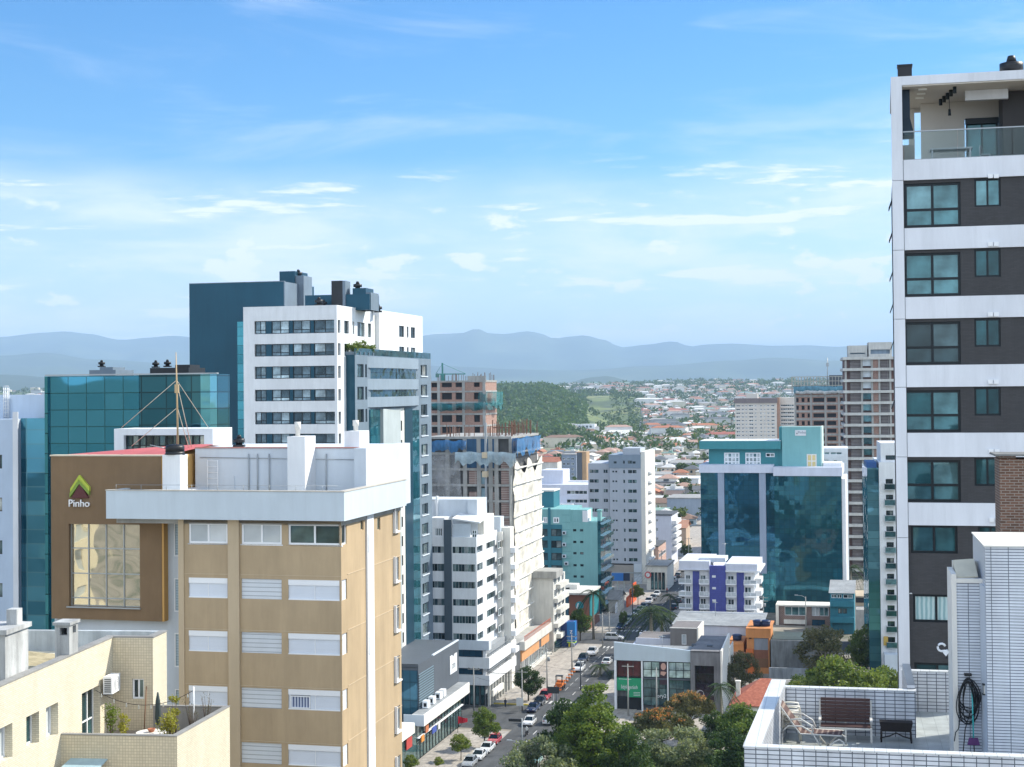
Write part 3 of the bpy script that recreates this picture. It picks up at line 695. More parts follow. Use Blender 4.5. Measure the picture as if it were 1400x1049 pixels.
# ================================================================ cream tiled house, bottom left
def cream_building():
 b = Bld('cream_tiled_building', 'cream brick tiled building at bottom left with roof chimney and planted terrace', 'building', 154, 900, 66, 6.5)
 b.ref = 154
 ct = tiled('cream_brick_tile', (.66, .61, .48), (.50, .45, .34), .24, .075, .012, .6, .08, .5, .4)
 ct2 = tiled('tan_square_tile', (.60, .53, .39), (.42, .36, .26), .115, .115, .010, .6, .07, 0, .4)  # shade of the front faces put into the tile as darker tan
 z = lambda py, px=154: b.F(px, py, 0)[1]
 zr = z(872); X2 = b.fx(209, 900); ybk = b.sy(228, 900, X2)
 zfl = b.F(160, 1007, -5.5)[1] - 1.0
 sw = []
 for (p0, p1, y0, y1) in ((-8, 17, 988, 1043), (36, 53.5, 972, 1023), (63, 79.5, 960, 1012), (112, 137, 936, 1006)):
  a0, z0_ = b.S(p0, (y0 + y1) / 2 + 6, 0); a1, _ = b.S(p1, (y0 + y1) / 2 - 6, 0)
  pm = (p0 + p1) / 2
  zt_, zb_ = b.S(p1, y0, 0)[1], b.S(p1, y1 - 8, 0)[1]
  sw.append((a0, a1, zb_, zt_))
 sw[3] = (sw[3][0], sw[3][1], zfl + .05, sw[3][3])
 mb = MB().holed('right', 0, -40, 0, 30, zr, sw, .38)
 mb.box(-11, -.002, -40, ybk + 3, 30, zr - .9, skip='r')
 b.part('wall', mb, ct)
 fw_ = (b.F(180.5, 940)[0], b.F(197, 940)[0], b.F(190, 956)[1], b.F(190, 928)[1])
 b.part('front_wall', MB().holed('front', 0, .0, X2 - .002, 30, zr, [fw_], .2), ct2)
 b.part('end_wall', MB().box(X2 - .30, X2, .003, ybk + .0, 30, zr - .001, skip='f').box(0.001, X2 - .302, .25, ybk, 30, zr - .3), ct)
 b.win('front', .15, *fw_, G_DARK, WHITEAL, nx=2, nz=1, fw=.07, sub=True, sill=1)
 for k, q in enumerate(sw):
  if k < 3: b.win('right', -.34, *q, G_BLIND if k != 1 else G_TEAL, WHITEAL, nx=2, nz=1, fw=.07, sub=True, sill=1)
  else: b.win('right', -.34, *q, G_TEAL, WHITEAL, nx=3, nz=2, fw=.06, sub=True, name='sliding_door', zt=.38)
 # parapet copings, roof behind
 cop = paint('grey_coping', (.30, .30, .29), .7, .15, 1, .2)
 b.part('coping', MB().box(-.32, .03, -40, -.001, zr + .001, zr + .06).box(-.32, X2 + .03, 0, .28, zr + .001, zr + .06).box(X2 - .3, X2 + .03, .282, ybk, zr + .001, zr + .06), cop)
 b.part('inner_parapet', MB().box(-.30, -.001, -40, .0, zr - 1.0, zr), PALEB)
 b.part('rear_parapet', MB().box(-11, X2 - .31, ybk - .02, ybk + .25, zr - 1.0, zr + .0), paint('stained_pale_render', (.52, .57, .60), .8, .2, .9, .3))
 t = NT('fibre_cement_sheet'); v = t.coords(); wv = t.n('TexWave'); wv.bands_direction = 'Y'; t.val(wv, 'Scale', 1.4); t.lk(v, wv.inputs['Vector'])
 c = t.mix(1.0, t.ramp(t.noise(v, 1.2, 6, .65), [(.3, (.22, .19, .11)), (.5, (.42, .36, .22)), (.7, (.55, .47, .30))]), t.ramp(wv.outputs[0], [(.1, (.72,) * 3), (.6, (1, 1, 1))]), 'MULTIPLY')
 t.lk(c, t.b.inputs['Base Color']); t.b.inputs['Roughness'].default_value = .9; t.bump(wv.outputs[0], .6, .05)
 MATS['fibre'] = t.m
 b.part('roof_sheet', MB().quad((-.5, -40, zr - .55), (-.5, -1.6, zr - .55), (-11, -1.6, zr + .35), (-11, -40, zr + .35)).quad((-.5, -1.6, zr - .9), (-11, -1.6, zr - .9), (-11, -1.6, zr + .35), (-.5, -1.6, zr - .55)), t.m)
 # chimney on the wall line
 y0, y1 = b.sy(98, 870, 0) - .35, b.sy(107, 870, 0)
 old = paint('flaking_white_render', (.60, .62, .62), .85, .22, 1.2, .4, bump=.5)
 zc = b.S(100, 852, 0)[1]
 yA = b.sy(95, 874, 0); x0c = b.F(75, 870, yA)[0]; x1c = -.01; zc = b.F(90, 851, yA)[1]
 yB = b.sy(107, 870, 0)
 mb = MB().holed('front', yA, x0c, x1c, zr - .9, zc - .12, [(x0c + .2, x1c - .08, zc - .52, zc - .22)], .25).holed('right', x1c, yA, yB, zr - .9, zc - .12, [(yA + .35, yB - .2, zc - .5, zc - .2)], .25)
 mb.holed('left', x0c, yA, yB, zr - .9, zc - .12).holed('back', yB, x0c, x1c, zr - .9, zc - .12)
 mb.box(x0c - .07, x1c + .07, yA - .07, yB + .07, zc - .12, zc).box(x0c + .26, x1c - .26, yA + .26, yB - .26, zr - .9, zc - .125, 1)
 b.part('chimney', mb, [old, DARKIN])
 # second chimney with dome pots at the left edge
 yA = -9.5; x0c, x1c = b.F(-40, 880, yA)[0], b.F(7, 880, yA)[0]; zc = b.F(5, 868, yA)[1]
 b.part('chimney', MB().box(x0c, x1c, yA, yA + 2.0, zr - .9, zc).box(x0c - .1, x1c + .1, yA - .1, yA + 2.1, zc + .001, zc + .18).box(x1c - .5, x1c - .1, yA + 1.2, yA + 1.7, zc + .18, zc + .75), old)
 # terrace
 yF = -5.5
 xa, xb = 0.0, b.F(242, 1007, yF)[0]
 ztp = b.F(160, 1006, yF)[1]
 xr2 = b.S(315, 968, b.F(300, 968, 0)[0])[0]
 xc = b.F(314, 968, 0.2)[0]
 b.part('terrace_front_wall', MB().box(xa + .002, xb - .003, yF, yF + .2, 30, ztp), ct2)
 b.part('terrace_side_wall', MB().prism([(xb - .2, yF + .002, 30), (xb, yF, 30), (xc, .2, 30), (xc - .2, .2, 30)], (0, 0, ztp - 30)), ct)
 b.part('terrace_back_wall', MB().box(X2 + .003, xc - .2, 0.02, .2, 30, ztp), paint('grey_terrace_render', (.36, .35, .33), .8, .15, .8, .2))
 b.part('coping', MB().box(xa, xb, yF - .02, yF + .22, ztp + .001, ztp + .04).prism([(xb - .22, yF + .222, ztp + .001), (xb + .02, yF + .222, ztp + .001), (xc + .02, .22, ztp + .001), (xc - .22, .22, ztp + .001)], (0, 0, .04)).box(X2 + .003, xc - .23, 0, .22, ztp + .001, ztp + .04), cop)
 b.part('terrace_floor', MB().box(.003, xb - .2, yF + .2, -.003, zfl - .2, zfl), paint('terracotta_floor', (.36, .30, .24), .7, .12, 1, .1))
 # light blue awning below
 q = b.F(110, 1046, yF - .5)
 b.part('awning', MB().prism([(b.F(84, 1040, yF - .9)[0], yF - .003, b.F(100, 1038, yF)[1]), (b.F(135, 1040, yF - .9)[0], yF - .003, b.F(100, 1038, yF)[1]), (b.F(135, 1040, yF - .9)[0], yF - 1.1, b.F(100, 1045, yF)[1]), (b.F(82, 1040, yF - .9)[0], yF - 1.1, b.F(100, 1045, yF)[1])], (0, 0, .04)), paint('pale_blue_sheet', (.40, .56, .62), .5, .1, 1, .2))
 b.done()
 L = lambda x_, y_, z_: b.M @ Vector((x_, y_, z_)); th = R(-6.5)
 # AC unit on the right-facing wall
 y0, zA = b.S(146, 948, 0); y1, _ = b.S(158, 940, 0)
 zA = b.F(160, 946, -.9)[1]
 r = empty('air_conditioner', L(.08, -1.45, zA), th, 'white air conditioning unit on the sunlit cream wall above the terrace door', 'air conditioner')
 MB().box(0.06, .44, 0, .95, 0, .72).build('casing', WHITEAL, r)
 MB().box(.441, .45, .22, .73, .1, .62).lathe([(.24, 0), (.24, .01)], 20, (0, 0, 0)).build('fan_grille', GREYAL, r) if False else None
 mb = MB();
 for k in range(24):
  a0, a1 = 2 * math.pi * k / 24, 2 * math.pi * (k + 1) / 24
  for rr in (.08, .15, .22, .28): mb.quad((.447, .56 + rr * math.cos(a0), .36 + rr * math.sin(a0)), (.447, .56 + rr * math.cos(a1), .36 + rr * math.sin(a1)), (.447, .56 + (rr + .02) * math.cos(a1), .36 + (rr + .02) * math.sin(a1)), (.447, .56 + (rr + .02) * math.cos(a0), .36 + (rr + .02) * math.sin(a0)))
 mb.build('fan_grille', GREYAL, r)
 mb = MB()
 for k in range(7): mb.box(.12, .40, -.012, -.002, .08 + k * .085, .12 + k * .085)
 mb.build('side_louvre', DARKIN, r)
 MB().box(-.08, .42, .1, .16, -.06, -.002).box(-.08, .42, .78, .84, -.06, -.002).build('bracket', BLACKPL, r)
 # round table
 q = b.F(206, 1000, -3.6)
 r = empty('round_table', L(b.F(207, 1000, -2.6)[0], -2.6, zfl), 0, 'round white table with a terracotta bowl on the cream terrace', 'table')
 zt = b.F(207, 1001, -2.6)[1] - zfl
 MB().lathe([(.62, zt - .04), (.62, zt)], 24).build('tabletop', WHITE2, r); MB().lathe([(.05, .03), (.05, zt - .04)], 10).build('stem', WHITE2, r); MB().lathe([(.3, 0), (.28, .03)], 16).build('foot', WHITE2, r)
 r2 = empty('terracotta_bowl', L(b.F(207, 1000, -2.6)[0] + .0, -2.6, zfl + zt), 0, 'small terracotta bowl standing on the round white terrace table', 'bowl')
 MB().lathe([(.08, 0), (.15, .10), (.17, .14), (.14, .14), (.10, .08)], 16).build('bowl', paint('terracotta', (.42, .16, .09), .7, .1, 3, .1), r2)
 # string lights: pole and cable with bulbs
 xp_ = b.F(265, 990, -1.2)[0]
 r = empty('light_pole', L(xp_, -1.2, zfl), 0, 'thin white pole carrying string lights at the terrace corner', 'pole')
 zp_ = b.F(265, 939, -1.2)[1] - zfl
 MB().tube([(0, 0, 0), (0, 0, zp_)], .03, 8).build('pole_tube', WHITEAL, r); MB().lathe([(.12, 0), (.10, .12)], 12).build('pole_base', WHITEAL, r)
 r = empty('string_lights', L(0, 0, 0), 0, 'sagging black cable of small bulbs from the cream wall to the pole', 'string lights')
 A = L(.1, -2.2, b.F(156, 944, -2.2)[1]); Bp = L(xp_, -1.2, zfl + zp_ - .15); r.location = (0, 0, 0)
 pts = [A.lerp(Bp, t_ / 16) - Vector((0, 0, .62 * 4 * (t_ / 16) * (1 - t_ / 16))) for t_ in range(17)]
 MB().tube(pts, .012, 4).build('cable', BLACKPL, r)
 mb = MB()
 for k in range(1, 16, 2): mb.lathe([(.02, -.18), (.04, -.13), (.025, -.05), (.02, 0)], 8, pts[k])
 mb.build('bulbs', paint('bulb_glass', (.5, .5, .45), .2, .1, 2, 0), r)
 return b, zfl
CREAM, CREAM_ZFL = cream_building()
# ================================================================ beige residential tower
def beige_tower():
 b = Bld('beige_apartment_tower', 'beige apartment tower with white rolled shutters and a pale flat parapet', 'building', 467, 850, 78, 13.5)
 b.ref = 467
 z = lambda py, px=467: b.F(px, py)[1]
 x = lambda px, py=800: b.F(px, py)[0]
 X0 = x(245); Lr = b.sy(547, 690); ztop = z(712)
 cols = [(258, 311), (330, 385), (394, 470)]
 rows = [(717, 746), (794, 822), (868, 897), (945, 973), (1021, 1050), (1097, 1126)]
 fh = []; W = []
 for ri, (y0, y1) in enumerate(rows):
  for ci, (p0, p1) in enumerate(cols):
   a0, a1 = x(p0, y0), (x(p1, y0) if ci < 2 else .0)
   h = (a0, a1, z(y1), z(y0)); fh.append(h); W.append((ri, ci, h))
 # side: wrap part of the corner window, small windows, far windows
 rh = []; SW = []
 for ri, (y0, y1) in enumerate(rows):
  zz0, zz1 = z(y1), z(y0)
  rh.append((0, b.sy(474, 750), zz0, zz1)); SW.append(('corner', rh[-1]))
  ya, yb_ = b.sy(538, 720), b.sy(545, 720); h = (ya, yb_, zz0 - .1, zz1 + .2); rh.append(h); SW.append(('far', h))
 for (p0, p1) in ((493, 497), (516, 520)):
  h = (b.sy(p0, 715), b.sy(p1, 715), b.S((p0 + p1) / 2, 725)[1], b.S((p0 + p1) / 2, 708)[1]); rh.append(h); SW.append(('slit', h))
 b.body(X0, 0, 0, Lr, 0, ztop, fh, rh, BEIGE, .10)
 def winbox(h, c, gm, ri, ci):
  a0, a1, z0, z1 = h
  if ri == 0: b.win('front', c, a0, a1, z0, z1, G_BLIND if ci < 2 else G_DARK, WHITEAL, nx=2, nz=1, fw=.10, sub=True, sill=1)
  elif ci == 1: b.part('shutter', MB().box(a0, a1, c - .04, c, z0, z1), SHUT2)
  else:
   if ri == 3 and ci == 2:
    xm = x(397, 960); xn = x(424, 960)
    b.win('front', c - .05, xm, xn, z(971), z(954), paint_stripe(), WHITEAL, nx=1, nz=1, fw=.05, sub=True)
    s = b.part('shutter', MB().box(a0, xm - .002, c - .04, c, z0, z1).box(xn + .002, a1, c - .04, c, z0, z1).box(xm, xn, c - .04, c, z(953.5), z1), SHUT); s['label'] = 'roller shutter partly raised over a striped blind'
   else: b.part('shutter', MB().box(a0, a1, c - .04, c, z0, z1), SHUT)
   b.part('shutter_box', MB().box(a0, a1, c - .09, c - .042, z1 - .28, z1).box((a0 + a1) / 2 - .02, (a0 + a1) / 2 + .02, c - .07, c - .042, z0, z1 - .282).box(a0, a1, c - .09, c - .042, z0, z0 + .06), WHITEAL)
 def paint_stripe():
  if 'stripe' in MATS: return MATS['stripe']
  t = NT('striped_blind'); v = t.coords(); wv = t.n('TexWave'); wv.bands_direction = 'X'; t.val(wv, 'Scale', 2.0); t.lk(v, wv.inputs['Vector'])
  t.lk(t.ramp(wv.outputs[0], [(.3, (.06, .09, .20)), (.6, (.5, .55, .65))]), t.b.inputs['Base Color']); MATS['stripe'] = t.m; return t.m
 for ri, ci, h in W: winbox(h, .10, None, ri, ci)
 for kind, h in SW:
  if kind == 'corner':
   if h[3] > z(750): b.win('right', -.10, *h, G_DARK, WHITEAL, nx=1, fw=.08, sub=True)
   else: b.part('shutter', MB().box(-.10, -.06, h[0] + .1, h[1], h[2], h[3]), SHUT)
  else: b.win('right', -.10, *h, G_TEAL, WHITEAL if kind == 'far' else BEIGE2, nx=1, fw=.05 if kind == 'far' else .03, sub=True)
 # projecting frames of the far windows
 for kind, h in SW:
  if kind == 'far': b.part('window_hood', MB().box(0.002, .16, h[0] - .08, h[0], h[2] - .08, h[3] + .08).box(0.002, .16, h[0], h[1], h[2] - .08, h[2]), WHITEAL)
 # proud pilaster between the first two columns, thin floor joints
 p0, p1 = x(313), x(328)
 b.part('pilaster', MB().box(p0, p1, -.12, -.002, 0, ztop - .01), BEIGE2)
 b.part('side_band', MB().box(X0 - .02, x(252), -.06, -.002, 0, ztop - .01), BEIGE2)
 mb = MB()
 for py in (789, 866, 943, 1019):
  zz = z(py); mb.box(0.002, .02, b.sy(474.5, 750), b.sy(499, 750), zz, zz + .05); mb.box(0.002, .02, b.sy(510, 750), Lr, zz, zz + .05)
 for py in (789, 866, 943, 1019): mb.box(x(252.5), p0 - .01, -.014, -.002, z(py), z(py) + .035); mb.box(p1 + .01, 0, -.014, -.002, z(py), z(py) + .035)
 b.part('floor_joint', mb, BEIGE2)
 # white service strip on the side with little vents
 y0, y1 = b.sy(500, 760), b.sy(509, 760)
 zst = b.S(504, 690)[1]
 b.part('service_strip', MB().box(0.002, .10, y0, y1, 0, zst), WHITE)
 mb = MB()
 for py in (750, 822, 897, 975, 1046): zz = z(py); mb.box(.1005, .13, y0 + .15, y1 - .1, zz - .6, zz + .35)
 b.part('service_hatch', mb, WHITEAL)
 # parapet fascia, front and side
 xf = b.F(145, 690, -.55)[0]; zf0, zf1 = z(712) + .02, z(672)
 b.part('parapet', MB().box(xf, .38, -.55, -.25, zf0, zf1).box(.08, .38, -.248, Lr, zf0, zf1).box(xf, xf + .3, -.248, 2.5, zf0, zf1).box(xf + .3, .08, -.248, 0.0, zf0, zf0 + .15), paint('pale_parapet_render', (.54, .62, .68), .65, .05, .5, .08))
 b.part('parapet_cap', MB().box(xf - .03, .41, -.58, -.22, zf1 + .001, zf1 + .05).box(.05, .41, -.218, Lr, zf1 + .001, zf1 + .05), paint('parapet_flashing', (.55, .52, .46), .6, .1, 1, .2))
 # roof deck and set-back storey
 b.part('roof_deck', MB().box(xf + .3, .08, 0, Lr - .1, ztop - .25, zf0 + .05), CONC)
 y2 = 5.0
 xa, xb = b.F(267, 640, y2)[0], b.F(505, 640, y2)[0]
 zpt = b.F(380, 613, y2)[1]
 b.part('penthouse_wall', MB().box(xa, xb - .55, y2, y2 + 7, zf0, zpt).box(xb - .548, xb + .12, y2 - .9, y2 + 7, zf0, b.F(500, 612, y2)[1]), PALEB)
 b.part('penthouse_coping', MB().box(xa, xb - .56, y2 - .05, y2 + .2, zpt + .001, zpt + .06), paint('red_flashing', (.45, .20, .17), .6, .1, 1, .1))
 wy = paint('ochre_render', (.62, .40, .13), .7, .08, .5, .1)  # yellow sunlight on this wall is put into its colour
 xw = b.F(247, 640, y2 + 2)[0]
 b.part('ochre_wall', MB().box(xw - .4, xa + .3, y2 + 2.0, y2 + 2.2, zf0, zpt).box(xa - .05, xa - .002, y2 + .3, y2 + 2, zf0, zpt), wy)
 # white chimneys
 for (p0, p1, pt, q0, q1, qt) in ((393, 427, 597, 402, 412, 577), (471, 502, 590, 483, 490, 575)):
  yy = 3.4 if p0 < 400 else 5.6
  a0, a1 = b.F(p0, 640, yy)[0], b.F(p1 - 10, 640, yy)[0]; zz = b.F(410, pt, yy)[1]
  zb = zf0 if p0 < 400 else zpt + .001
  c = b.part('chimney', MB().box(a0, a1, yy, yy + 1.6, zb, zz), WHITE)
  cx_ = b.F((q0 + q1) / 2, 590, yy + .6)[0]; zq = b.F(410, qt, yy + .6)[1]; rr = .17
  b.part('chimney_pipe', MB().lathe([(rr * .75, zz - .02), (rr * .75, zz + (zq - zz) * .45), (rr, zz + (zq - zz) * .5), (rr, zq)], 14, (cx_, yy + .6, 0)), WHITE2, c)
 mb = MB()
 for px in (340, 352, 368, 446): q = b.F(px, 640, y2 - .06)[0]; mb.tube([(q, y2 - .06, zf0), (q, y2 - .06, zpt - .3)], .035, 6)
 mb.tube([(xa + .3, y2 - .05, zpt - .5), (xb - .7, y2 - .05, zpt - .62)], .02, 5)
 b.part('wall_pipes', mb, GREYAL)
 mb = MB()
 for k in range(9): q = xf + .5 + (.1 - xf) * k / 9; mb.tube([(q, -.4, zf1 + .05), (q, -.4, zf1 + .32)], .012, 4)
 mb.tube([(xf + .5, -.4, zf1 + .30), (0, -.4, zf1 + .30)], .009, 4)
 b.part('lightning_cable', mb, GREYAL)
 # ladder and door on the penthouse wall
 mb = MB(); l0, l1 = b.F(284, 650, y2 - .1)[0], b.F(298, 650, y2 - .1)[0]; zt = b.F(290, 629, y2)[1]
 for a in (l0, l1): mb.tube([(a, y2 - .12, zf0), (a, y2 - .12, zt)], .02, 5)
 k = zf0 + .2
 while k < zt: mb.tube([(l0, y2 - .12, k), (l1, y2 - .12, k)], .015, 5); k += .32
 b.part('roof_ladder', mb, WHITEAL)
 b.part('roof_door', MB().box(b.F(306, 660, y2)[0], b.F(321, 660, y2)[0], y2 - .04, y2 - .003, zf0, b.F(310, 651, y2)[1]), PALEB)
 # AC units on the roof
 nm = ['white outdoor air conditioner high on the ochre roof wall', 'white outdoor air conditioner at the foot of the ochre wall beside the pillar', 'white outdoor air conditioner below the ladder, right of its twin']
 for k, (px, py) in enumerate(((248, 655), (250, 671), (258, 671))):
  q = b.F(px, py, y2 + .9); p = b.M @ Vector((q[0], y2 + (.9 if k else 1.6), max(q[1], zf0 + .05)))
  r = empty('air_conditioner', p, R(-13.5), nm[k], 'air conditioner')
  MB().box(0, .34, 0, .80, 0, .62).build('casing', WHITEAL, r); MB().box(.341, .352, .2, .66, .08, .54).build('fan_grille', GREYAL, r)
  MB().box(.02, .3, .1, .15, -.06, -.001).box(.02, .3, .6, .65, -.06, -.001).build('foot', BLACKPL, r)
 # pillar with black water tank and mast
 yy = .6
 a0, a1 = b.F(222, 640, yy)[0], b.F(239, 640, yy)[0]; zz = b.F(235, 622, yy)[1]
 b.part('roof_pillar', MB().box(a0, a1 + .3, yy, yy + .9, zf0, zz), WHITE)
 b.done()
 pc = b.M @ Vector(((a0 + a1 + .3) / 2, yy + .45, zz))
 r = empty('water_tank', pc, 0, 'squat black tank on the white roof pillar at the foot of the mast', 'tank')
 MB().lathe([(.55, .0), (.50, .08), (.50, .15)], 18).build('tank_base', BLACKPL, r); MB().lathe([(.50, .15), (.50, .42), (.42, .5), (.15, .54)], 18).build('tank_body', BLACKPL, r)
 MB().tube([(-.4, 0, .3), (-1.3, -.1, .52)], .03, 6).build('inlet_pipe', GREYAL, r)
 pm = pc + Vector((.0, .8, -.3)); ztm = at(226, 482, pm.y).z - pm.z
 r = empty('antenna_mast', pm, 0, 'slender pole mast with guy wires above the roof of the brown building', 'mast')
 mst = paint('ochre_mast', (.50, .36, .20), .5, .15, 1, 0)
 MB().tube([(0, 0, 0), (-.06, 0, ztm * .7), (-.09, 0, ztm)], [.055, .045, .02], 8).build('pole', mst, r)
 MB().box(-.16, .05, -.08, .08, ztm * .62, ztm * .70).build('mast_box', mst, r)
 gw = paint('guy_wire', (.62, .55, .45), .5, .05, 2, 0)
 for (px, py, fr, dy) in ((166, 585, .74, 2), (180, 610, .48, 2), (258, 612, .5, 4), (285, 585, .74, 4), (262, 612, .72, 5), (242, 612, .50, 7)):
  e = at(px, py, pm.y + dy) - pm
  MB().tube([(-.06, 0, ztm * fr), tuple(e)], .02, 4).build('guy_wire', gw, r)
 q = b.F(327, 612, y2 + 2); p = b.M @ Vector((q[0], y2 + 2.0, zpt + .0))
 tank_unit('roof_vent', 'small black round vent on the penthouse roof of the beige tower', p, .34)
 return b
BEI = beige_tower()
def brown_building():
 Y = 82.0
 b = Bld('brown_panel_building', 'brown panelled building with a gold mirrored window, roof sign lettering and red roof', 'building', 221, 740, Y, 13.5)
 b.ref = 221
 z = lambda py, px=221: b.F(px, py)[1]
 x = lambda px, py=740: b.F(px, py)[0]
 x0, x1 = x(70), 0.0
 zt, zb = z(624), z(850)
 wx0, wx1, wz0, wz1 = x(94), x(191), z(832), z(718)
 mb = MB().holed('front', 0, x0, x1, zb, zt, [(wx0, wx1, wz0, wz1)], .35)
 mb.holed('right', x1, 0, .5, zb, zt).holed('left', x0, 0, .5, zb, zt).quad((x0, 0, zt), (x1, 0, zt), (x1, .5, zt), (x0, .5, zt)).quad((x0, 0, zb), (x1, 0, zb), (x1, .5, zb), (x0, .5, zb))
 b.part('brown_panel', mb, BROWN)
 b.part('panel_edge', MB().box(x1 + .001, x1 + .12, .02, 9, z(850), zt - .02), paint('ochre_edge', (.62, .36, .12), .7, .06, .6, .1))  # sunlit side of the panel, orange light put into the paint
 gold = curtainwall('gold_mirror_glass', (.66, .61, .47), (.72, .67, .53), 5, 5, (.5, .4, .2), .85, .09, .5, .02, js=0)
 zs = [wz1, z(752), z(787), z(821), wz0]
 w_ = b.part('window', MB().box(wx0, wx1, .28, .34, wz0, wz1), gold)
 fm = MB(); fw = .05
 for k in range(5): xx = wx0 + (wx1 - wx0) * k / 4; fm.box(xx - fw / 2, xx + fw / 2, .22, .279, wz0, wz1)
 for k, zz in enumerate(zs): fm.box(wx0, wx1, .225, .276, zz - fw / 2, zz + fw / 2)
 b.part('frame', fm, GREYAL, w_)
 b.part('sill', MB().box(wx0 - .1, wx1 + .05, -.12, .2, wz0 - .07, wz0 - .004), GREYAL, w_)
 # pale body behind with louvred windows at its right end
 xr = x(248); pb = []
 for (y0, y1) in ((716, 762), (792, 838), (867, 914), (944, 990)):
  pb.append((x(232), xr - .1, z(y1), z(y0)))
 b.body(x0 - .1, xr, .5, 22, 0, z(672), [(max(h[0], .02), h[1], h[2], h[3]) for h in pb], mat=PALEB, depth=.08)
 for h in pb: b.win('front', .55, *h, tiled('glass_louvre', (.40, .52, .60), (.22, .30, .36), 9, .14, .012, .15, .03, bump=.8), WHITEAL, nx=1, fw=.06, sub=True, name='louvre_window')
 # low pitched red roof
 red = paint('red_roof_sheet', (.52, .13, .12), .6, .10, .5, .12)
 zr = z(611); xm = x(215)
 xe = b.F(330, 613, 12)[0]; zr2 = b.F(215, 608, 6)[1]
 b.part('roof', MB().quad((x0, .5, zt + .02), (x1, .5, zt + .02), (x1 + .1, 6.5, zr2), (xm - .6, 6.5, zr2)).tri((x0, .5, zt + .02), (xm - .6, 6.5, zr2), (x0, 12, zt + .02)).quad((xm - .6, 6.5, zr2), (xe, 6.5, zr2), (xe, 16, zt - .3), (x0, 12, zt + .02)).quad((x1, .5, zt + .02), (x1 + .1, .6, zt), (xe, 6, zr2 - .02), (xe, 6.5, zr2)), red)
 b.part('roof_edge', MB().box(x0 - .05, x1 + .1, -.04, .5, zt + .001, zt + .07), paint('cream_flashing', (.66, .58, .44), .6, .08, 1, .1))
 # sign: chevrons and letters
 gr = paint('lime_sign', (.42, .50, .06), .45, .05, 1, 0); gr2 = paint('green_sign', (.20, .30, .05), .45, .05, 1, 0); mar = paint('maroon_sign', (.10, .028, .028), .5, .1, 1, 0); wh = paint('white_sign', (.82, .82, .82), .4, .02, 1, 0)
 def P(px, py): q = b.F(px, py); return Vector((q[0], 0, q[1]))
 def tri_(pts, m, d0, d1, name):
  b.part(name, MB().prism([Vector((p.x, -d1, p.z)) for p in pts], (0, d1 - d0, 0)), m)
 A, B_, C_ = P(110.5, 661), P(99, 681), P(122.5, 681)
 tri_([A, B_, C_], mar, .01, .12, 'sign_triangle')
 def chev(apex, lft, rgt_, th_, m, name):
  a, l, r_ = P(*apex), P(*lft), P(*rgt_); dz = Vector((0, 0, -th_))
  b.part(name, MB().prism([Vector((p.x, -.16, p.z)) for p in (a, l, l + dz, a + dz * 1.25)], (0, .15, 0)).prism([Vector((p.x, -.155, p.z)) for p in (a, a + dz * 1.25, r_ + dz, r_)], (0, .145, 0)), m)
 chev((110, 654.5), (97, 674.5), (123.5, 671), .22, gr2, 'sign_chevron')
 chev((110, 649.5), (98, 668), (124, 666), .22, gr, 'sign_chevron')
 q = P(109.5, 688.5)
 text('sign_letters', 'Pinho', .56, wh, b.root, (q.x, -.10, q.z), ext=.05)
 b.done()
 return b
brown_building()
def left_pale():
 b = Bld('pale_office_building', 'pale blue grey building with a dark glass strip at the far left edge', 'building', 67, 640, 118, 13.5)
 b.ref = 67
 z = lambda py, px=67: b.F(px, py)[1]; x = lambda px, py=700: b.F(px, py)[0]
 xs = x(24); xl = x(-60)
 rows = [(z(y0 + 19), z(y0)) for y0 in (622, 681, 740, 799)]
 fh = holes([(xl + 1, x(3)) ], rows)
 pale = paint('pale_blue_render', (.50, .60, .72), .65, .05, .5, .08)
 b.body(xl, xs, 0, 20, 0, z(573), fh, mat=pale, depth=.2)
 b.grid('front', 0, [(xl + 1, x(3))], rows, G_DARK, BLACKAL, .15, nx=4)
 b.part('corner_strip', MB().box(xs - .35, xs + .1, -.08, -.002, 0, z(563)), WHITE)
 b.part('glass_strip', MB().box(xs + .002, 0, .5, 19.5, 0, z(572)), curtainwall('stepped_teal_glass', (.03, .15, .22), (.10, .32, .42), 1.7, 1.1, (.10, .25, .30), .6, .2, .3, js=.04))
 b.part('top_storey', MB().box(xl, x(42), 3, 16, z(573) - .01, b.F(20, 540, 3)[1]), pale)
 b.part('top_storey_white', MB().box(x(42) + .003, -.05, 2.6, 16, z(572) + .01, b.F(50, 540, 3)[1]), WHITE2)
 mb = MB()
 for px in (6, 8.5, 11, 13): q = b.F(px, 560, 2.9)[0]; mb.tube([(q, 2.8, z(573)), (q, 2.8, b.F(20, 530, 3)[1])], .04, 5)
 for k in range(9): mb.tube([(b.F(6, 560, 2.9)[0], 2.8, z(570) + k * .3), (b.F(13, 560, 2.9)[0], 2.8, z(570) + k * .3)], .03, 4)
 b.part('roof_ladder', mb, WHITE)
 b.done()
left_pale()
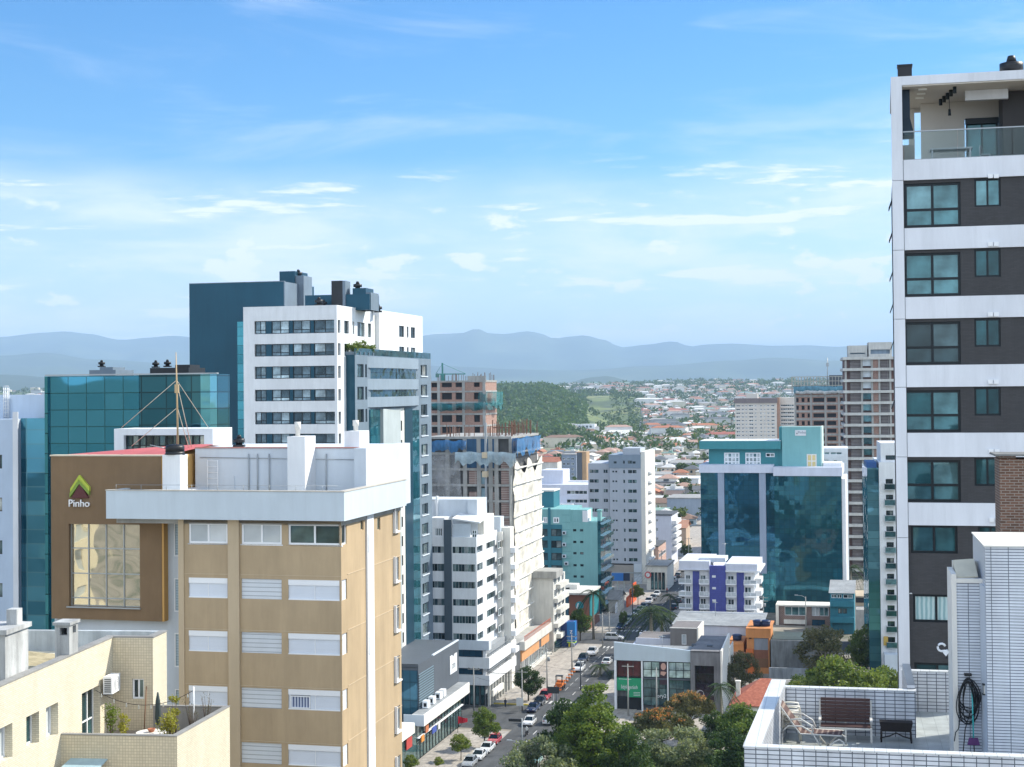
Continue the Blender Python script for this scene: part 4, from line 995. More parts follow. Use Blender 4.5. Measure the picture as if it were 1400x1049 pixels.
def teal_slab():
 b = Bld('teal_glass_slab', 'low wide block of teal mirror glass behind the brown building', 'building', 297, 560, 112, 13.5)
 b.ref = 297
 z = lambda py, px=297: b.F(px, py)[1]; x = lambda px, py=560: b.F(px, py)[0]
 cw = curtainwall('wavy_teal_mirror', (.03, .18, .27), (.05, .23, .33), 1.5, 1.25, (.02, .10, .13), .72, .42, .22, js=.035)
 b.part('glass_wall', MB().box(x(67), x(190), 0, 2.5, 0, z(512)), cw)
 b.part('glass_wall', MB().box(x(190) + .004, x(297), .05, 2.2, 0, z(511.5)), curtainwall('darker_teal_glass', (.012, .09, .13), (.03, .14, .19), 2.0, 1.2, (.01, .05, .07), .55, .12, .25, js=.05))
 b.part('glass_fin', MB().box(x(67) - .25, x(67) - .003, -.2, 1, 0, z(512)), CW_TEAL)
 b.part('glass_return', MB().box(x(284), x(297), -1.2, -.003, z(640), z(512)), curtainwall('clear_teal_glass', (.08, .28, .34), (.12, .34, .40), 2, 1.2, (.05, .16, .2), .6, .3, .3))
 b.part('rear_block', MB().box(x(72), x(190), 2.6, 12, 0, z(513)), GREYF)
 b.part('roof_edge', MB().box(x(67) - .3, x(297), -.04, .3, z(511.5) + .01, z(509.5)), GREYAL)
 b.part('plant_room', MB().box(b.F(122, 505, 6)[0], b.F(158, 505, 6)[0], 6, 9, z(512), b.F(140, 506, 6)[1]).box(b.F(132, 505, 6)[0], b.F(150, 505, 6)[0], 6.5, 8.5, b.F(140, 506, 6)[1], b.F(140, 502, 6)[1]), GREYF)
 b.part('plant_room', MB().box(b.F(205, 505, 7)[0], b.F(258, 505, 7)[0], 7, 10, z(512), b.F(230, 503, 7)[1]).box(b.F(238, 505, 7)[0], b.F(258, 505, 7)[0], 7.2, 9, b.F(230, 503, 7)[1], b.F(230, 499, 7)[1]), BLACKPL)
 b.done()
 for k, (px, py, lab) in enumerate(((139, 502, 'dark roof vent over the left of the teal glass slab'), (213, 503, 'black roof vent left of the mast over the teal glass slab'), (229, 502, 'black roof vent immediately right of the mast over the teal glass slab'))):
  yy = 7.5 if k == 0 else 8.5
  q = b.F(px, py, yy); p = b.M @ Vector((q[0], yy, q[1])); tank_unit('roof_vent', lab, p, .30 if k else .28)
teal_slab()
def white_frame():
 b = Bld('white_framed_building', 'low white framed block with a strip of dark windows behind the red roof', 'building', 300, 600, 105, 13.5)
 b.ref = 290
 z = lambda py, px=290: b.F(px, py)[1]; x = lambda px, py=600: b.F(px, py)[0]
 xr = x(291); xl = x(156)
 h = (x(169), x(279), z(624), z(595))
 b.body(xl, xr, 0, 3.2, 0, z(586), [h], mat=WHITE, depth=.5)
 n = 6
 for k in range(n):
  a = h[0] + (h[1] - h[0]) * k / n; b.win('front', .4, a, a + (h[1] - h[0]) / n, h[2], h[3], G_DARK, BLACKAL, nx=2, nz=2, fw=.07, zt=.5)
 b.done()
white_frame()
# ================================================================ white and navy tower
def white_navy():
 Y = 245.0
 b = Bld('white_navy_tower', 'tall white banded tower with navy rear block and grey curved balconies', 'building', 461, 500, Y, 13.5)
 b.ref = 461
 z = lambda py, px=461: b.F(px, py)[1]; x = lambda px, py=500: b.F(px, py)[0]
 ztop = z(418); X0 = x(333)
 rows = [(437, 455), (469, 486), (500, 517), (532, 548), (563, 580), (593, 611), (625, 643), (656, 674)] + [(687 + 31.3 * k, 705 + 31.3 * k) for k in range(8)]
 xa = x(348)
 band = [(xa, 0.0, z(y1), z(y0)) for y0, y1 in rows]
 s = lambda px, py=500: b.sy(px, py)
 ye = s(511); yw = s(466)
 rh = []; rw = []
 for i, (y0, y1) in enumerate(rows):
  zz = (z(y1), z(y0))
  rh.append((0, yw, *zz))
  if i < 2:
   for (p0, p1) in ((471, 477.5), (482.5, 485), (489, 499), (503.5, 508)):
    h = (s(p0), s(p1), zz[0] - .25 * (p0 > 488), zz[1]); rh.append(h); rw.append(h)
 b.body(X0, 0, 0, ye, 0, ztop, band, rh, WHITE, .45)
 # windows in the bands, separated by dark piers
 segs = [(348.5, 363, 2), (371, 395, 2), (400, 424, 2), (429, 459.5, 2)]
 G_SKY = glass('sky_window_glass', [(0, (.03, .06, .08)), (.5, (.10, .16, .20)), (1, (.35, .45, .5))], .6, .02, .1, .3)
 for y0, y1 in rows:
  for (p0, p1, n) in segs: b.win('front', .35, x(p0), x(p1), z(y1), z(y0), G_SKY, BLACKAL, nx=n, nz=2, fw=.12, zt=.3)
  for (p0, p1) in ((363.2, 370.8), (395.2, 399.8), (424.2, 428.8)): b.part('dark_pier', MB().box(x(p0), x(p1), .25, .44, z(y1), z(y0)), NAVY)
  b.win('right', -.35, .35, yw - .05, z(y1), z(y0), G_SKY, BLACKAL, nx=1, nz=2, fw=.1, zt=.3)
 for h in rw: b.win('right', -.3, *h, G_DARK, BLACKAL, nx=2 if h[1] - h[0] > 2 else 1, fw=.1)
 # white volume further along the side
 y2, y3 = s(519), s(578)
 xv = .0
 ztv = b.S(545, 428)[1]
 h2 = []
 zA = [(b.S(560, 462)[1], b.S(560, 447)[1]), (b.S(560, 487)[1], b.S(560, 475)[1])]
 for (p0, p1) in ((546, 553), (556.5, 559), (562, 568)):
  for q in zA: h2.append((s(p0), s(p1), *q))
 b.part('link_wall', MB().box(X0 + 4, -.7, ye + .003, y2 - .003, 0, z(423)), WHITE2)
 b.body(X0 + 4, xv + .0, y2, y3, 0, ztv, [], h2, WHITE, .3, name='upper_block')
 for h in h2: b.win('right', -.25, *h, G_DARK, BLACKAL, nx=2 if h[1] - h[0] > 1.7 else 1, fw=.1)
 # grey protruding lower block
 xg = x(486) + .2; y0g = s(470) + .3
 y0g = 4.2; xg = b.F(486, 600, y0g)[0]; yEnd = b.sy(590, 600, xg); ztg = b.F(486, 485, y0g)[1]
 t = lambda px, py=600: b.sy(px, py, xg)
 zs_ = lambda py, px: b.S(px, py, xg)[1]
 rows2 = [z(505.) - i * (z(505) - z(532)) * 1.0 for i in range(16)]
 step = zs_(500, 580) - zs_(527, 580)
 zr0 = zs_(499, 580)
 gh = []
 for i in range(17):
  q1 = zr0 - i * step; q0 = q1 - step * .56
  gh.append((t(576), t(584.5), q0, q1))
 zl = zs_(498, 492)
 for i in range(12):
  q1 = zl - i * step * 1.0; q0 = q1 - step * .58; gh.append((t(489), t(498), q0, q1)); gh.append((t(500), t(502.5), q0, q1))
 cutz = zs_(556, 540)
 b.body(-.9, xg, y0g, yEnd, 0, ztg, [], gh, GREYF, .35, name='grey_block')
 b.part('navy_end', MB().box(.002, xg - .02, y0g - .05, y0g - .003, 0, ztg - .02), NAVY)
 for h in gh: b.win('right', xg - .3, *h, G_DARK, BLACKAL if h[0] < t(550) else GREYAL, nx=1 if h[1] - h[0] < 2 else 2, fw=.1)
 mbs = MB()
 for h in gh:
  if h[0] > t(550): mbs.box(xg + .002, xg + .18, h[0] - .2, h[1] + .2, h[2] - .2, h[2] - .03)
 b.part('window_sill', mbs, PALEB)
 # curved double balcony
 yA, yB = t(503), t(573); n = 14
 def curve(off):
  return [(xg + off + 1.3 * math.sin(math.pi * k / n) ** .7, yA + (yB - yA) * k / n) for k in range(n + 1)]
 lev = [zs_(497, 505), zs_(488, 505) + .5, ]
 zt0 = zs_(487, 505)
 for (q0, q1) in ((503, 488), (533, 518), (557, 543)):
  a, c = zs_(q0, 505), zs_(q1, 505); cv = curve(0); mb = MB()
  for k in range(n):
   (x0_, y0_), (x1_, y1_) = cv[k], cv[k + 1]
   mb.quad((x0_, y0_, a), (x1_, y1_, a), (x1_, y1_, c), (x0_, y0_, c)); mb.quad((xg, y0_, c), (x0_, y0_, c), (x1_, y1_, c), (xg, y1_, c)); mb.quad((xg, y0_, a), (xg, y1_, a), (x1_, y1_, a), (x0_, y0_, a))
  b.part('balcony_band', mb, paint('light_blue_grey_cladding', (.24, .30, .36), .45, .06, .5, .1))
 gm = curtainwall('curved_dark_glass', (.03, .08, .10), (.06, .13, .15), 1.6, 3.0, (.01, .02, .03), .7, .8, .5)
 for (q0, q1) in ((518, 503), (543, 533)):
  a, c = zs_(q0, 505), zs_(q1, 505); cv = curve(-.35); mb = MB()
  for k in range(n):
   (x0_, y0_), (x1_, y1_) = cv[k], cv[k + 1]; mb.quad((x0_, y0_, a), (x1_, y1_, a), (x1_, y1_, c), (x0_, y0_, c), smooth=True)
  b.part('balcony_glazing', mb, gm)
 # vertical strips under the balcony
 zc = zs_(558, 540) - .05
 b.part('glass_strip', MB().box(xg + .003, xg + .25, t(505), t(518), 0, zc), CW_TEAL)
 b.part('grey_panel', MB().box(xg + .003, xg + .7, t(519), t(543), 0, zc), paint('pale_grey_cladding', (.42, .47, .48), .55, .05, .5, .12))
 b.part('white_strip', MB().box(xg + .003, xg + .4, t(543.5), t(550), 0, zc), WHITE2)
 mb = MB()
 for k in range(15): mb.box(xg + .401, xg + .43, t(544.5), t(547), zc - 4 - k * step * .92, zc - 2.2 - k * step * .92)
 b.part('slit_windows', mb, DARKIN)
 b.part('navy_strip', MB().box(xg + .003, xg + .45, t(550.5), t(561), 0, zc), NAVY)
 b.part('glass_strip', MB().box(xg + .003, xg + .2, t(562), t(572), 0, zc - .5), CW_TEAL)
 # glass balustrade on the grey roof
 b.part('balustrade', MB().box(xg - .1, xg - .06, y0g, yEnd, ztg + .002, ztg + 1.1), G_TEAL)
 # planting on that roof terrace
 # navy rear block with grey return
 yn = 7.0
 xn0, xn1 = b.F(259, 450, yn)[0], b.F(388, 400, yn)[0]
 ztn = b.F(320, 387, yn)[1]
 b.part('navy_block', MB().box(xn0, x(333) - .003, yn, yn + 22, 0, ztn).box(x(333), xn1, yn, yn + 14, ztop - .5, ztn - .003), NAVY)
 b.part('navy_return', MB().box(xn1 + .002, xn1 + .15, yn, b.sy(416, 410, xn1), ztop - .5, ztn), GREYF)
 b.part('navy_coping', MB().box(xn0, xn1 + .15, yn - .06, yn + .3, ztn + .001, ztn + .12), GREYF)
 b.part('glass_strip', MB().box(x(323), x(333) - .002, .5, yn, 0, z(437)), CW_TEAL)
 # roof houses
 def house(p0, p1, pt, yy, d, m, name='roof_house', pb=418):
  a0, a1 = b.F(p0, pt, yy)[0], b.F(p1, pt, yy)[0]; zz = b.F((p0 + p1) / 2, pt, yy)[1]
  return b.part(name, MB().box(a0, a1, yy, yy + d, ztop - .3, zz), m)
 house(382, 403, 371, 13, 6, NAVY); house(403.5, 415, 377, 13.2, 4, GREYF)
 house(417, 505, 403, 9, 5, NAVY); house(453, 468, 384, 8.8, 2.5, BLACKPL); house(468.2, 472, 384, 8.8, 2.5, GREYF); house(482, 500, 394, 9.5, 4, NAVY); house(500.2, 507, 400, 9.5, 4, GREYF)
 b.part('coping', MB().box(X0, .02, -.03, .3, ztop + .001, ztop + .1).box(-.3, .02, .302, ye, ztop + .001, ztop + .1), WHITEAL)
 b.done()
 for (px, py, yy, sc__, lab) in ((408, 377, 15, .9, 'black roof vent over the navy block, highest on the white tower'), (489, 394, 11, .95, 'black roof vent on the narrow shaft of the white tower roof'), (436, 415, 6, .9, 'black roof vent on the front edge of the white tower roof'), (443, 416, 9, .7, 'small black roof vent behind its neighbour on the white tower roof'), (517, 424, 18, .9, 'black roof vent at the right end of the white tower roof')):
  q = b.F(px, py, yy); tank_unit('roof_vent', lab, b.M @ Vector((q[0], yy, q[1] - .4)), sc__ * .8)
 for k in range(5):
  yy = y0g + 1 + k * 2.2; p = b.M @ Vector((xg - 1.0, yy, ztg))
  PLANTS.append((p, .7 + .25 * (k % 3)))
PLANTS = []
white_navy()
def neighbours():
 for (px, py, X, Y, w_, d_, h_, m, lab) in ((0, 0, -78, 22, 22, 34, 63, MATS['cream_brick_tile'], 'cream tiled neighbour block outside the view, mirrored in the gold window'), (0, 0, -132, 30, 30, 30, 76, WHITE, 'white neighbour block outside the view, mirrored in the teal glass')):
  b = Bld('neighbour_block', lab, 'building', None, None, (X, Y, 0), 13.5)
  rows = rep(h_ - 2, 1.5, 3, 12); cols = [(-(w_ - 2) + k * 5, -(w_ - 2) + k * 5 + 2.6) for k in range(int(w_ / 5))]; rc = [(2 + k * 5, 5 + k * 5) for k in range(int(d_ / 5))]
  b.body(-w_, 0, 0, d_, 0, h_, [], holes(rc, rows), m, .3)
  mb = MB().box(-w_ + .4, -.28, .4, d_ - .4, h_ - 40, h_ - 1); b.part('dark_core', mb, G_BLIND)
  b.part('roof_block', MB().box(-w_ * .7, -w_ * .2, d_ * .3, d_ * .7, h_ + .01, h_ + 4), PALEB)
  b.done()
neighbours()
# ================================================================ ground, hills, street
def UV(u, v, z=0.0): p = SD * u + SR * v; return Vector((p.x, p.y, z))
def sstep(a, b, x): t = max(0, min(1, (x - a) / (b - a))); return t * t * (3 - 2 * t)
def terrain(x, y):
 if y < 1500: return 0.0
 k = x / y * FPX + 700          # bearing, as a position across the photograph
 n = noise.noise(Vector((x / 420, y / 420, 3.3)))
 fh = (56 + 8 * noise.noise(Vector((x / 160, 1.7, 4)))) * sstep(1750, 2950, y) * (1 - sstep(3300, 4300, y)) * (1 - sstep(60, 190, x)) * sstep(-1100, -300, x)
 gh = 42 * sstep(2500, 3400, y) * (1 - sstep(3700, 4300, y)) * sstep(70, 160, x) * (1 - sstep(240, 420, x))
 th = (62 + 16 * n) * sstep(3300, 5200, y) * (1 - sstep(5800, 7500, y))
 return max(fh, gh, th, 6 * n * sstep(1500, 2500, y)) + 10 * n * sstep(8000, 11000, y)
def build_ground():
 ys = [-600, -200, 0, 100, 200, 300, 400, 500, 650, 800, 1000, 1250, 1500] + [1500 + 60 * i for i in range(1, 100)] + [7600, 8200, 9000, 10000, 12000, 15000, 19000, 24000, 30000]
 mb = MB(); nx = 150; rows = []
 for y in ys:
  hw = max(900, y * .60 + 500)
  row = []
  for i in range(nx + 1):
   t = i / nx * 2 - 1; x = hw * (.55 * t + .45 * t ** 3)
   row.append(len(mb.v)); mb.v.append((x, y, terrain(x, y)))
  rows.append(row)
 for a, c in zip(rows, rows[1:]):
  for i in range(nx): mb.f.append((a[i], a[i + 1], c[i + 1], c[i])); mb.mi.append(0); mb.sm.append(True)
 t = NT('ground'); v = t.coords()
 big = t.noise(v, .004, 5, .6); med = t.noise(v, .03, 5, .6); fine = t.noise(v, .4, 4)
 c = t.ramp(big, [(.36, (.06, .09, .03)), (.5, (.12, .165, .045)), (.60, (.22, .24, .08)), (.72, (.17, .14, .07))])
 c = t.mix(t.ramp(med, [(.5, (0, 0, 0)), (.62, (1, 1, 1))]), c, (.05, .075, .035))
 town = t.ramp(t.noise(v, .05, 5, .6), [(.38, (.07, .085, .05)), (.5, (.22, .20, .17)), (.66, (.30, .27, .22))])
 sp = t.n('SeparateXYZ'); t.lk(v, sp.inputs[0]); mr = t.n('MapRange'); t.lk(sp.outputs[1], mr.inputs[0]); t.val(mr, 1, 1300.0); t.val(mr, 2, 1900.0); t.val(mr, 3, 1.0); t.val(mr, 4, 0.0)
 c = t.mix(mr.outputs[0], c, town)
 c = t.mix(1.0, c, t.ramp(fine, [(.3, (.8,) * 3), (.7, (1.1,) * 3)]), 'MULTIPLY')
 t.lk(c, t.b.inputs['Base Color']); t.b.inputs['Roughness'].default_value = .95
 structure(mb.build('ground', t.m))
 # mountains
 mt = NT('mountain_forest'); v = mt.coords()
 c = mt.ramp(mt.noise(v, .0006, 8, .65), [(.35, (.03, .05, .03)), (.55, (.06, .09, .045)), (.7, (.12, .14, .07))])
 mt.lk(c, mt.b.inputs['Base Color']); mt.b.inputs['Roughness'].default_value = 1.0
 def ridge(name, Y, prof, depth, seed, rough):
  pts = [(at(px, py, Y).x, at(px, py, Y).z) for px, py in prof]
  mb = MB(); nx_, ny = 260, 22; x0, x1 = pts[0][0], pts[-1][0]; rows = []
  def hz(x):
   for (a, za), (c_, zc) in zip(pts, pts[1:]):
    if a <= x <= c_: t_ = (x - a) / (c_ - a); t_ = t_ * t_ * (3 - 2 * t_); return za + (zc - za) * t_
   return pts[-1][1]
  for j in range(ny + 1):
   f = j / ny * 2 - 1; y = Y + depth * f; row = []
   for i in range(nx_ + 1):
    x = (x0 + (x1 - x0) * i / nx_); h = hz(x)
    nn = noise.fractal(Vector((x / 1500, y / 1500, seed)), 1.0, 2.1, 6)
    k = (1 - abs(f)) ** (1.25 if f < 0 else 1); sharp = math.exp(-(f * 5) ** 2)
    z_ = h * k * (1 + rough * nn * (1 - sharp)) + 18 * nn * sharp
    row.append(len(mb.v)); mb.v.append((x * y / Y, y, max(z_, -30) - (20 if abs(f) > .98 else 0)))
   rows.append(row)
  for a, c_ in zip(rows, rows[1:]):
   for i in range(nx_): mb.f.append((a[i], a[i + 1], c_[i + 1], c_[i])); mb.mi.append(0); mb.sm.append(True)
  structure(mb.build(name, mt.m))
 ridge('mountains', 21000, [(-700, 455), (-300, 470), (0, 461), (60, 455), (85, 453), (120, 456), (165, 464), (205, 461), (235, 459), (300, 466), (380, 458), (470, 470), (560, 462), (600, 457), (650, 455), (690, 457), (722, 453), (745, 458), (757, 464), (778, 461), (800, 459), (822, 464), (850, 475), (885, 471), (920, 466), (945, 473), (965, 471), (1000, 470), (1055, 472), (1095, 471), (1150, 474), (1250, 468), (1400, 462), (1750, 470), (2100, 480)], 5200, 1.0, .55)
 ridge('mountains', 14500, [(-700, 500), (-200, 495), (0, 486), (60, 482), (130, 492), (260, 500), (420, 497), (590, 500), (700, 505), (800, 507), (900, 500), (1000, 492), (1060, 488), (1140, 492), (1217, 500), (1400, 490), (2100, 500)], 3600, 7.0, .5)
 ridge('hills', 9000, [(-700, 520), (0, 512), (120, 520), (300, 522), (590, 524), (700, 524), (770, 524), (810, 516), (830, 514), (860, 521), (960, 524), (1080, 522), (1217, 520), (1500, 524), (2100, 524)], 1900, 3.0, .6)
build_ground()
def build_street():
 asp = NT('asphalt'); v = asp.coords()
 c = asp.ramp(asp.noise(v, .35, 6, .65), [(.3, (.036, .040, .044)), (.5, (.056, .060, .064)), (.7, (.072, .076, .080))])
 c = asp.mix(1.0, c, asp.ramp(asp.noise(v, 1.0, 4, .6, (.9, .06, 1)), [(.4, (.8,) * 3), (.6, (1.08,) * 3)]), 'MULTIPLY')
 asp.lk(c, asp.b.inputs['Base Color']); asp.b.inputs['Roughness'].default_value = .85; asp.bump(asp.noise(v, 30, 3), .2, .01)
 pav = tiled('pavement', (.38, .35, .31), (.24, .22, .20), 1.2, 1.2, .02, .85, .14, 0, .2, floor=True, streak=.3)
 kerb = paint('kerb_stone', (.42, .41, .39), .85, .1, 1, .2)
 rz = R(-STREET)
 def sheet(name, u0, u1, v0, v1, z_, m):
  o = MB().quad((v0, u0, z_), (v1, u0, z_), (v1, u1, z_), (v0, u1, z_)).build(name, m, None, (0, 0, 0), rz); return structure(o)
 sheet('road', 60, 900, -64, -55, .02, asp.m)
 sheet('side_road', 264, 284, -120, -64.0, .016, asp.m); sheet('side_road', 356, 372, -140, -64.0, .016, asp.m); sheet('side_road', 354, 370, -55.0, 60, .016, asp.m)
 def walk(name, u0, u1, v0, v1, side):
  o = MB().box(v0, v1, u0, u1, 0, .14).build(name, pav, None, (0, 0, 0), rz); structure(o)
  x = v1 if side > 0 else v0
  k = MB().box(x, x + .18 * side, u0, u1, 0, .15).build('kerb', kerb, None, (0, 0, 0), rz); structure(k)
 walk('pavement', 150, 262, -90, -64.3, 1); walk('pavement', 285.5, 354.5, -80, -64.3, 1); walk('pavement', 373.5, 900, -80, -64.3, 1)
 walk('pavement', 255, 352, -54.7, -45, -1); walk('pavement', 371.5, 900, -54.7, -48, -1)
 yel = paint('yellow_kerb_paint', (.52, .40, .06), .7, .15, 2, .2); wht = paint('white_road_paint', (.62, .62, .60), .7, .12, 2, .2)
 structure(MB().box(-78, -64.4, 284.9, 285.4, 0, .155).build('yellow_kerb', yel, None, (0, 0, 0), rz))
 mb = MB()
 u = 100
 while u < 880:
  if not (262 < u < 286 or 352 < u < 374): mb.quad((-59.6, u, .03), (-59.45, u, .03), (-59.45, u + 3, .03), (-59.6, u + 3, .03))
  u += 7
 for uc in (287.0, 350.5, 375.5):
  k = -63.4
  while k < -55.6: mb.quad((k, uc, .031), (k + .45, uc, .031), (k + .45, uc + 2.6, .031), (k, uc + 2.6, .031)); k += .95
 for k in range(10): mb.quad((-61.9, 300 + k * 5.2, .031), (-61.8, 300 + k * 5.2, .031), (-61.8, 303.4 + k * 5.2, .031), (-61.9, 303.4 + k * 5.2, .031))
 structure(mb.build('road_markings', wht, None, (0, 0, 0), rz))
 # park lawn and forecourt
 lawn = NT('lawn_base'); v = lawn.coords(); lawn.lk(lawn.ramp(lawn.noise(v, .5, 5), [(.3, (.05, .10, .015)), (.7, (.13, .20, .03))]), lawn.b.inputs['Base Color']); lawn.b.inputs['Roughness'].default_value = .95
 structure(MB().quad((-50, 150, .022), (40, 150, .022), (40, 256, .022), (-50, 256, .022)).build('lawn', lawn.m, None, (0, 0, 0), rz))
 structure(MB().quad((-45, 257, .024), (-2, 257, .024), (-2, 290, .024), (-45, 290, .024)).build('forecourt', pav, None, (0, 0, 0), rz))
build_street()
# ================================================================ left side of the street
def UVb(name, label, u, v, cat='building', theta=STREET): return Bld(name, label, cat, None, None, UV(u, v), theta)
DGREY = paint('dark_grey_cladding', (.085, .10, .12), .6, .06, .5, .08)
GREYW = paint('grey_render', (.27, .29, .31), .75, .08, .5, .12)
OFFW = paint('off_white_render', (.66, .65, .60), .7, .07, .5, .2)
SHOPG = glass('shop_glass', [(0, (.02, .05, .05)), (.5, (.05, .12, .12)), (1, (.12, .2, .2))], .35, .05, .03)
def podium():
 b = UVb('grey_podium_building', 'dark grey low building with slatted cladding and white shop canopy on the street', 225, -75.5)
 xu = 1.0
 S = lambda px, py, x=xu: b.S(px, py, x)
 y1, zt = S(627, 876); y0 = S(592, 896)[0]; yl = S(572, 940)[0]
 zlow = S(627, 940)[1]
 b.body(-34, xu, yl, y1, 0, zt, [], [], DGREY)
 slat = tiled('blue_grey_slats', (.16, .23, .28), (.035, .05, .06), 30, .42, .10, .5, .06, bump=.9)
 b.part('slatted_cladding', MB().box(xu + .003, xu + .12, yl + .1, y0, 5, zt - 1.6), slat)
 b.part('wall_coping', MB().box(xu - .3, xu + .04, y0 + .1, y1 + .02, zt + .001, zt + .22), PALEB)
 b.part('dark_glass_front', MB().box(b.F(548, 950, yl)[0], xu - .1, yl - .1, yl - .004, 5, S(572, 917)[1]), CW_BLUE)
 zr = b.F(560, 917, yl)[1]
 b.part('roof_railing', MB().box(b.F(540, 915, yl)[0], xu, yl - .1, yl - .06, zr + 1.0, zr + 1.08).box(b.F(540, 915, yl)[0], xu, yl - .1, yl - .06, zr + .5, zr + .55), BLACKAL)
 # white sign on the wall
 q = b.S(619.5, 908, xu); sg = b.part('wall_sign', MB().prism([(xu + .006, q[0] - 2.2, q[1] - 1.5), (xu + .006, q[0] + 2.2, q[1] - 1.5), (xu + .006, q[0] + 2.2, q[1] + 1.7), (xu + .006, q[0] + .8, q[1] + 1.7), (xu + .006, q[0], q[1] + 1.2), (xu + .006, q[0] - .8, q[1] + 1.7), (xu + .006, q[0] - 2.2, q[1] + 1.7)], (.1, 0, 0)), WHITE)
 text('sign_letters', 'zm', 1.9, GREYAL, b.root, (xu + .13, q[0], q[1] - .1), (R(90), 0, R(90)), .02)
 # shop level with white fascia
 xf = 3.2; xs = 1.9
 ya, za = b.S(580, 985, xf); yb_, zb_ = b.S(642, 940, xf)
 zf1 = b.S(642, 933, xf)[1]; zf0 = b.S(642, 947, xf)[1]
 b.part('canopy', MB().box(xu + .13, xf, ya, yb_, zf0, zf1), WHITE2)
 b.part('canopy_roof', MB().box(xu + .13, xf - .2, ya + .2, yb_ - .2, zf1 + .002, zf1 + .03), ROOFG)
 # glazed shop front of separate bays
 n = 15; L = yb_ - ya - 1.0
 for k in range(n):
  a = ya + L * k / n
  b.win('right', xs, a + .08, a + L / n - .08, .2, zf0 - 2.1, SHOPG, BLACKAL, nx=1, nz=2, fw=.1, name='shop_window', zt=.75)
  b.win('right', xs, a + .08, a + L / n - .08, zf0 - 1.9, zf0 - .05, SHOPG, BLACKAL, nx=1, nz=1, fw=.09, name='transom_window')
 b.part('shop_wall', MB().box(-5, xs - .15, ya, yb_ - .6, 0, zf0 - .003), DARKIN)
 b.part('shop_beam', MB().box(xs - .14, xs + .35, ya, yb_ - .8, zf0 - 2.08, zf0 - 1.92), WHITEAL)
 pal = [('orange_sign', (.62, .25, .05), .04, .10), ('orange_poster', (.50, .17, .07), .13, .19), ('blue_sign', (.05, .09, .35), .27, .36), ('white_sign_panel', (.7, .7, .7), .40, .44)]
 for nme, c_, f0, f1 in pal:
  b.part('shop_sign', MB().box(xs + .352, xs + .5, ya + L * f0, ya + L * f1, zf0 - (2.9 if 'poster' not in nme else 1.9), zf0 - (1.9 if 'poster' not in nme else .1)), paint(nme, c_, .5, .05, 1, .05))
 # nearer, lower canopy
 ya2, yb2 = b.S(546, 1010, xf)[0], b.S(567, 995, xf)[0]
 zg1, zg0 = b.S(567, 988, xf)[1], b.S(567, 1002, xf)[1]
 b.part('canopy', MB().box(-6, xf, ya2 - 8, yb2, zg0, zg1), WHITE2)
 b.part('shop_wall', MB().box(-6, xs, ya2 - 8, ya - .01, 0, zg0 - .003), SHOPG)
 b.part('shop_sign', MB().box(xs + .1, xs + .25, yb2 - 1.0, yb2 + 2.0, zg0 - 2.6, zg0 - 1.0), paint('red_sign', (.45, .06, .05), .5, .05, 1, .05))
 b.part('front_return', MB().box(b.F(552, 985, ya)[0], xf - .003, ya - .12, ya - .003, zf0, zf1), PALEB)
 b.done()
 # condensers on the canopy roof
 for k, (px, py) in enumerate(((584, 973), (592, 966), (601, 958), (606, 952))):
  q = b.S(px, py, xf - .9); p = b.M @ Vector((xf - 1.7, q[0], zf1 + .03))
  r = empty('air_conditioner', p, R(-STREET), ['white condenser nearest the camera on the white shop canopy', 'second white condenser along the white shop canopy', 'third white condenser along the white shop canopy', 'farthest white condenser along the white shop canopy'][k], 'air conditioner')
  MB().box(0, .9, 0, 1.5, .06, 1.2).build('casing', WHITEAL, r); MB().box(.2, .7, -.02, -.002, .3, .9).build('fan_grille', DARKIN, r); MB().box(0, .9, .1, .2, 0, .058).build('foot', BLACKPL, r)
podium()
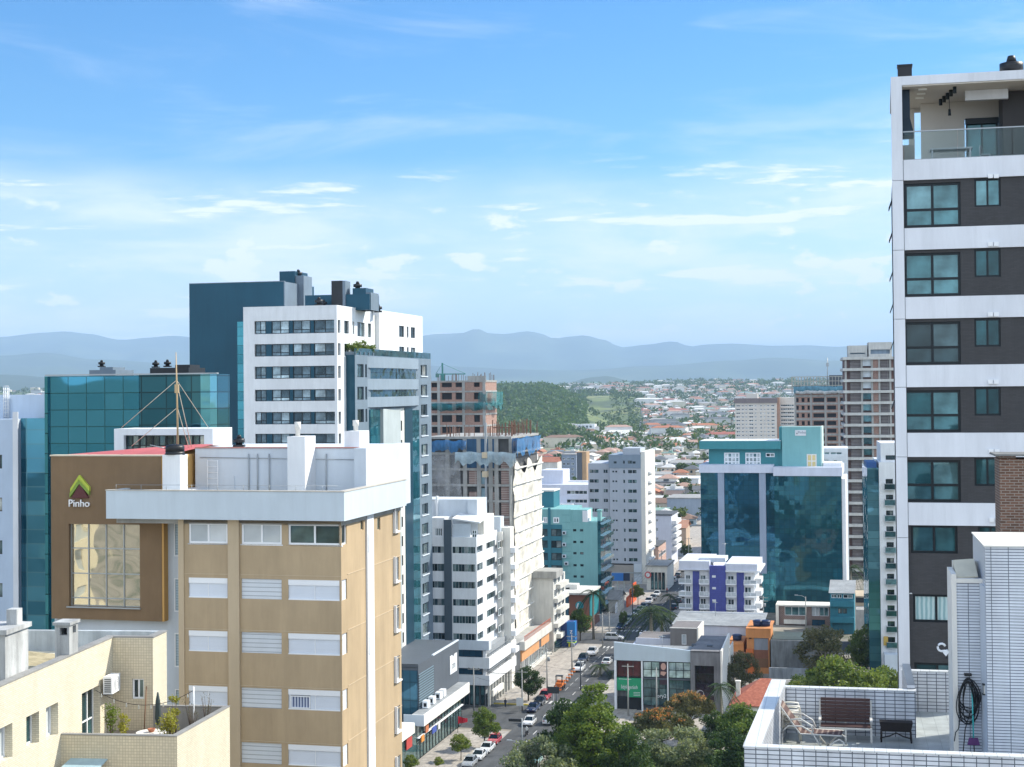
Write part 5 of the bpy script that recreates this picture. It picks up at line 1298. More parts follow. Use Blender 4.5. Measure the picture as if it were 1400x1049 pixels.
def striped_white():
 b = Bld('white_banded_block', 'white apartment block with dark vertical stripe, banded windows and balustraded podium', 'building', 670, 965, 291, 13.5)
 b.ref = 652
 xt = b.F(652, 800)[0]; xl = b.F(587, 800)[0]; xs0, xs1 = b.F(608, 800)[0], b.F(618, 800)[0]
 z = lambda py: b.F(652, py)[1]
 ztop = z(735); zpod = z(877)
 rows = [(748, 757), (772, 782), (796, 805), (820, 829), (843, 853), (867, 877)]
 fh = []
 for y0, y1 in rows: fh += [(xl + .3, xs0 - .1, z(y1), z(y0)), (xs1 + .1, xt, z(y1), z(y0))]
 sy = lambda px: b.sy(px, 760, xt)
 ye = sy(680)
 rh = []
 for y0, y1 in rows:
  rh += [(0, sy(660), z(y1), z(y0)), (sy(665), sy(677), z(y1), z(y0))]
 b.body(xl, xt, 0, ye, z(889), ztop, fh, rh, WHITE, .3)
 b.part('podium_core', MB().box(xl, -1.0, .7, b.sy(706, 915, 0), b.F(660, 937)[1], z(889) - .003), GREYW)
 for h in fh:
  n = 4 if h[0] > xs0 else 2
  for k in range(n): a = h[0] + (h[1] - h[0]) * k / n; b.win('front', .22, a, a + (h[1] - h[0]) / n, h[2] - .1, h[3] + .1, G_DARK, GREYAL, nx=2, fw=.045)
 for h in rh: b.win('right', xt - .22, max(h[0], .25), h[1], h[2], h[3], G_DARK, GREYAL, nx=2, fw=.06)
 b.part('dark_stripe', MB().box(xs0, xs1, -.35, -.003, z(884), z(711)), paint('slate_stripe', (.06, .085, .11), .5, .06, .5, .06))
 # receding bays along the side
 y2 = sy(681); xq = xt + 1.0
 y2b = b.sy(681, 760, xq); y3 = b.sy(692, 760, xq)
 rh2 = []
 zz = lambda py: b.S(684, py, xq)[1]
 for i in range(7):
  q1 = zz(740) - i * (z(748) - z(772)); rh2.append((y2b + .6, y3 - 1.2, q1 - 1.4, q1))
 zb2 = b.S(685, 728, xq)[1]
 b.body(xt - 8, xq, ye + .01, y3, 0, zb2, [], rh2, WHITE2, .3, name='side_bay')
 for h in rh2: b.win('right', xq - .25, *h, G_DARK, WHITEAL, nx=3, fw=.08)
 b.part('stair_shaft', MB().box(xq - 3, xq - .4, ye + .4, ye + 3.2, zb2 + .01, b.S(684, 708, xq)[1]), PALEB)
 b.part('grey_fin', MB().box(xq - .5, xq + .5, y3 + .01, y3 + .9, 0, b.S(690, 720, xq)[1]), GREYW)
 xq2 = xq + 1.4; y4 = b.sy(698, 760, xq2)
 b.body(xt - 6, xq2, y3 + .92, y4, 0, b.S(696, 722, xq2)[1], [], [], WHITE2, name='side_bay')
 mb = MB()
 for i in range(7): q1 = zz(744) - i * (z(748) - z(772)); mb.box(xq2 + .003, xq2 + .9, y3 + 1.0, y4, q1 - 2.0, q1 - 1.0)
 b.part('balcony', mb, WHITE)
 # top floor set back, penthouse, pergola
 zt2 = z(709)
 b.body(xl, xs0 - .01, .3, 9, ztop - .3, zt2, [(b.F(594, 728)[0], xs0 - .5, z(734), z(723))], [], WHITE, .2, name='top_storey')
 b.win('front', .45, b.F(594, 728)[0], xs0 - .5, z(734), z(723), G_DARK, WHITEAL, nx=4, fw=.1)
 b.part('terrace_wall', MB().box(xs1 + .02, b.F(642, 725)[0], .5, .7, ztop - .2, z(717)), PALEB)
 b.win('front', .3, b.F(645, 730)[0], b.F(657, 730)[0] - .8, ztop - .1, z(725), G_DARK, WHITEAL, nx=2, nz=2, fw=.14)
 b.part('terrace_roof', MB().prism([(xs1, .2, z(711)), (xt + .6, .2, z(716)), (xt + .6, 6, z(711)), (xs1, 6, z(707))], (0, 0, .25)), WHITE)
 b.part('top_storey', MB().box(xt - 3.4, xt - .1, 6, 14, ztop - .2, b.F(662, 705, 8)[1]), WHITE2)
 yp = 6.0
 b.part('penthouse', MB().box(b.F(587, 690, yp)[0] - 6, b.F(640, 690, yp)[0], yp, yp + 7, ztop, b.F(620, 683, yp)[1]).box(b.F(640, 690, yp)[0] + .01, b.F(653, 690, yp)[0], yp - .5, yp + 7, ztop, b.F(640, 683, yp)[1]), PALEB)
 b.part('parapet_pipe', MB().box(b.F(597, 690, yp)[0], b.F(599.5, 690, yp)[0], yp - .6, yp - .1, ztop, b.F(600, 678, yp)[1]), WHITE)
 # podium: two balustraded decks and a shop floor
 yE = b.sy(706, 915, 0)
 for (q0, q1, xx) in ((889, 876, b.F(669, 885)[0]), (914, 899, 0), (937, 923, 0)):
  za, zb_ = b.F(660, q0)[1], b.F(660, q1)[1]
  b.part('podium_band', MB().box(xl, xx if q0 < 890 else .0, -.3, .0 if q0 > 890 else 1.5, za, zb_).box(-.35, .0, .002, yE, za, zb_) if q0 > 890 else MB().box(xl, xx, -.3, 1.5, za, zb_), PALEB if q0 < 890 else WHITE)
  if q0 > 890: b.part('deck', MB().box(xl, -.36, .002, yE, za, za + .3), CONC)
 for (q0, q1) in ((899, 890), (923, 914)):
  za, zb_ = b.F(660, q0)[1], b.F(660, q1)[1]
  b.part('podium_glazing', MB().box(xl, b.F(660, 900)[0] - .3, .4, .5, za, zb_), CW_BLUE)
  b.part('column', MB().box(b.F(660, 900)[0], b.F(664, 900)[0], .1, .7, za, zb_), WHITE)
  mb = MB(); zh = za + (zb_ - za) * .62
  mb.box(-.22, -.16, .2, yE, zh, zh + .09).box(-.22, -.16, .2, yE, zh - .45, zh - .4)
  k = .3
  while k < yE: mb.box(-.22, -.16, k, k + .08, za, zh); k += 1.8
  b.part('railing', mb, GREYAL)
 zsf = b.F(660, 937)[1]
 n = 9
 for k in range(5):
  a = b.F(627 + k * 7.2, 950)[0]; b.win('front', .6, a, a + .85, .2, zsf - .2, G_TEAL, BLACKAL, nx=1, nz=2, fw=.1, name='shop_window')
 b.part('shop_core', MB().box(xl, -1.0, .7, yE, 0, zsf - .003), GREYW)
 for k in range(n):
  a = .6 + (yE - 1) * k / n; b.win('right', -.8, a + .2, a + (yE - 1) / n - .4, .2, zsf - 1.6, SHOPG, BLACKAL, nx=1, nz=1, fw=.1, name='shop_window')
  b.part('column', MB().box(-.55, -.1, a - .2, a + .15, 0, zsf - .003), OFFW)
 b.part('shop_fascia', MB().box(-.1, .3, 1.5, yE * .45, zsf - 2.4, zsf - 1.2), WHITE2)
 b.done()
striped_white()
def shop_blocks():
 # older shop building with orange band
 b = UVb('orange_band_shop_building', 'old cream shop building with an orange tiled band along its street side', 313.5, -73.6)
 zl = lambda px, py, x=0: b.S(px, py, x)
 L = zl(752, 868)[0]
 z5 = zl(750, 846)[1];
 cz = [zl(707, py)[1] for py in (952, 935, 917, 908, 887, 868)]   # levels at the near end
 b.body(-30, -.5, 0, L, 0, cz[4], [], [], CONC)
 b.part('lower_fascia', MB().box(-.4, .4, 0, L, cz[1] - 1.0, cz[1] + 1.1), OFFW)
 b.part('orange_band', MB().box(-.498, -.2, .2, L * .62, cz[2] + .9, cz[4] - 1.3).box(-.498, -.2, L * .70, L, cz[2] + .9, cz[4] - 1.3), tiled('orange_tile', (.62, .30, .12), (.5, .3, .2), .4, .4, .02, .6, .1, 0, .2))
 b.part('grey_louvre', MB().box(-.498, -.3, L * .625, L * .695, cz[2] + .9, cz[4] - 1.3), DGREY)
 b.part('upper_fascia', MB().box(-.6, .5, -.02, L, cz[4] - 1.2, cz[4] + .6), OFFW)
 for k in range(8):
  a = .4 + (L - .5) * k / 8; b.win('right', -.46, a, a + L / 8 - .5, cz[1] + 1.15, cz[2] + .8, G_DARK, WHITEAL, nx=2, fw=.1)
 for k in range(8):
  a = .4 + (L - .5) * k / 8; b.win('right', -.44, a, a + L / 8 - .7, .2, cz[1] - 1.8, SHOPG, BLACKAL, nx=1, nz=2, fw=.12, name='shop_window', zt=.7)
  b.part('column', MB().box(-.3, .2, a - .35, a - .05, 0, cz[1] - 1.0), OFFW)
 # red railing letters on the roof edge
 mb = MB(); k = .5
 while k < L - 1: mb.box(.3, .36, k, k + .08, cz[4] + .6, cz[4] + 1.7); k += .6
 mb.box(.29, .37, .4, L - .6, cz[4] + 1.6, cz[4] + 1.7)
 b.part('roof_railing', mb, paint('rusty_red_rail', (.45, .12, .07), .7, .15, 2, .1))
 b.done()
 # pale balcony block
 b = UVb('balcony_apartment_block', 'narrow pale apartment block with stepped street balconies beside the orange band shops', 342, -73.0)
 z0 = b.F(745, 781)[1]
 L2 = 13.5
 b.body(-12, 0, 0, L2, 0, z0 - 1.6, [], [], OFFW)
 b.part('roof_slab', MB().box(-9, .9, -.6, L2 * .5, z0 - 1.58, z0), CONC)
 fl = (z0 - 1.6) / 6
 for k in range(1, 6):
  b.part('balcony', MB().box(.003, 1.0, .3 + (k % 2) * 3, L2 - .3, k * fl, k * fl + 1.0), OFFW)
  for j in range(3): b.win('right', .012, 1 + j * 4.2, 3.6 + j * 4.2, k * fl + 1.12, k * fl + 2.9, G_DARK, WHITEAL, nx=2, fw=.08)
 b.part('shop_front', MB().box(.003, .2, .5, L2 - .5, .15, fl - .3), SHOPG)
 b.done()
 b = UVb('blue_sign_building', 'slim shop building end with bright blue and green sign panels', 350, -70.0)
 zt = b.F(778, 850)[1]
 b.body(-6, 0, 0, 4.5, 0, zt - .3, [], [], paint('deep_blue_render', (.03, .06, .20), .6, .06, 1, .1))
 blue = paint('bright_blue_panel', (.02, .17, .45), .45, .05, 1, .05); lime = paint('lime_panel', (.45, .70, .05), .45, .05, 1, .05); yel = paint('yellow_panel', (.75, .62, .05), .45, .05, 1, 0)
 b.part('sign_panel', MB().box(-1.5, .4, -.3, -.003, zt - 4.6, zt).box(.003, .4, .0, 1.5, zt - 4.6, zt), blue)
 b.part('sign_edge', MB().box(-1.5, .42, -.32, -.003, zt - 4.9, zt - 4.62).box(.003, .42, 0, 1.5, zt - 4.9, zt - 4.62), lime)
 b.part('sign_mark', MB().box(-1.2, -.8, -.1, -.003, zt - 6.6, zt - 5.0).box(-.4, .0, -.1, -.003, zt - 6.2, zt - 5.0), yel)
 b.part('sign_panel', MB().box(-1.4, .6, -.3, -.003, zt - 9.5, zt - 6.8).box(.003, .6, 0, 2, zt - 9.5, zt - 6.8), blue)
 b.part('sign_edge', MB().box(-1.4, .62, -.32, -.003, zt - 9.9, zt - 9.52), lime)
 text('sign_letters', 'z', 1.6, paint('white_letter', (.8, .8, .8), .5, .02, 1, 0), b.root, (-.5, -.32, zt - 2.2), ext=.02)
 b.done()
 # brown shop with turquoise disc beyond the crossing
 b = UVb('disc_shop_building', 'brown shop with a turquoise disc sign beside the palm at the crossing', 376, -73)
 b.ref = 806
 xr = b.F(806, 850)[0]; xl = b.F(766, 850)[0]; zt = b.F(800, 813)[1]
 b.body(xl - 5, xr, 0, 14, 0, zt, [], [], paint('terracotta_brown_panel', (.26, .11, .07), .65, .08, 1, .1))
 b.part('canopy_edge', MB().box(xl - 5, xr + .4, -1.0, 14, zt + .002, zt + .45), OFFW)
 b.part('dark_front', MB().box(xl - 4.9, b.F(778, 850)[0], -.2, -.003, .2, zt - .3), CW_BLUE)
 cx, cz_ = b.F(792.5, 828); rr = abs(b.F(798, 828)[0] - cx); n = 24
 b.part('disc_sign', MB().prism([(cx + rr * math.cos(2 * math.pi * k / n), -.35, cz_ + rr * math.sin(2 * math.pi * k / n)) for k in range(n)], (0, .34, 0)), paint('turquoise_sign', (.02, .30, .36), .45, .1, 1, 0))
 b.part('disc_mark', MB().prism([(cx - .8, -.40, cz_ - .6), (cx - .5, -.40, cz_ - .9), (cx - .1, -.40, cz_ + .7), (cx - .5, -.40, cz_ + .5)], (0, .045, 0)), WHITE)
 b.part('teal_band', MB().box(xr + .003, xr + .25, 0, 12, 3, 9), paint('turquoise_panel', (.02, .22, .25), .5, .1, 1, .1))
 b.part('rear_kiosk', MB().box(xl - 2, xl + 3.2, 6, 9, zt + .46, b.F(777, 799, 6)[1]), WHITE2)
 q = b.F(776, 808, 5.9); b.part('dark_opening', MB().box(q[0] - .4, q[0] + .5, 5.92, 5.995, q[1] - .8, q[1] + .8), DARKIN)
 b.done()
shop_blocks()
def mint_block():
 b = Bld('mint_green_block', 'mint green apartment block with dark teal glass end wall', 'building', 817, 760, 408, 13.5)
 b.ref = 817
 z = lambda py: b.F(817, py)[1]; x = lambda px, py=760: b.F(px, py)[0]
 mint = paint('mint_render', (.20, .42, .42), .7, .05, .3, .10); mint2 = paint('teal_render', (.03, .17, .22), .65, .08, .5, .1)
 ztl = z(697)
 dots = [(x(p) - .45, x(p) + .45, z(y + 1.6), z(y - 1.6)) for y in (725.5, 741.5, 757, 773.5, 789) for p in (786, 795.5)]
 b.body(x(781), x(817), 0, 16, 0, z(714), dots, [], mint, .3)
 for h in dots: b.win('front', .25, *h, G_DARK, BLACKAL, nx=1, fw=.1)
 b.body(x(737) - 6, x(781) - .003, -.0, 16, 0, ztl, [], [], mint, name='side_wing')
 b.part('stepped_wall', MB().box(x(781) + .002, x(803), .2, 8, z(714) + .002, ztl - .1), mint)
 b.part('white_return', MB().box(x(797), x(804), -.03, 5, z(714) + .01, ztl - .3), WHITE)
 g = []
 for i, y in enumerate((729, 745, 762, 779)):
  for (p0, p1) in ((738, 749), (754, 768)): g.append((x(p0), x(p1), z(y + 5), z(y - 5)))
 b.part('teal_panel', MB().holed('front', -.15, x(733), x(769), 0, z(718), g, .14), mint2)
 for h in g: b.win('front', -.02, *h, G_DARK, BLACKAL, nx=2, fw=.12)
 for (p0, p1) in ((743, 749), (757, 765)):
  b.win('front', -.02, x(p0), x(p1), z(716), z(708), G_DARK, WHITEAL, nx=2, fw=.3)
 b.part('teal_mullion', MB().box(x(750), x(753.5), -.25, -.16, 0, z(695)), mint2)
 mb = MB()
 for k in range(9): mb.box(x(769.5), x(780), -.06, -.003, z(705 + 10 * k), z(705 + 10 * k) + .15)
 b.part('ledge', mb, paint('mint_ledge', (.14, .32, .33), .7, .05, 1, 0))
 ye = b.sy(832, 760, 0)
 b.part('glass_end', MB().box(.003, .8, .3, ye, 0, z(713)), CW_DEEP)
 mb = MB()
 for k in range(9): mb.box(.803, 1.6, .5, ye - .5, z(722 + 16 * k), z(722 + 16 * k) + .9)
 b.part('glass_balcony', mb, G_TEAL)
 # roof tower
 b.part('roof_tower', MB().box(x(737) - 6, b.F(757, 690, 6)[0], 6, 14, ztl - .2, b.F(745, 672, 6)[1]), mint2)
 b.part('roof_tower_coping', MB().box(x(737) - 6, b.F(758, 690, 6)[0], 5.8, 14, b.F(745, 672, 6)[1] + .01, b.F(745, 671, 6)[1] + .2), WHITE2)
 b.part('roof_chimney', MB().box(x(816) - .1, x(821) - .2, 2, 4, z(714) + .01, z(700)).box(x(815) - .1, x(822) - .2, 1.9, 4.1, z(699.8), z(698)), mint)
 b.done()
 for k, (px, py) in enumerate(((771, 731), (771, 747), (771, 763), (774, 773))):
  q = b.F(px, py, -.8); p = b.M @ Vector((q[0], -.8, q[1]))
  r = empty('air_conditioner', p, R(-13.5), ['topmost of four condensers on the mint ledge strip', 'second highest of four condensers on the mint ledge strip', 'third highest of four condensers on the mint ledge strip', 'lowest of four condensers on the mint ledge strip'][k], 'air conditioner')
  MB().box(-.5, .5, 0, .78, 0, .9).build('casing', PALEB, r); MB().box(-.3, .3, -.02, -.002, .15, .7).build('fan_grille', DARKIN, r)
mint_block()
def grey_tower():
 b = Bld('grey_apartment_tower', 'slim grey and white apartment tower beyond the mint block', 'building', 877, 720, 470, 13.5)
 b.ref = 877
 z = lambda py: b.F(877, py)[1]; x = lambda px, py=720: b.F(px, py)[0]
 g1 = paint('pale_blue_grey_render', (.42, .46, .52), .7, .05, .3, .08); g2 = paint('mid_blue_grey_render', (.23, .29, .36), .7, .05, .3, .08)
 rows = [645 + 13.4 * i for i in range(10)]
 h1 = []
 for y in rows:
  h1 += [(x(838), x(840.5), z(y + 1.2), z(y - 1.2)), (x(842), x(844.5), z(y + 1.2), z(y - 1.2)), (x(853), x(855.2), z(y + 2.2), z(y - 2.2)), (x(859.5), x(865), z(y + 2.2), z(y - 2.2)), (x(865.6), x(871), z(y + 2.2), z(y - 2.2))]
 b.body(x(834), 0, 0, 22, z(771), z(643) + .6, h1, [], g1, .25)
 top = [(x(853), x(855.2), z(634), z(630)), (x(859.5), x(865), z(634), z(630)), (x(865.8), x(870), z(634), z(631)), (x(840), x(844), z(634), z(631))]
 b.body(x(834) - .2, -.0, -.12, 22, z(643) + .62, z(622), top, [], g2, .25, name='top_storey')
 b.part('parapet_block', MB().box(x(852), x(876), .5, 10, z(622) + .01, z(613)), g1)
 h2 = []
 for y in rows[:5]: h2 += [(x(806), x(811.5), z(y + 2.2), z(y - 2.2)), (x(812.2), x(818), z(y + 2.2), z(y - 2.2)), (x(825), x(827.3), z(y + 2.2), z(y - 2.2)), (x(827.8), x(830.5), z(y + 2.2), z(y - 2.2))]
 b.body(x(804), x(834) - .25, 1.2, 20, z(771), z(634), h2, [], g1, .25, name='side_wing')
 for h in h1 + top: b.win('front', .2 if h not in top else .1, *h, G_DARK, BLACKAL, nx=2 if h[1] - h[0] > 1 else 1, fw=.1)
 for h in h2: b.win('front', 1.4, *h, G_DARK, BLACKAL, nx=2 if h[1] - h[0] > 1 else 1, fw=.1)
 b.part('white_side', MB().box(.003, 1.3, .0, 21, 0, z(618)), WHITE2)
 mb = MB()
 for i in range(10): mb.box(1.303, 2.1, 6, 14, z(rows[i] + 4), z(rows[i] + 1))
 b.part('side_balcony', mb, WHITE)
 tan = paint('taupe_render', (.36, .33, .30), .7, .06, .5, .1)
 b.part('podium', MB().box(x(832), x(866), -.6, 10, 0, z(773)), tan)
 b.part('podium_side', MB().box(x(866) + .003, .0, -.3, 10, 0, z(771) - .01), PALEB)
 b.part('podium_band', MB().box(x(832), 0, -.7, -.61, z(784), z(783) + .15), GREYAL)
 b.done()
grey_tower()
# ================================================================ construction towers
BRICKW = tiled('hollow_brick_wall', (.30, .15, .105), (.42, .38, .34), .4, .22, .02, .9, .15, .5, .3)
NETW = None
def netmat(name, col, alpha=.75, rough=.8):
 t = NT(name); v = t.coords()
 c = t.ramp(t.noise(v, .5, 5, .6), [(.3, sc_(col, .75)), (.7, sc_(col, 1.15))]); t.lk(c, t.b.inputs['Base Color']); t.b.inputs['Roughness'].default_value = rough
 a = t.n('MapRange'); t.lk(t.noise(v, .25, 4, .6), a.inputs[0]); t.val(a, 1, .3); t.val(a, 2, .7); t.val(a, 3, alpha - .15); t.val(a, 4, min(1, alpha + .15)); t.lk(a.outputs[0], t.b.inputs['Alpha'])
 t.bump(t.noise(v, .6, 4), .5, .3); MATS[name] = t.m; return t.m
def drape(mb, pts, zt, drop, n, seed, bulge=.8, m=0):
 """a hanging net between ground-plan points, with a ragged sagging lower hem"""
 rnd = random.Random(seed); P = [Vector(p) for p in pts]; tot = len(P) - 1; cols = []
 for i in range(n + 1):
  f = i / n * tot; k = min(int(f), tot - 1); p = P[k].lerp(P[k + 1], f - k)
  sag = drop * (.75 + .45 * noise.noise(Vector((i * .35, seed, 1)))); b_ = bulge * (.4 + noise.noise(Vector((i * .5, seed, 7))))
  cols.append([(p.x + b_ * .3, p.y - b_ * math.sin(math.pi * j / 5) , zt - sag * j / 5 + (.5 * noise.noise(Vector((i * .2, seed, 3))))) for j in range(6)])
 for a, c in zip(cols, cols[1:]):
  for j in range(5): mb.quad(a[j], c[j], c[j + 1], a[j + 1], m, True)
 return mb
def rebar(mb, x0, x1, y0, y1, z0, h, n, seed):
 rnd = random.Random(seed)
 for k in range(n):
  x_, y_ = rnd.uniform(x0, x1), rnd.uniform(y0, y1); hh = h * rnd.uniform(.6, 1.1); r_ = .05
  mb.box(x_ - r_, x_ + r_, y_ - r_, y_ + r_, z0, z0 + hh)
 return mb
RUST = paint('rusty_steel', (.17, .09, .06), .85, .2, 2, .1)
def frame_floors(b, x0, x1, y0, y1, zs, ncol, slab=.45, beam=True, colw=.6, mat=None):
 mat = mat or CONC
 for k, zz in enumerate(zs): b.part('floor_slab', MB().box(x0 - .05, x1 + .05, y0 - .05, y1 + .05, zz - slab, zz), mat)
 for k in range(ncol + 1):
  a = x0 + (x1 - x0) * k / ncol
  b.part('column', MB().box(max(x0, a - colw / 2), min(x1, a + colw / 2), y0 + .02, y0 + .6, 0, zs[0] - slab - .001), mat)
def construction_left():
 b = Bld('netted_construction_tower', 'concrete tower under construction wrapped in white netting with blue net and rebar on top', 'construction', 700, 700, 335, 13.5)
 b.ref = 700
 z = lambda py: b.F(700, py)[1]; x = lambda px, py=700: b.F(px, py)[0]
 x0 = x(583); x1 = 0; y1 = b.sy(737, 640, 0)
 step = z(645) - z(666.8); z1 = z(597)
 zs = [z1 - i * step for i in range(13)]
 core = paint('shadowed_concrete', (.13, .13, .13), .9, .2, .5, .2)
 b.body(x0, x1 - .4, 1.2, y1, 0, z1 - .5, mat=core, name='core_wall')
 for zz in zs: b.part('floor_slab', MB().box(x0, x1, 0, y1, zz - .5, zz), CONC)
 for px in (586, 612, 636, 655, 671, 679, 699):
  b.part('column', MB().box(x(px) - .45, x(px) + .45, .05, .9, 0, z1 - .501), CONC)
 rnd = random.Random(3)
 for i in range(1, 11):
  for (p0, p1) in ((641, 653), (685, 697), (672, 678)):
   b.part('brick_infill', MB().box(x(p0), x(p1), .3, .6, zs[i] - step + .001, zs[i] - .501 - (rnd.random() < .3) * 1.2), tiled('brown_slatted_brick', (.20, .12, .10), (.36, .30, .27), 4, .38, .09, .9, .1, 0, .3))
  b.part('blue_grey_panel', MB().box(x(654), x(664), .35, .6, zs[i] - step + .001, zs[i] - .9), paint('pale_blue_board', (.24, .36, .42), .7, .1, 1, .1))
 # white netting over the left of the front and the lit side
 wn = netmat('white_safety_net', (.70, .67, .59), .93); gn = netmat('grey_safety_net', (.42, .43, .44), .42)
 mb = MB(); nz_, ny_ = 26, 26
 zt_ = z(640);
 def bul(i, j): return .5 * noise.noise(Vector((i * .33, j * .45, 2.0))) + .35
 for i in range(ny_):
  for j in range(nz_):
   P = lambda a, c: (x1 + .25 + bul(a, c), -.3 + (y1 + .3) * a / ny_, 4 + (zt_ + 1.6 * math.sin(a * .55) * (c == nz_) - 4) * c / nz_)
   mb.quad(P(i, j), P(i + 1, j), P(i + 1, j + 1), P(i, j + 1), 0, True)
 b.part('side_net', mb, wn)
 mb = MB()
 for i in range(20):
  for j in range(20):
   P = lambda a, c: (x(584) + (x(633) - x(584)) * a / 20 - (1.0 - c / 20) * 0 - 1.2 * (c / 20 - .5) * (a == 20), -.25 - bul(a, c), z(760) + (z(622) - z(760)) * c / 20)
   mb.quad(P(i, j), P(i + 1, j), P(i + 1, j + 1), P(i, j + 1), 0, True)
 b.part('front_net', mb, gn)
 mb = MB()
 for i in range(8):
  for j in range(20):
   P = lambda a, c: (x(698) + (x1 + .2 - x(698)) * a / 8, -.35 - bul(a, c) * .6, z(850) + (z(650) - z(850)) * c / 20 )
   if (i > 1 or j < 16): mb.quad(P(i, j), P(i + 1, j), P(i + 1, j + 1), P(i, j + 1), 0, True)
 b.part('front_net', mb, wn)
 # band ropes
 mb = MB()
 for i in range(12): mb.box(x1 + .95, x1 + 1.05, 0, y1, zs[i + 1] - .1, zs[i + 1] + .15)
 b.part('net_rope', mb, paint('pale_rope', (.75, .73, .68), .8, .05, 1, 0))
 bn = netmat('blue_safety_net', (.03, .16, .36), .72); bn2 = netmat('pale_blue_net', (.40, .52, .58), .7)
 mb = MB(); drape(mb, [(x(702), -1.2, 0), (x1 + 1.5, -1.2, 0), (x1 + 1.5, y1 * .8, 0)], z(599), 4.6, 40, 4, 1.6); b.part('blue_net', mb, bn)
 mb = MB(); drape(mb, [(x(588), -1.2, 0), (x(640), -1.2, 0)], z(602), 3.0, 26, 9, .7); b.part('blue_net', mb, bn)
 mb = MB(); drape(mb, [(x(625), -1.5, 0), (x(708), -1.5, 0)], z(618), 3.4, 30, 6, .6); b.part('pale_net', mb, bn2)
 # blue formwork behind, rebar
 b.part('formwork', MB().box(x(636), x(676), .1, .3, z(640), z(600)), paint('blue_sheet', (.03, .10, .20), .7, .2, .8, .2))
 mb = MB(); rebar(mb, x(668), x1, .3, y1, z1, 3.2, 80, 2); rebar(mb, x(600), x(668), .3, 8, z1, 2.4, 30, 8); b.part('rebar', mb, RUST)
 b.part('formwork_frame', MB().box(x(671), x(700), 2, 2.3, z1 + 1.8, z1 + 2.0).box(x(690), x1, 4, 4.2, z1 + 2.2, z1 + 2.4).box(x(671), x(672), 2, 2.3, z1, z1 + 3.6).box(x(697), x(698), 2, 2.3, z1, z1 + 3.4), RUST)
 b.part('hoist_mast', MB().box(x(665.5), x(668), -1.5, -.8, 0, z(578)), GREYAL)
 for py in (622, 648): b.part('hoist_cage', MB().box(x(663), x(669.5), -2.2, -.75, z(py + 4), z(py - 4)), paint('cream_cage', (.6, .5, .35), .6, .1, 1, .1))
 b.done()
 # second brick tower behind
 b = Bld('brick_construction_tower', 'unfinished red brick tower with torn green net behind the netted tower', 'construction', 664, 560, 440, 13.5)
 b.ref = 664
 z = lambda py: b.F(664, py)[1]; x = lambda px, py=560: b.F(px, py)[0]
 x0 = x(588); y1 = b.sy(679, 550, 0)
 pts = [(x(p0), x(p1), z(a1), z(a0)) for (a0, a1) in ((523, 529), (537, 546), (551, 561), (567, 577), (583, 592)) for (p0, p1) in ((590, 598), (604, 618), (623, 632), (648, 656))]
 b.body(x0, 0, 0, y1, 0, z(520), pts, [], BRICKW, .6)
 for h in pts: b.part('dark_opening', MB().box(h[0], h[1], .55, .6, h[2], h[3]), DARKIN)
 for py in (520, 534, 549, 565, 581): b.part('floor_slab', MB().box(x0, .15, -.15, y1, z(py) - .5, z(py)), CONC)
 for px in (600, 634, 662): b.part('column', MB().box(x(px) - .4, x(px) + .4, -.2, -.003, 0, z(520)), CONC)
 mb = MB(); rebar(mb, x0, 0, 0, y1, z(520), 2.2, 40, 5); b.part('rebar', mb, RUST)
 b.part('parapet_frame', MB().box(x(640), .1, .0, .3, z(520), z(514)), CONC)
 tn = netmat('teal_safety_net', (.015, .17, .19), .58)
 mb = MB(); drape(mb, [(x(588), -1.5, 0), (x(668), -1.5, 0), (1.8, y1, 0)], z(551), 2.6, 40, 12, 1.8); b.part('teal_net', mb, tn)
 mb = MB(); drape(mb, [(x(655), -1.0, 0), (1.5, 2, 0), (1.8, y1, 0)], z(536), 5.5, 20, 14, 1.6); b.part('teal_net', mb, tn)
 b.done()
 q = at(605, 520, 450); r = empty('tower_crane', (q.x, q.y, 0), R(20), 'small green tower crane head with jib above the brick tower', 'crane')
 gc = paint('green_crane', (.08, .28, .26), .6, .1, 1, .1)
 zt = at(605, 503, 450).z
 MB().box(-.5, .5, -.5, .5, 0, zt - 2).build('crane_mast', gc, r); MB().box(-2, 7, -.25, .25, zt - 2, zt - 1.7).tube([(7, 0, zt - 1.7), (0, 0, zt + 1.2), (-2, 0, zt - 1.7)], .06, 4).box(-.2, .2, -.2, .2, zt - 1.7, zt + 1.4).box(-2, -1.2, -.4, .4, zt - 2.8, zt - 2).build('crane_jib', gc, r)
construction_left()
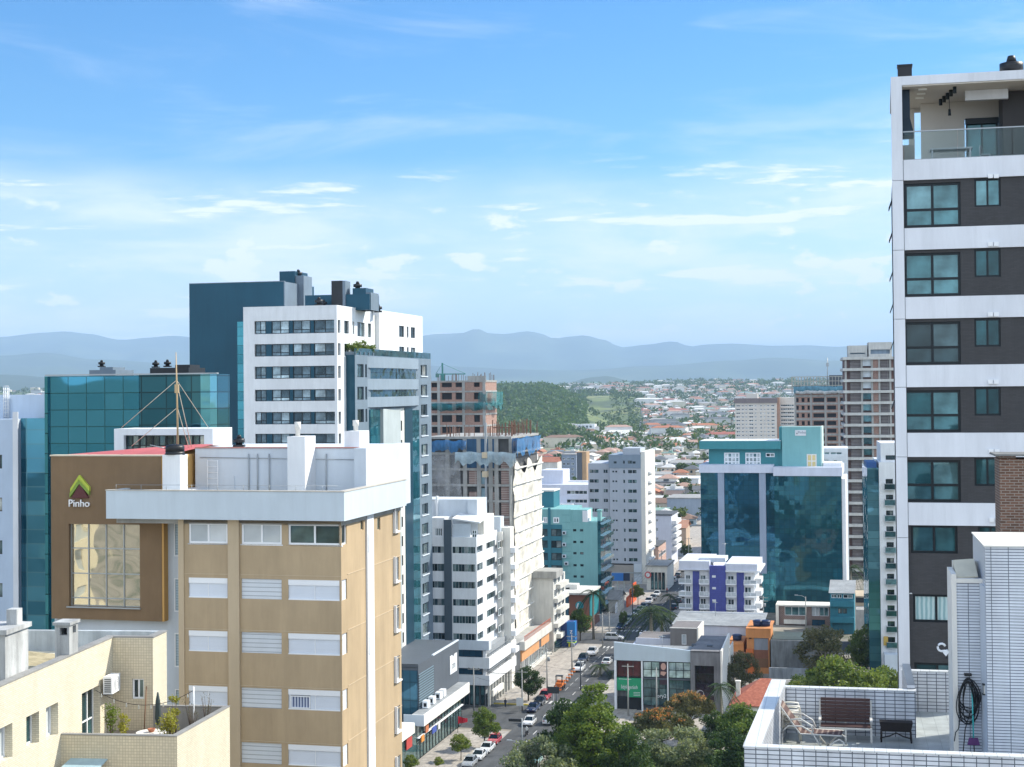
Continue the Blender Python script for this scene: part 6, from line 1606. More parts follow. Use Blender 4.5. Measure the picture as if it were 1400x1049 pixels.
def construction_right():
 b = Bld('open_frame_tower', 'unfinished concrete frame tower with brown brick bays next to the right hand apartment tower', 'construction', 1220, 640, 482, 10)
 b.ref = 1190
 z = lambda py: b.F(1190, py)[1]; x = lambda px, py=640: b.F(px, py)[0]
 x0, x1 = x(1157), x(1226)
 zs = [z(488 + 15.25 * i) for i in range(20)]
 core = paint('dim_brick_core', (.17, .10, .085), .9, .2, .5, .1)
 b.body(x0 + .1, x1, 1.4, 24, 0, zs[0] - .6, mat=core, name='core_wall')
 for zz in zs: b.part('floor_slab', MB().box(x0 - .6, x1, -.5, 24, zz - .85, zz), paint('pale_concrete', (.55, .55, .52), .85, .08, .5, .15))
 for px in (1158, 1180, 1194, 1204, 1219): b.part('column', MB().box(x(px) - .3, x(px) + .3, .0, .8, 0, zs[0] - .851), CONC)
 for i in range(20):
  zz = zs[i] - .851; q = zz - 2.6
  b.part('brick_bay', MB().box(x(1164), x(1179), .9, 1.1, q, zz - .2), tiled('dark_louvre', (.10, .08, .08), (.30, .28, .27), 6, .45, .08, .8, .1, 0, .3))
  b.part('brick_bay', MB().box(x(1195), x(1203), .5, .8, q, zz), BRICKW)
  b.part('window_bay', MB().box(x(1181.5), x(1192.5), .7, .9, q + .6, zz), G_TEAL if i > 2 else paint('pale_board', (.6, .66, .7), .6, .1, 1, .1))
  b.part('brick_bay', MB().box(x(1206), x(1218), .9, 1.1, q, zz - .2), tiled('dark_louvre', (.10, .08, .08), (.3, .28, .27), 6, .45, .08, .8, .1, 0, .3))
 pc = MATS['pale_concrete']
 for (p0, p1, y0_, y1_, yy) in ((1162, 1188, 472, 487, 2), (1190, 1222, 468, 487, 1.2)):
  a0, a1 = x(p0), x(p1)
  zt, zb = z(y0_), z(y1_ + 1)
  b.part('roof_storey', MB().holed('front', yy, a0, a1, zb, zt, [(a0 + .6, a1 - .6, z(484), z(y0_ + 10))], 1.0).box(a0, a1, yy + 1.0, yy + 9, zb, zt, skip='f').box(a0 + .6, a1 - .6, yy + .9, yy + .98, z(484), z(y0_ + 10), 1), [pc, paint('blue_board', (.25, .33, .42), .7, .15, .8, .2)])
 b.done()
 b = Bld('brown_construction_tower', 'brown brick tower under construction with scaffold crown behind the mint penthouse', 'construction', 1160, 560, 570, 12)
 b.ref = 1140
 z = lambda py: b.F(1140, py)[1]; x = lambda px, py=560: b.F(px, py)[0]
 x0, x1 = x(1087), x(1160)
 hs = []
 for i in range(14):
  t0 = 544 + 10.6 * i
  for (p0, p1) in ((1088, 1092), (1096, 1100), (1104, 1107), (1112, 1127), (1131, 1143), (1149, 1153)): hs.append((x(p0), x(p1), z(t0 + 5.5), z(t0)))
 b.body(x0, x1, 0, 20, 0, z(538), hs, [], BRICKW, .6)
 mbd = MB()
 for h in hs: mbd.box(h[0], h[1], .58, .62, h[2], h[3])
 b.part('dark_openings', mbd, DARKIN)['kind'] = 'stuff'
 for i in range(14): b.part('floor_band', MB().box(x0, x1, -.2, -.003, z(542.5 + 10.6 * i), z(540 + 10.6 * i)), CONC)
 for px in (1087.5, 1109, 1128.5, 1147): b.part('column', MB().box(x(px) - .35, x(px) + .35, -.3, -.2, 0, z(538)), CONC)
 mb = MB(); n = 18
 for k in range(n + 1): a = x(1083) + (x1 - x(1083)) * k / n; mb.box(a - .1, a + .1, -1.2, -1.0, z(538), z(515)); mb.box(a - .1, a + .1, 6, 6.2, z(538), z(515))
 for py in (515, 521, 527): mb.box(x(1083), x1, -1.25, -1.05, z(py) - .12, z(py) + .12); mb.box(x(1083), x1, 6, 6.2, z(py) - .12, z(py) + .12)
 b.part('scaffold', mb, paint('grey_scaffold', (.40, .40, .36), .7, .2, 2, .1))
 b.part('scaffold_sheet', MB().box(x(1086), x1, .5, 5, z(538) + .01, z(526)), paint('dull_teal_sheet', (.10, .17, .18), .8, .3, .5, .2))
 mb = MB(); drape(mb, [(x(1085), -1.5, 0), (x1, -1.5, 0)], z(528), 3.0, 30, 21, 1.0); b.part('blue_net', mb, netmat('dusty_blue_net', (.10, .25, .33), .8))
 mb = MB(); drape(mb, [(x(1088), -1.8, 0), (x1, -1.8, 0)], z(534), 1.6, 30, 23, .8); b.part('pale_net', mb, netmat('pale_grey_net', (.5, .52, .52), .8))
 b.part('crown_block', MB().box(x(1134), x1, 1, 8, z(527), z(513)), DGREY)
 mm = MB(); q = x(1132); mm.tube([(q, 3, z(526)), (q, 3, z(489))], .16, 5).box(q - .5, q + .5, 2.6, 3.4, z(501), z(496))
 b.part('mast', mm, GREYAL)
 b.done()
construction_right()
def cream_flats():
 b = Bld('cream_flats', 'far cream slab of flats with red brown stair strip behind the mint penthouse', 'building', 1062, 570, 800, 12)
 b.ref = 1062
 z = lambda py: b.F(1062, py)[1]; x = lambda px, py=570: b.F(px, py)[0]
 cr = paint('cream_flats_render', (.64, .60, .54), .75, .06, .2, .08)
 x0 = x(1005); hs = []
 for i in range(11):
  for (p0, p1, r_) in ((1006.5, 1012, 1), (1014, 1017, 0), (1019, 1021.5, 1), (1024, 1030, 1), (1032, 1034.5, 1), (1039, 1042, 0), (1044.5, 1046.5, 1), (1049, 1052, 0), (1054.5, 1059, 1)):
   t0 = 553.5 + 5.1 * i; hs.append((x(p0), x(p1), z(t0 + 2.4), z(t0)))
 b.body(x0, 0, 0, 22, 0, z(551), hs, [], cr, .4)
 for h in hs: b.win('front', .35, *h, G_DARK, WHITEAL, nx=2, fw=.15)
 b.part('roof_band', MB().box(x0 - .4, .4, -.6, 22, z(551) + .01, z(544.5)), paint('grey_brown_roof_band', (.20, .17, .17), .8, .15, .6, .1))
 b.part('roof_house', MB().box(x(1020), x(1036), 2, 9, z(544.5) + .01, z(538)), cr)
 b.part('stair_strip', MB().box(.002, x(1066), 2, 12, 0, z(544)), paint('redbrown_strip', (.42, .26, .19), .75, .08, .5, .1))
 b.body(x(1066) + .01, x(1090), 6, 24, 0, z(544), [(x(p) - 1.2, x(p) + 1.2, z(553.5 + 5.1 * i + 2.4), z(553.5 + 5.1 * i)) for i in range(10) for p in (1070, 1076, 1082)], [], cr, .4, name='rear_wing')
 for i in range(10):
  for p in (1070, 1076, 1082): b.win('front', 6.35, x(p) - 1.2, x(p) + 1.2, z(553.5 + 5.1 * i + 2.4), z(553.5 + 5.1 * i), G_DARK, WHITEAL, nx=2, fw=.15)
 b.done()
cream_flats()
# ================================================================ teal office block on the right
def teal_office():
 b = Bld('teal_office_block', 'wide teal mirror glass office block with mint penthouse and small white roof sign', 'building', 1151, 700, 402, 13.5)
 b.ref = 1151
 z = lambda py, px=1151: b.F(px, py)[1]; x = lambda px, py=700: b.F(px, py)[0]
 mint = paint('mint_penthouse', (.20, .44, .45), .7, .05, .3, .08); mintd = paint('teal_penthouse', (.05, .25, .28), .7, .05, .3, .08)
 lav = paint('lavender_white_band', (.60, .64, .74), .6, .05, .5, .08)
 cw1 = curtainwall('deep_teal_mirror_left', (.008, .085, .145), (.018, .115, .18), 1.35, 1.25, (.015, .075, .095), .62, .55, .16, .03, js=.05)
 cw2 = curtainwall('deep_teal_mirror_right', (.010, .095, .14), (.022, .135, .18), 1.35, 1.25, (.02, .09, .11), .58, .65, .14, .03, js=.06)
 zt = z(651)
 xm = x(1059)
 b.part('glass_facade', MB().box(x(957.5), xm - .003, 1.2, 24, 11, z(647, 1059)), cw1)
 b.part('glass_facade', MB().box(xm, -.003, 0, 24, 0, zt), cw2)
 b.part('glass_base', MB().box(x(1040), xm - .003, 2.2, 20, 0, 10.99), CW_TEAL)
 for (p0, p1) in ((981.5, 990), (1038, 1047)):
  b.part('facade_fin', MB().box(x(p0), x(p1), .75, 1.197, 10.5, z(647, 1059)), paint('lavender_grey_fin', (.30, .36, .46), .55, .06, .5, .1))
 b.part('roof_band', MB().box(x(957) - .2, x(1057.5), .5, 24, z(647, 1059) + .002, z(636, 1059)), lav)
 b.part('roof_band', MB().box(x(1058), .2, -.7, 24, zt + .002, z(639)), lav)
 b.part('side_pilaster', MB().box(.002, 1.0, .2, 24, 0, z(655)), WHITE)
 # penthouse
 yp = 5.5
 a0, a1 = b.F(969, 620, yp)[0], b.F(1068, 620, yp)[0]
 zb = z(640, 1059); ztp = b.F(1000, 614, yp)[1]; ztc = b.F(1000, 603, yp)[1]
 b.part('penthouse_wall', MB().box(a0, a1, yp, yp + 12, zb, ztp), mintd)
 b.part('penthouse_fascia', MB().box(b.F(957, 610, yp)[0], a1, yp - 1.6, yp + 12, ztp + .003, ztc), mintd)
 b.part('roof_sheet', MB().box(b.F(958, 610, yp)[0], a1, yp - 1.4, yp + 12, ztc + .002, ztc + .15), WHITE)
 for (p0, p1) in ((990, 1011), (1019, 1040)):
  b.win('front', yp - .03, b.F(p0, 620, yp)[0], b.F(p1, 620, yp)[0], zb + .1, b.F(1000, 619, yp)[1], glass('white_blind_glass', [(0, (.10, .2, .22)), (.4, (.5, .58, .6)), (1, (.7, .74, .74))], .3, .05), WHITEAL, nx=4, nz=3, fw=.3)
 b.win('front', yp - .03, b.F(1047, 620, yp)[0], b.F(1059, 620, yp)[0], b.F(1050, 625, yp)[1], b.F(1050, 619.5, yp)[1], G_DARK, WHITEAL, nx=2, fw=.2)
 yt = 4.2
 c0, c1 = b.F(1069, 600, yt)[0], b.F(1122, 600, yt)[0]; zct = b.F(1095, 584, yt)[1]
 b.part('stair_tower', MB().box(c0, c1, yt, yt + 9, zb - .3, zct), mint)
 b.part('stair_tower_side', MB().box(c0 - .8, c0 - .003, yt + 1, yt + 9, zb - .3, zct), mintd)
 b.part('stair_tower_edge', MB().box(c1 + .002, c1 + .4, yt, yt + 9, zb - .3, zct + .1).box(c0, c1, yt - .05, yt + .3, zct + .002, zct + .15), paint('pale_mint_edge', (.55, .72, .66), .6, .04, 1, .05))
 q = b.F(1094.5, 592, yt); s_ = b.F(1102, 592, yt)[0] - b.F(1087, 592, yt)[0]
 b.part('roof_sign', MB().box(q[0] - s_ / 2, q[0] + s_ / 2, yt - .12, yt - .003, q[1] - .75, q[1] + .75), WHITE)
 text('sign_letters', 'Pinho', .95, paint('slate_letter', (.16, .2, .26), .5, .05, 1, 0), b.root, (q[0] + .35, yt - .14, q[1] + .1), ext=.01)
 b.part('sign_mark', MB().prism([(q[0] - 1.15, yt - .15, q[1] - .3), (q[0] - .75, yt - .15, q[1] - .3), (q[0] - .95, yt - .15, q[1] + .1)], (0, .03, 0)), MATS['maroon_sign'])
 b.win('front', yt - .04, b.F(1103, 630, yt)[0], b.F(1116.5, 630, yt)[0], zb - .2, b.F(1110, 621, yt)[1], glass('yellow_blind_glass', [(0, (.62, .50, .22)), (1, (.72, .60, .30))], .1, .1), WHITE2, nx=2, nz=2, fw=.3)
 b.part('roof_upstand', MB().box(c1 + .6, .0, yt - 1, yt + 8, z(639) + .01, z(634)), WHITE)
 b.done()
teal_office()
def blue_white_flats():
 b = Bld('blue_striped_flats', 'four storey white flats with vertical royal blue strips and small balconies', 'building', 1031, 810, 372, 13.5)
 b.ref = 1031
 z = lambda py, px=1031: b.F(px, py)[1]; x = lambda px, py=810: b.F(px, py)[0]
 blue = tiled('royal_blue_tile', (.055, .065, .30), (.04, .05, .20), .5, .5, .02, .5, .08, 0, .2)
 x0 = x(936)
 zt = z(780)
 rows = [(788, 794), (803, 811), (820, 828), (836, 843)]
 hs = []
 for y0, y1 in rows:
  for (p0, p1) in ((937.5, 944), (957.5, 965), (995, 1003.5), (1018, 1027)): hs.append((x(p0), x(p1), z(y1 + 1), z(y0)))
 b.body(x0, 0, 0, 16, 0, zt, hs, [], WHITE, .3)
 for h in hs: b.win('front', .25, *h, G_DARK, WHITEAL, nx=2, fw=.12)
 b.part('parapet', MB().box(x0 - 1.2, x(971) - .01, -1.0, 16, zt + .003, z(768)).box(x(993) + .01, .9, -1.0, 16, zt + .003, z(771)), lavw())
 b.part('roof_slab', MB().box(x0 - 1.5, x(971), -1.3, 16, zt - .0, zt + .002).box(x(993), 1.6, -1.3, 16, zt - .4, zt), WHITE)
 b.part('roof_block', MB().box(x(956), x(991), 2, 9, z(771), b.F(975, 763, 2)[1]).box(x(993.5), x(1029), 3, 9, z(772), b.F(1010, 769, 3)[1]), PALEB)
 b.part('central_shaft', MB().box(x(971), x(993), -1.2, -.003, 3, z(774)), blue)
 for y in (787, 803, 820, 836):
  q0, q1 = x(974.5), x(979.5)
  b.win('front', -1.23, q0, q1, z(y + 3), z(y), G_BLIND, WHITE, nx=1, fw=.25)
 for (p0, p1) in ((947.5, 956.5), (1007.5, 1017.5)): b.part('blue_strip', MB().box(x(p0), x(p1), -.25, -.003, 3, zt - .41), blue)
 for y0, y1 in rows:
  zc = z(y1 + 4.2)
  for (p0, p1) in ((929, 947), (956.7, 970.5), (993.3, 1007.3), (1017.6, 1035)):
   f = b.part('balcony', MB().box(x(p0), x(p1), -1.5, -.26, zc - .25, zc).box(x(p0), x(p1), -1.5, -1.42, zc + .95, zc + 1.05).box(x(p0), x(p0) + .1, -1.5, -1.4, zc + .001, zc + .949).box(x(p1) - .1, x(p1), -1.5, -1.4, zc + .001, zc + .949).box((x(p0) + x(p1)) / 2 - .05, (x(p0) + x(p1)) / 2 + .05, -1.5, -1.4, zc + .001, zc + .949), WHITEAL)
   b.part('balcony_panel', MB().box(x(p0) + .12, x(p1) - .12, -1.47, -1.45, zc + .1, zc + .9), G_BLIND, f)
  b.part('side_balcony', MB().box(.003, 1.6, 2, 8, zc - .25, zc + 1.0), WHITE)
 b.done()
def lavw(): return paint('lavender_white_parapet', (.60, .63, .72), .65, .05, .5, .08)
blue_white_flats()
def front_shops():
 b = Bld('slant_roof_shops', 'two storey shop building with slanted white fascia, green shop sign and dark glazing', 'building', 986, 930, 283, 13.5)
 b.ref = 986
 z = lambda py, px=986: b.F(px, py)[1]; x = lambda px, py=930: b.F(px, py)[0]
 x0 = x(840); xc = x(945)
 grey = paint('stained_grey_concrete', (.22, .22, .23), .85, .14, .5, .35, bump=.4)
 zt, zb = z(907), 0
 z2 = z(930); zr = z(908)
 b.body(x0 + .1, xc, 1.0, 17, 0, zt - .01, mat=grey, name='core_wall')
 b.part('slanted_fascia', MB().prism([(x0, -.2, z(907)), (xc, -.2, z(907)), (xc, -.2, z(891)), (x0, -.2, z(882))], (0, .6, 0)), paint('pale_blue_metal_fascia', (.52, .60, .66), .4, .04, .4, .05, .2))
 b.part('flat_roof', MB().box(x0 + .1, xc - .05, .42, 17, zt - .009, zt + .12), ROOFG)
 b.part('left_fin', MB().box(x0, x(843), -.15, 17, 0, zt - .012), WHITEAL)
 cols = {'red': (843.5, 877), 'a': (879.5, 902), 'poster': (903, 912), 'b': (914.5, 944)}
 red = glass('dark_red_glass', [(0, (.07, .016, .02)), (1, (.09, .022, .026))], .3, .08); b.win('front', .2, x(843.5), x(876.5), z2, zt - .1, red, BLACKAL, nx=3, fw=.08, name='red_window')
 green = paint('green_shop_sign', (.02, .30, .14), .5, .05, 1, .05)
 gz0 = z(958)
 b.part('green_sign', MB().box(x(843.5), x(877), -.02, .1, z(949), z(931.5)).box(x(857), x(877), -.02, .1, gz0, z(949) - .002), green)
 q = b.F(860.5, 939.5)
 text('sign_letters', 'lidylogenioh', 1.05, WHITE, b.root, (q[0], -.05, q[1]), ext=.01, sx=.62)
 mb = MB()
 for k in range(3): mb.box(x(866), x(875), -.03, -.021, z(951.5 + 2 * k), z(951 + 2 * k))
 b.part('sign_lines', mb, WHITE)
 mb = MB().box(x(846), x(863), -.03, -.021, z(933.5), z(933)); b.part('sign_lines', mb, WHITE)
 b.part('dark_doorway', MB().box(x(843.5), x(876), .4, .6, 0, gz0 - .01), DARKIN)
 gl = glass('blind_shop_glass', [(0, (.32, .42, .46)), (.6, (.5, .6, .63)), (1, (.6, .68, .7))], .25, .05)
 gl2 = glass('dim_shop_glass', [(0, (.02, .05, .06)), (.6, (.06, .12, .13)), (1, (.12, .2, .2))], .35, .05)
 b.win('front', .2, x(879), x(902), z2, zt - .1, gl, BLACKAL, nx=2, nz=2, fw=.12, zt=.5, name='upper_window'); b.win('front', .2, x(914), x(944.5), z2, zt - .1, gl, BLACKAL, nx=3, nz=2, fw=.12, zt=.5, name='upper_window')
 b.win('front', .2, x(879), x(912), 1.0, z2 - .3, gl2, BLACKAL, nx=3, nz=3, fw=.1, name='lower_window'); b.win('front', .2, x(914), x(944.5), 1.0, z2 - .3, gl2, BLACKAL, nx=3, nz=3, fw=.1, name='lower_window')
 q = b.F(904.5, 952); text('shop_letters', 'ory2', .95, WHITE, b.root, (q[0], .12, q[1]), ext=.01)
 b.part('white_mullion', MB().box(x(876.8), x(878.8), -.1, .5, 0, zt - .015).box(x(912.3), x(913.8), -.1, .5, 0, zt - .015), WHITEAL)
 b.part('floor_beam', MB().box(x(879), x(944.5), -.05, .19, z2 - .29, z2 - .02), DGREY)
 # poster of a plain face-like oval and shoulders on dark ground
 pd = paint('dark_poster', (.045, .025, .035), .5, .2, 1, 0); pk = paint('skin_tone_print', (.50, .30, .24), .6, .06, 1, 0)
 a0, a1 = x(902.3), x(912)
 b.part('poster', MB().box(a0, a1, -.03, .19, z2 - 1.2, zt - .1), pd)
 cx = (a0 + a1) / 2; cz = z(914); n = 20
 b.part('poster_print', MB().prism([(cx + .48 * math.cos(6.283 * k / n), -.05, cz + .66 * math.sin(6.283 * k / n)) for k in range(n)], (0, .018, 0)).prism([(cx - .55, -.05, z(925)), (cx + .1, -.05, z(927)), (cx + .6, -.05, z(922)), (cx + .1, -.05, z(921)), (cx - .5, -.05, z(921))], (0, .018, 0)), pk)
 # grey concrete portal on the right
 h = (x(950.5), x(977), .3, z(910))
 b.part('concrete_portal', MB().holed('front', -.9, xc, 0, 0, z(890), [h], 1.2).box(xc, 0, .31, 17, 0, z(890) - .002).box(xc, 0, -.9, .3, z(890) - .3, z(890)), grey)
 b.win('front', .28, *h, glass('dark_plum_glass', [(0, (.022, .012, .024)), (1, (.04, .02, .04))], .25, .06), BLACKAL, nx=1, nz=5, fw=.1, name='plum_glazing')
 q = b.F(957, 949, .2); n = 18
 b.part('round_emblem', MB().prism([(q[0] + .75 * math.cos(6.283 * k / n), .16, q[1] + .75 * math.sin(6.283 * k / n)) for k in range(n)], (0, .05, 0)), paint('silver_sign', (.5, .5, .52), .4, .05, 1, 0))
 b.part('emblem_centre', MB().prism([(q[0] + .15 + .5 * math.cos(6.283 * k / n), .13, q[1] + .1 + .5 * math.sin(6.283 * k / n)) for k in range(n)], (0, .028, 0)), MATS['dark_plum_glass'])
 text('sign_letters', 'oral', .9, MATS['silver_sign'], b.root, (q[0] + 2.6, .15, q[1] + .1), ext=.01)
 yS = b.sy(996, 890, 0)
 b.part('white_side_wall', MB().prism([(.003, -.95, 0), (.003, 14, 0), (.003, 14, z(882)), (.003, -.95, z(890) + .15)], (.3, 0, 0)).box(.31, .5, 12, 19, 0, z(900)), WHITE2)
 b.part('flat_roof', MB().box(xc + .2, -.2, .5, 16, z(891) - .6, z(891) - .3), CONC)
 b.part('roof_object', MB().box(-3, -2, 4, 5, z(892), z(888)).box(-6, -5.2, 5, 5.8, z(892), z(888.5)), DGREY)
 b.done()
front_shops()
def back_blocks():
 # grey cube with white roofs behind the shops
 b = Bld('grey_cube_building', 'grey rendered block with white framed openings and pale parapets behind the slanted shops', 'building', 953, 880, 316, 13.5)
 b.ref = 953
 z = lambda py, px=953: b.F(px, py)[1]; x = lambda px, py=880: b.F(px, py)[0]
 taupe = paint('taupe_cube_render', (.20, .185, .18), .8, .08, .5, .15)
 hs = [(x(932), x(938.5), z(882), z(868)), (x(932), x(938.5), z(893), z(887))]
 b.body(x(916.5), 0, 0, 10, 0, z(860), hs, [], taupe, .2)
 for h in hs: b.win('front', .15, *h, G_BLIND, WHITE, nx=1, fw=.15)
 b.part('parapet', MB().box(x(916.5) - .1, .3, -.1, .2, z(860) + .002, z(859)).box(.003, .3, -.1, 10, 0, z(859)).box(x(916.5) - .1, .3, 9.9, 10.2, z(860) - .1, z(859)), WHITE2)
 b.part('roof_inside', MB().box(x(916.5), 0, .3, 9.8, z(861.5), z(861)), paint('dark_roof_felt', (.10, .10, .10), .9, .2, .6, .2))
 b.body(x(868), x(916) , 2.5, 12, 0, z(878), mat=taupe, name='low_wing')
 b.part('white_parapet', MB().box(x(864), x(916), 10, 10.4, z(878), b.F(890, 871, 10)[1]).box(x(864) , x(864) + .5, 1, 10.4, z(884), b.F(864, 871, 10)[1]).box(x(867), x(916), 2.2, 2.49, 0, z(877)), lavw())
 b.done()
 b = Bld('white_roofed_hall', 'long low white walled hall with grey sheet roof in front of the blue striped flats', 'building', 1024, 875, 334, 13.5)
 b.ref = 1024
 z = lambda py, px=1024: b.F(px, py)[1]; x = lambda px, py=875: b.F(px, py)[0]
 b.body(x(920), x(1040), 0, 14, 0, z(857), mat=lavw())
 b.part('wall_joint', MB().box(x(956), x(1030), -.06, -.003, z(868.5), z(867.5)).box(x(956), x(1030), -.06, -.003, z(876), z(875.2)), PALEB)
 b.part('roof_sheet', MB().prism([(x(920) - .2, -.3, z(857) + .01), (x(1043), -.3, z(857) + .01), (x(1043), 15, z(857) + .8), (x(920) - .2, 15, z(857) + .8)], (0, 0, .15)), ROOFG)
 mb = MB()
 for k in range(14): a = x(928) + (x(1040) - x(928)) * k / 14; mb.box(a, a + .2, 13.2, 13.4, z(857) + .9, z(851))
 mb.box(x(928), x(1040), 13.2, 13.4, z(851.5), z(850.8))
 b.part('roof_rail', mb, PALEB)
 b.part('low_annexe', MB().box(x(957), x(990), -4, -.003, 0, z(880)), CONC)
 b.done()
 # orange house
 b = Bld('orange_house', 'bright orange and brick house with dark blue roof tanks', 'house', 1052, 880, 322, 13.5)
 b.ref = 1052
 z = lambda py, px=1052: b.F(px, py)[1]; x = lambda px, py=880: b.F(px, py)[0]
 org = paint('orange_render', (.62, .26, .09), .75, .08, .6, .15); org2 = paint('deep_orange_render', (.60, .16, .04), .75, .08, .6, .12); rb = paint('red_brown_render', (.24, .10, .06), .8, .12, .6, .15); gp = paint('grey_panel', (.25, .27, .31), .7, .12, .6, .2)
 hs = [(x(1024), x(1027.5), z(874.5), z(872))]
 b.body(x(1021), 0, 0, 11, 0, z(861), hs, [], org, .2)
 b.win('front', .15, *hs[0], G_DARK, BLACKAL, nx=1, fw=.08)
 b.part('grey_upper_panel', MB().box(x(1031), x(1050), -.12, -.003, z(889), z(873)), gp)
 b.part('orange_column', MB().box(x(1020), x(1030), -.5, -.003, 0, z(888)), org2)
 b.part('brown_lower_panel', MB().box(x(1031), x(1050), -.1, -.003, z(900), z(889.3)), rb); b.part('garage_door', MB().box(x(1031), x(1050), -.08, -.003, z(913), z(900.4)), paint('brown_door', (.20, .10, .05), .7, .1, 1, .1))
 b.part('cornice', MB().box(x(1020), .3, -.4, 11, z(861) + .003, z(860) + .1).box(x(1020), .3, -.35, -.003, z(872.5), z(861)), org)
 b.body(x(995), x(1020) - .55, .5, 9, 0, z(884), mat=org, name='side_wing')
 b.part('side_roof', MB().box(x(995), x(1020) - .56, .3, 9, z(884) + .003, z(880)), org)
 b.part('brick_front', MB().box(x(1000), x(1019), .3, .497, 0, z(893)), BRICKW)
 b.done()
 tb = paint('dark_blue_tank', (.015, .03, .09), .4, .1, 1, .05)
 for k, (px, py, lab) in enumerate(((1036, 860, 'dark blue water tank left of its twin on the orange house roof'), (1047, 860, 'dark blue water tank at the right edge of the orange house roof'), (1008, 881, 'dark teal water tank on the lower roof wing of the orange house'))):
  yy = 3; q = b.F(px, py, yy); p = b.M @ Vector((q[0], yy, (z(860) + .1) if k < 2 else z(880)))
  r = empty('water_tank', p, 0, lab, 'tank')
  MB().lathe([(.9, 0), (1.0, 1.0)], 16).build('tank_body', tb, r); MB().lathe([(1.08, 1.0), (1.08, 1.12), (.6, 1.3)], 16).build('tank_lid', tb, r)
 # yard wall and paved yard
 b = Bld('stained_yard_wall', 'tall stained grey yard wall right of the orange house', 'wall', 1125, 900, 318, 13.5)
 z = lambda py, px=1125: b.F(px, py)[1]; x = lambda px, py=900: b.F(px, py)[0]
 sw = paint('stained_wall', (.27, .29, .30), .9, .22, .5, .45, bump=.4)
 b.part('wall', MB().box(x(1054), 0, 0, .4, 0, z(877)), sw); b.part('wall_cap', MB().box(x(1054), 0, 2.0, 12, 0, b.F(1080, 868, 8)[1]), paint('dark_green_slope', (.06, .09, .09), .9, .2, .5, .3))
 b.part('low_wall', MB().box(x(1054), x(1122), -6, -5.7, 0, b.F(1090, 914, -6)[1]), paint('pale_stained_wall', (.46, .50, .54), .85, .16, .5, .4)); b.done()
 # terracotta house
 b = Bld('terracotta_house', 'white house with red clay tile hip roof and small chimney beside the tiled terrace', 'house', 1060, 975, 262, 13.5)
 z = lambda py, px=1030: b.F(px, py)[1]; x = lambda px, py=960: b.F(px, py)[0]
 x0, x1 = x(1001), x(1075); ze = z(965); zr = z(936)
 b.body(x0, x1, 0, 12, 0, ze, [(x(1006), x(1019), z(976), z(969))], [], WHITE2, .2)
 b.win('front', .15, x(1006), x(1019), z(976), z(969), G_TEAL, WHITEAL, nx=2, fw=.08)
 t = NT('clay_tiles'); v = t.coords(); wv = t.n('TexWave'); wv.bands_direction = 'X'; t.val(wv, 'Scale', 2.2); t.lk(v, wv.inputs['Vector'])
 c = t.mix(1.0, t.ramp(t.noise(v, 2.2, 5, .6), [(.3, (.34, .09, .055)), (.55, (.50, .15, .085)), (.75, (.58, .24, .15))]), t.ramp(wv.outputs[0], [(.1, (.6,) * 3), (.6, (1, 1, 1))]), 'MULTIPLY'); t.lk(c, t.b.inputs['Base Color']); t.b.inputs['Roughness'].default_value = .85; t.bump(wv.outputs[0], .7, .06); MATS['clay_tiles'] = t.m
 e = .5; xa, xb, ya, yb_ = x0 - e, x1 + e, -e, 12 + e; xm0, xm1, ym = x0 + 4.4, x1 - 3, 6
 rf = b.part('roof', MB().quad((xa, ya, ze), (xb, ya, ze), (xm1, ym, zr), (xm0, ym, zr)).quad((xb, yb_, ze), (xa, yb_, ze), (xm0, ym, zr), (xm1, ym, zr)).tri((xa, yb_, ze), (xa, ya, ze), (xm0, ym, zr)).tri((xb, ya, ze), (xb, yb_, ze), (xm1, ym, zr)).quad((xa, ya, ze - .15), (xa, yb_, ze - .15), (xb, yb_, ze - .15), (xb, ya, ze - .15)), t.m)
 a = b.F(1009, 945, 3)[0]; b.part('chimney', MB().box(a - .35, a + .35, 3, 3.7, ze - 1, b.F(1009, 933, 3)[1]).box(a - .45, a + .45, 2.9, 3.8, b.F(1009, 933, 3)[1] + .01, b.F(1009, 931, 3)[1]), WHITE2, rf)
 b.done()
 b = UVb('white_garden_wall', 'white painted garden wall between the orange house and the red roofed house', 300, -4, 'wall'); p = at(1050, 935, 285)
 b.part('wall', MB().box(0, 14, 0, .3, 0, 6), WHITE2); b.root.location = (at(1037, 940, 285).x, 285, 0); b.done()
 # white framed shop under the teal office
 b = Bld('white_framed_shop', 'low shop with thin white frame, brown brick and lit interior below the teal office', 'building', 1135, 850, 385, 13.5)
 z = lambda py, px=1100: b.F(px, py)[1]; x = lambda px, py=850: b.F(px, py)[0]
 b.part('frame', MB().box(x(1061), x(1065), -.6, 6, 0, z(829)).box(x(1061), x(1138), -.6, 6, z(829) + .002, z(827)), WHITE2)
 hs = [(x(1073), x(1102), z(842), z(830)), (x(1110), x(1120), z(842), z(830)), (x(1120.5), x(1133), z(842), z(830)), (x(1078), x(1103), z(863), z(855)), (x(1110), x(1128), z(860), z(847))]
 b.body(x(1065) + .01, x(1138), 0, 6, 0, z(829) - .01, hs, [], tiled('brown_shop_brick', (.20, .12, .10), (.3, .26, .24), .5, .25, .03, .85, .15, .5, .3), .3)
 for k, h in enumerate(hs): b.win('front', .2, *h, (G_BLIND if k == 1 else G_TEAL) if k != 4 else CW_BLUE, WHITEAL if k < 3 else BLACKAL, nx=3 if k in (0, 3) else 2, fw=.12)
 b.part('canopy', MB().box(x(1072), x(1103), -.8, -.003, z(853), z(847.5)), WHITE2); b.done()
 b = Bld('turquoise_house', 'narrow three storey turquoise house with grey sloping roof beside the white framed shop', 'house', 1168, 840, 372, 13.5)
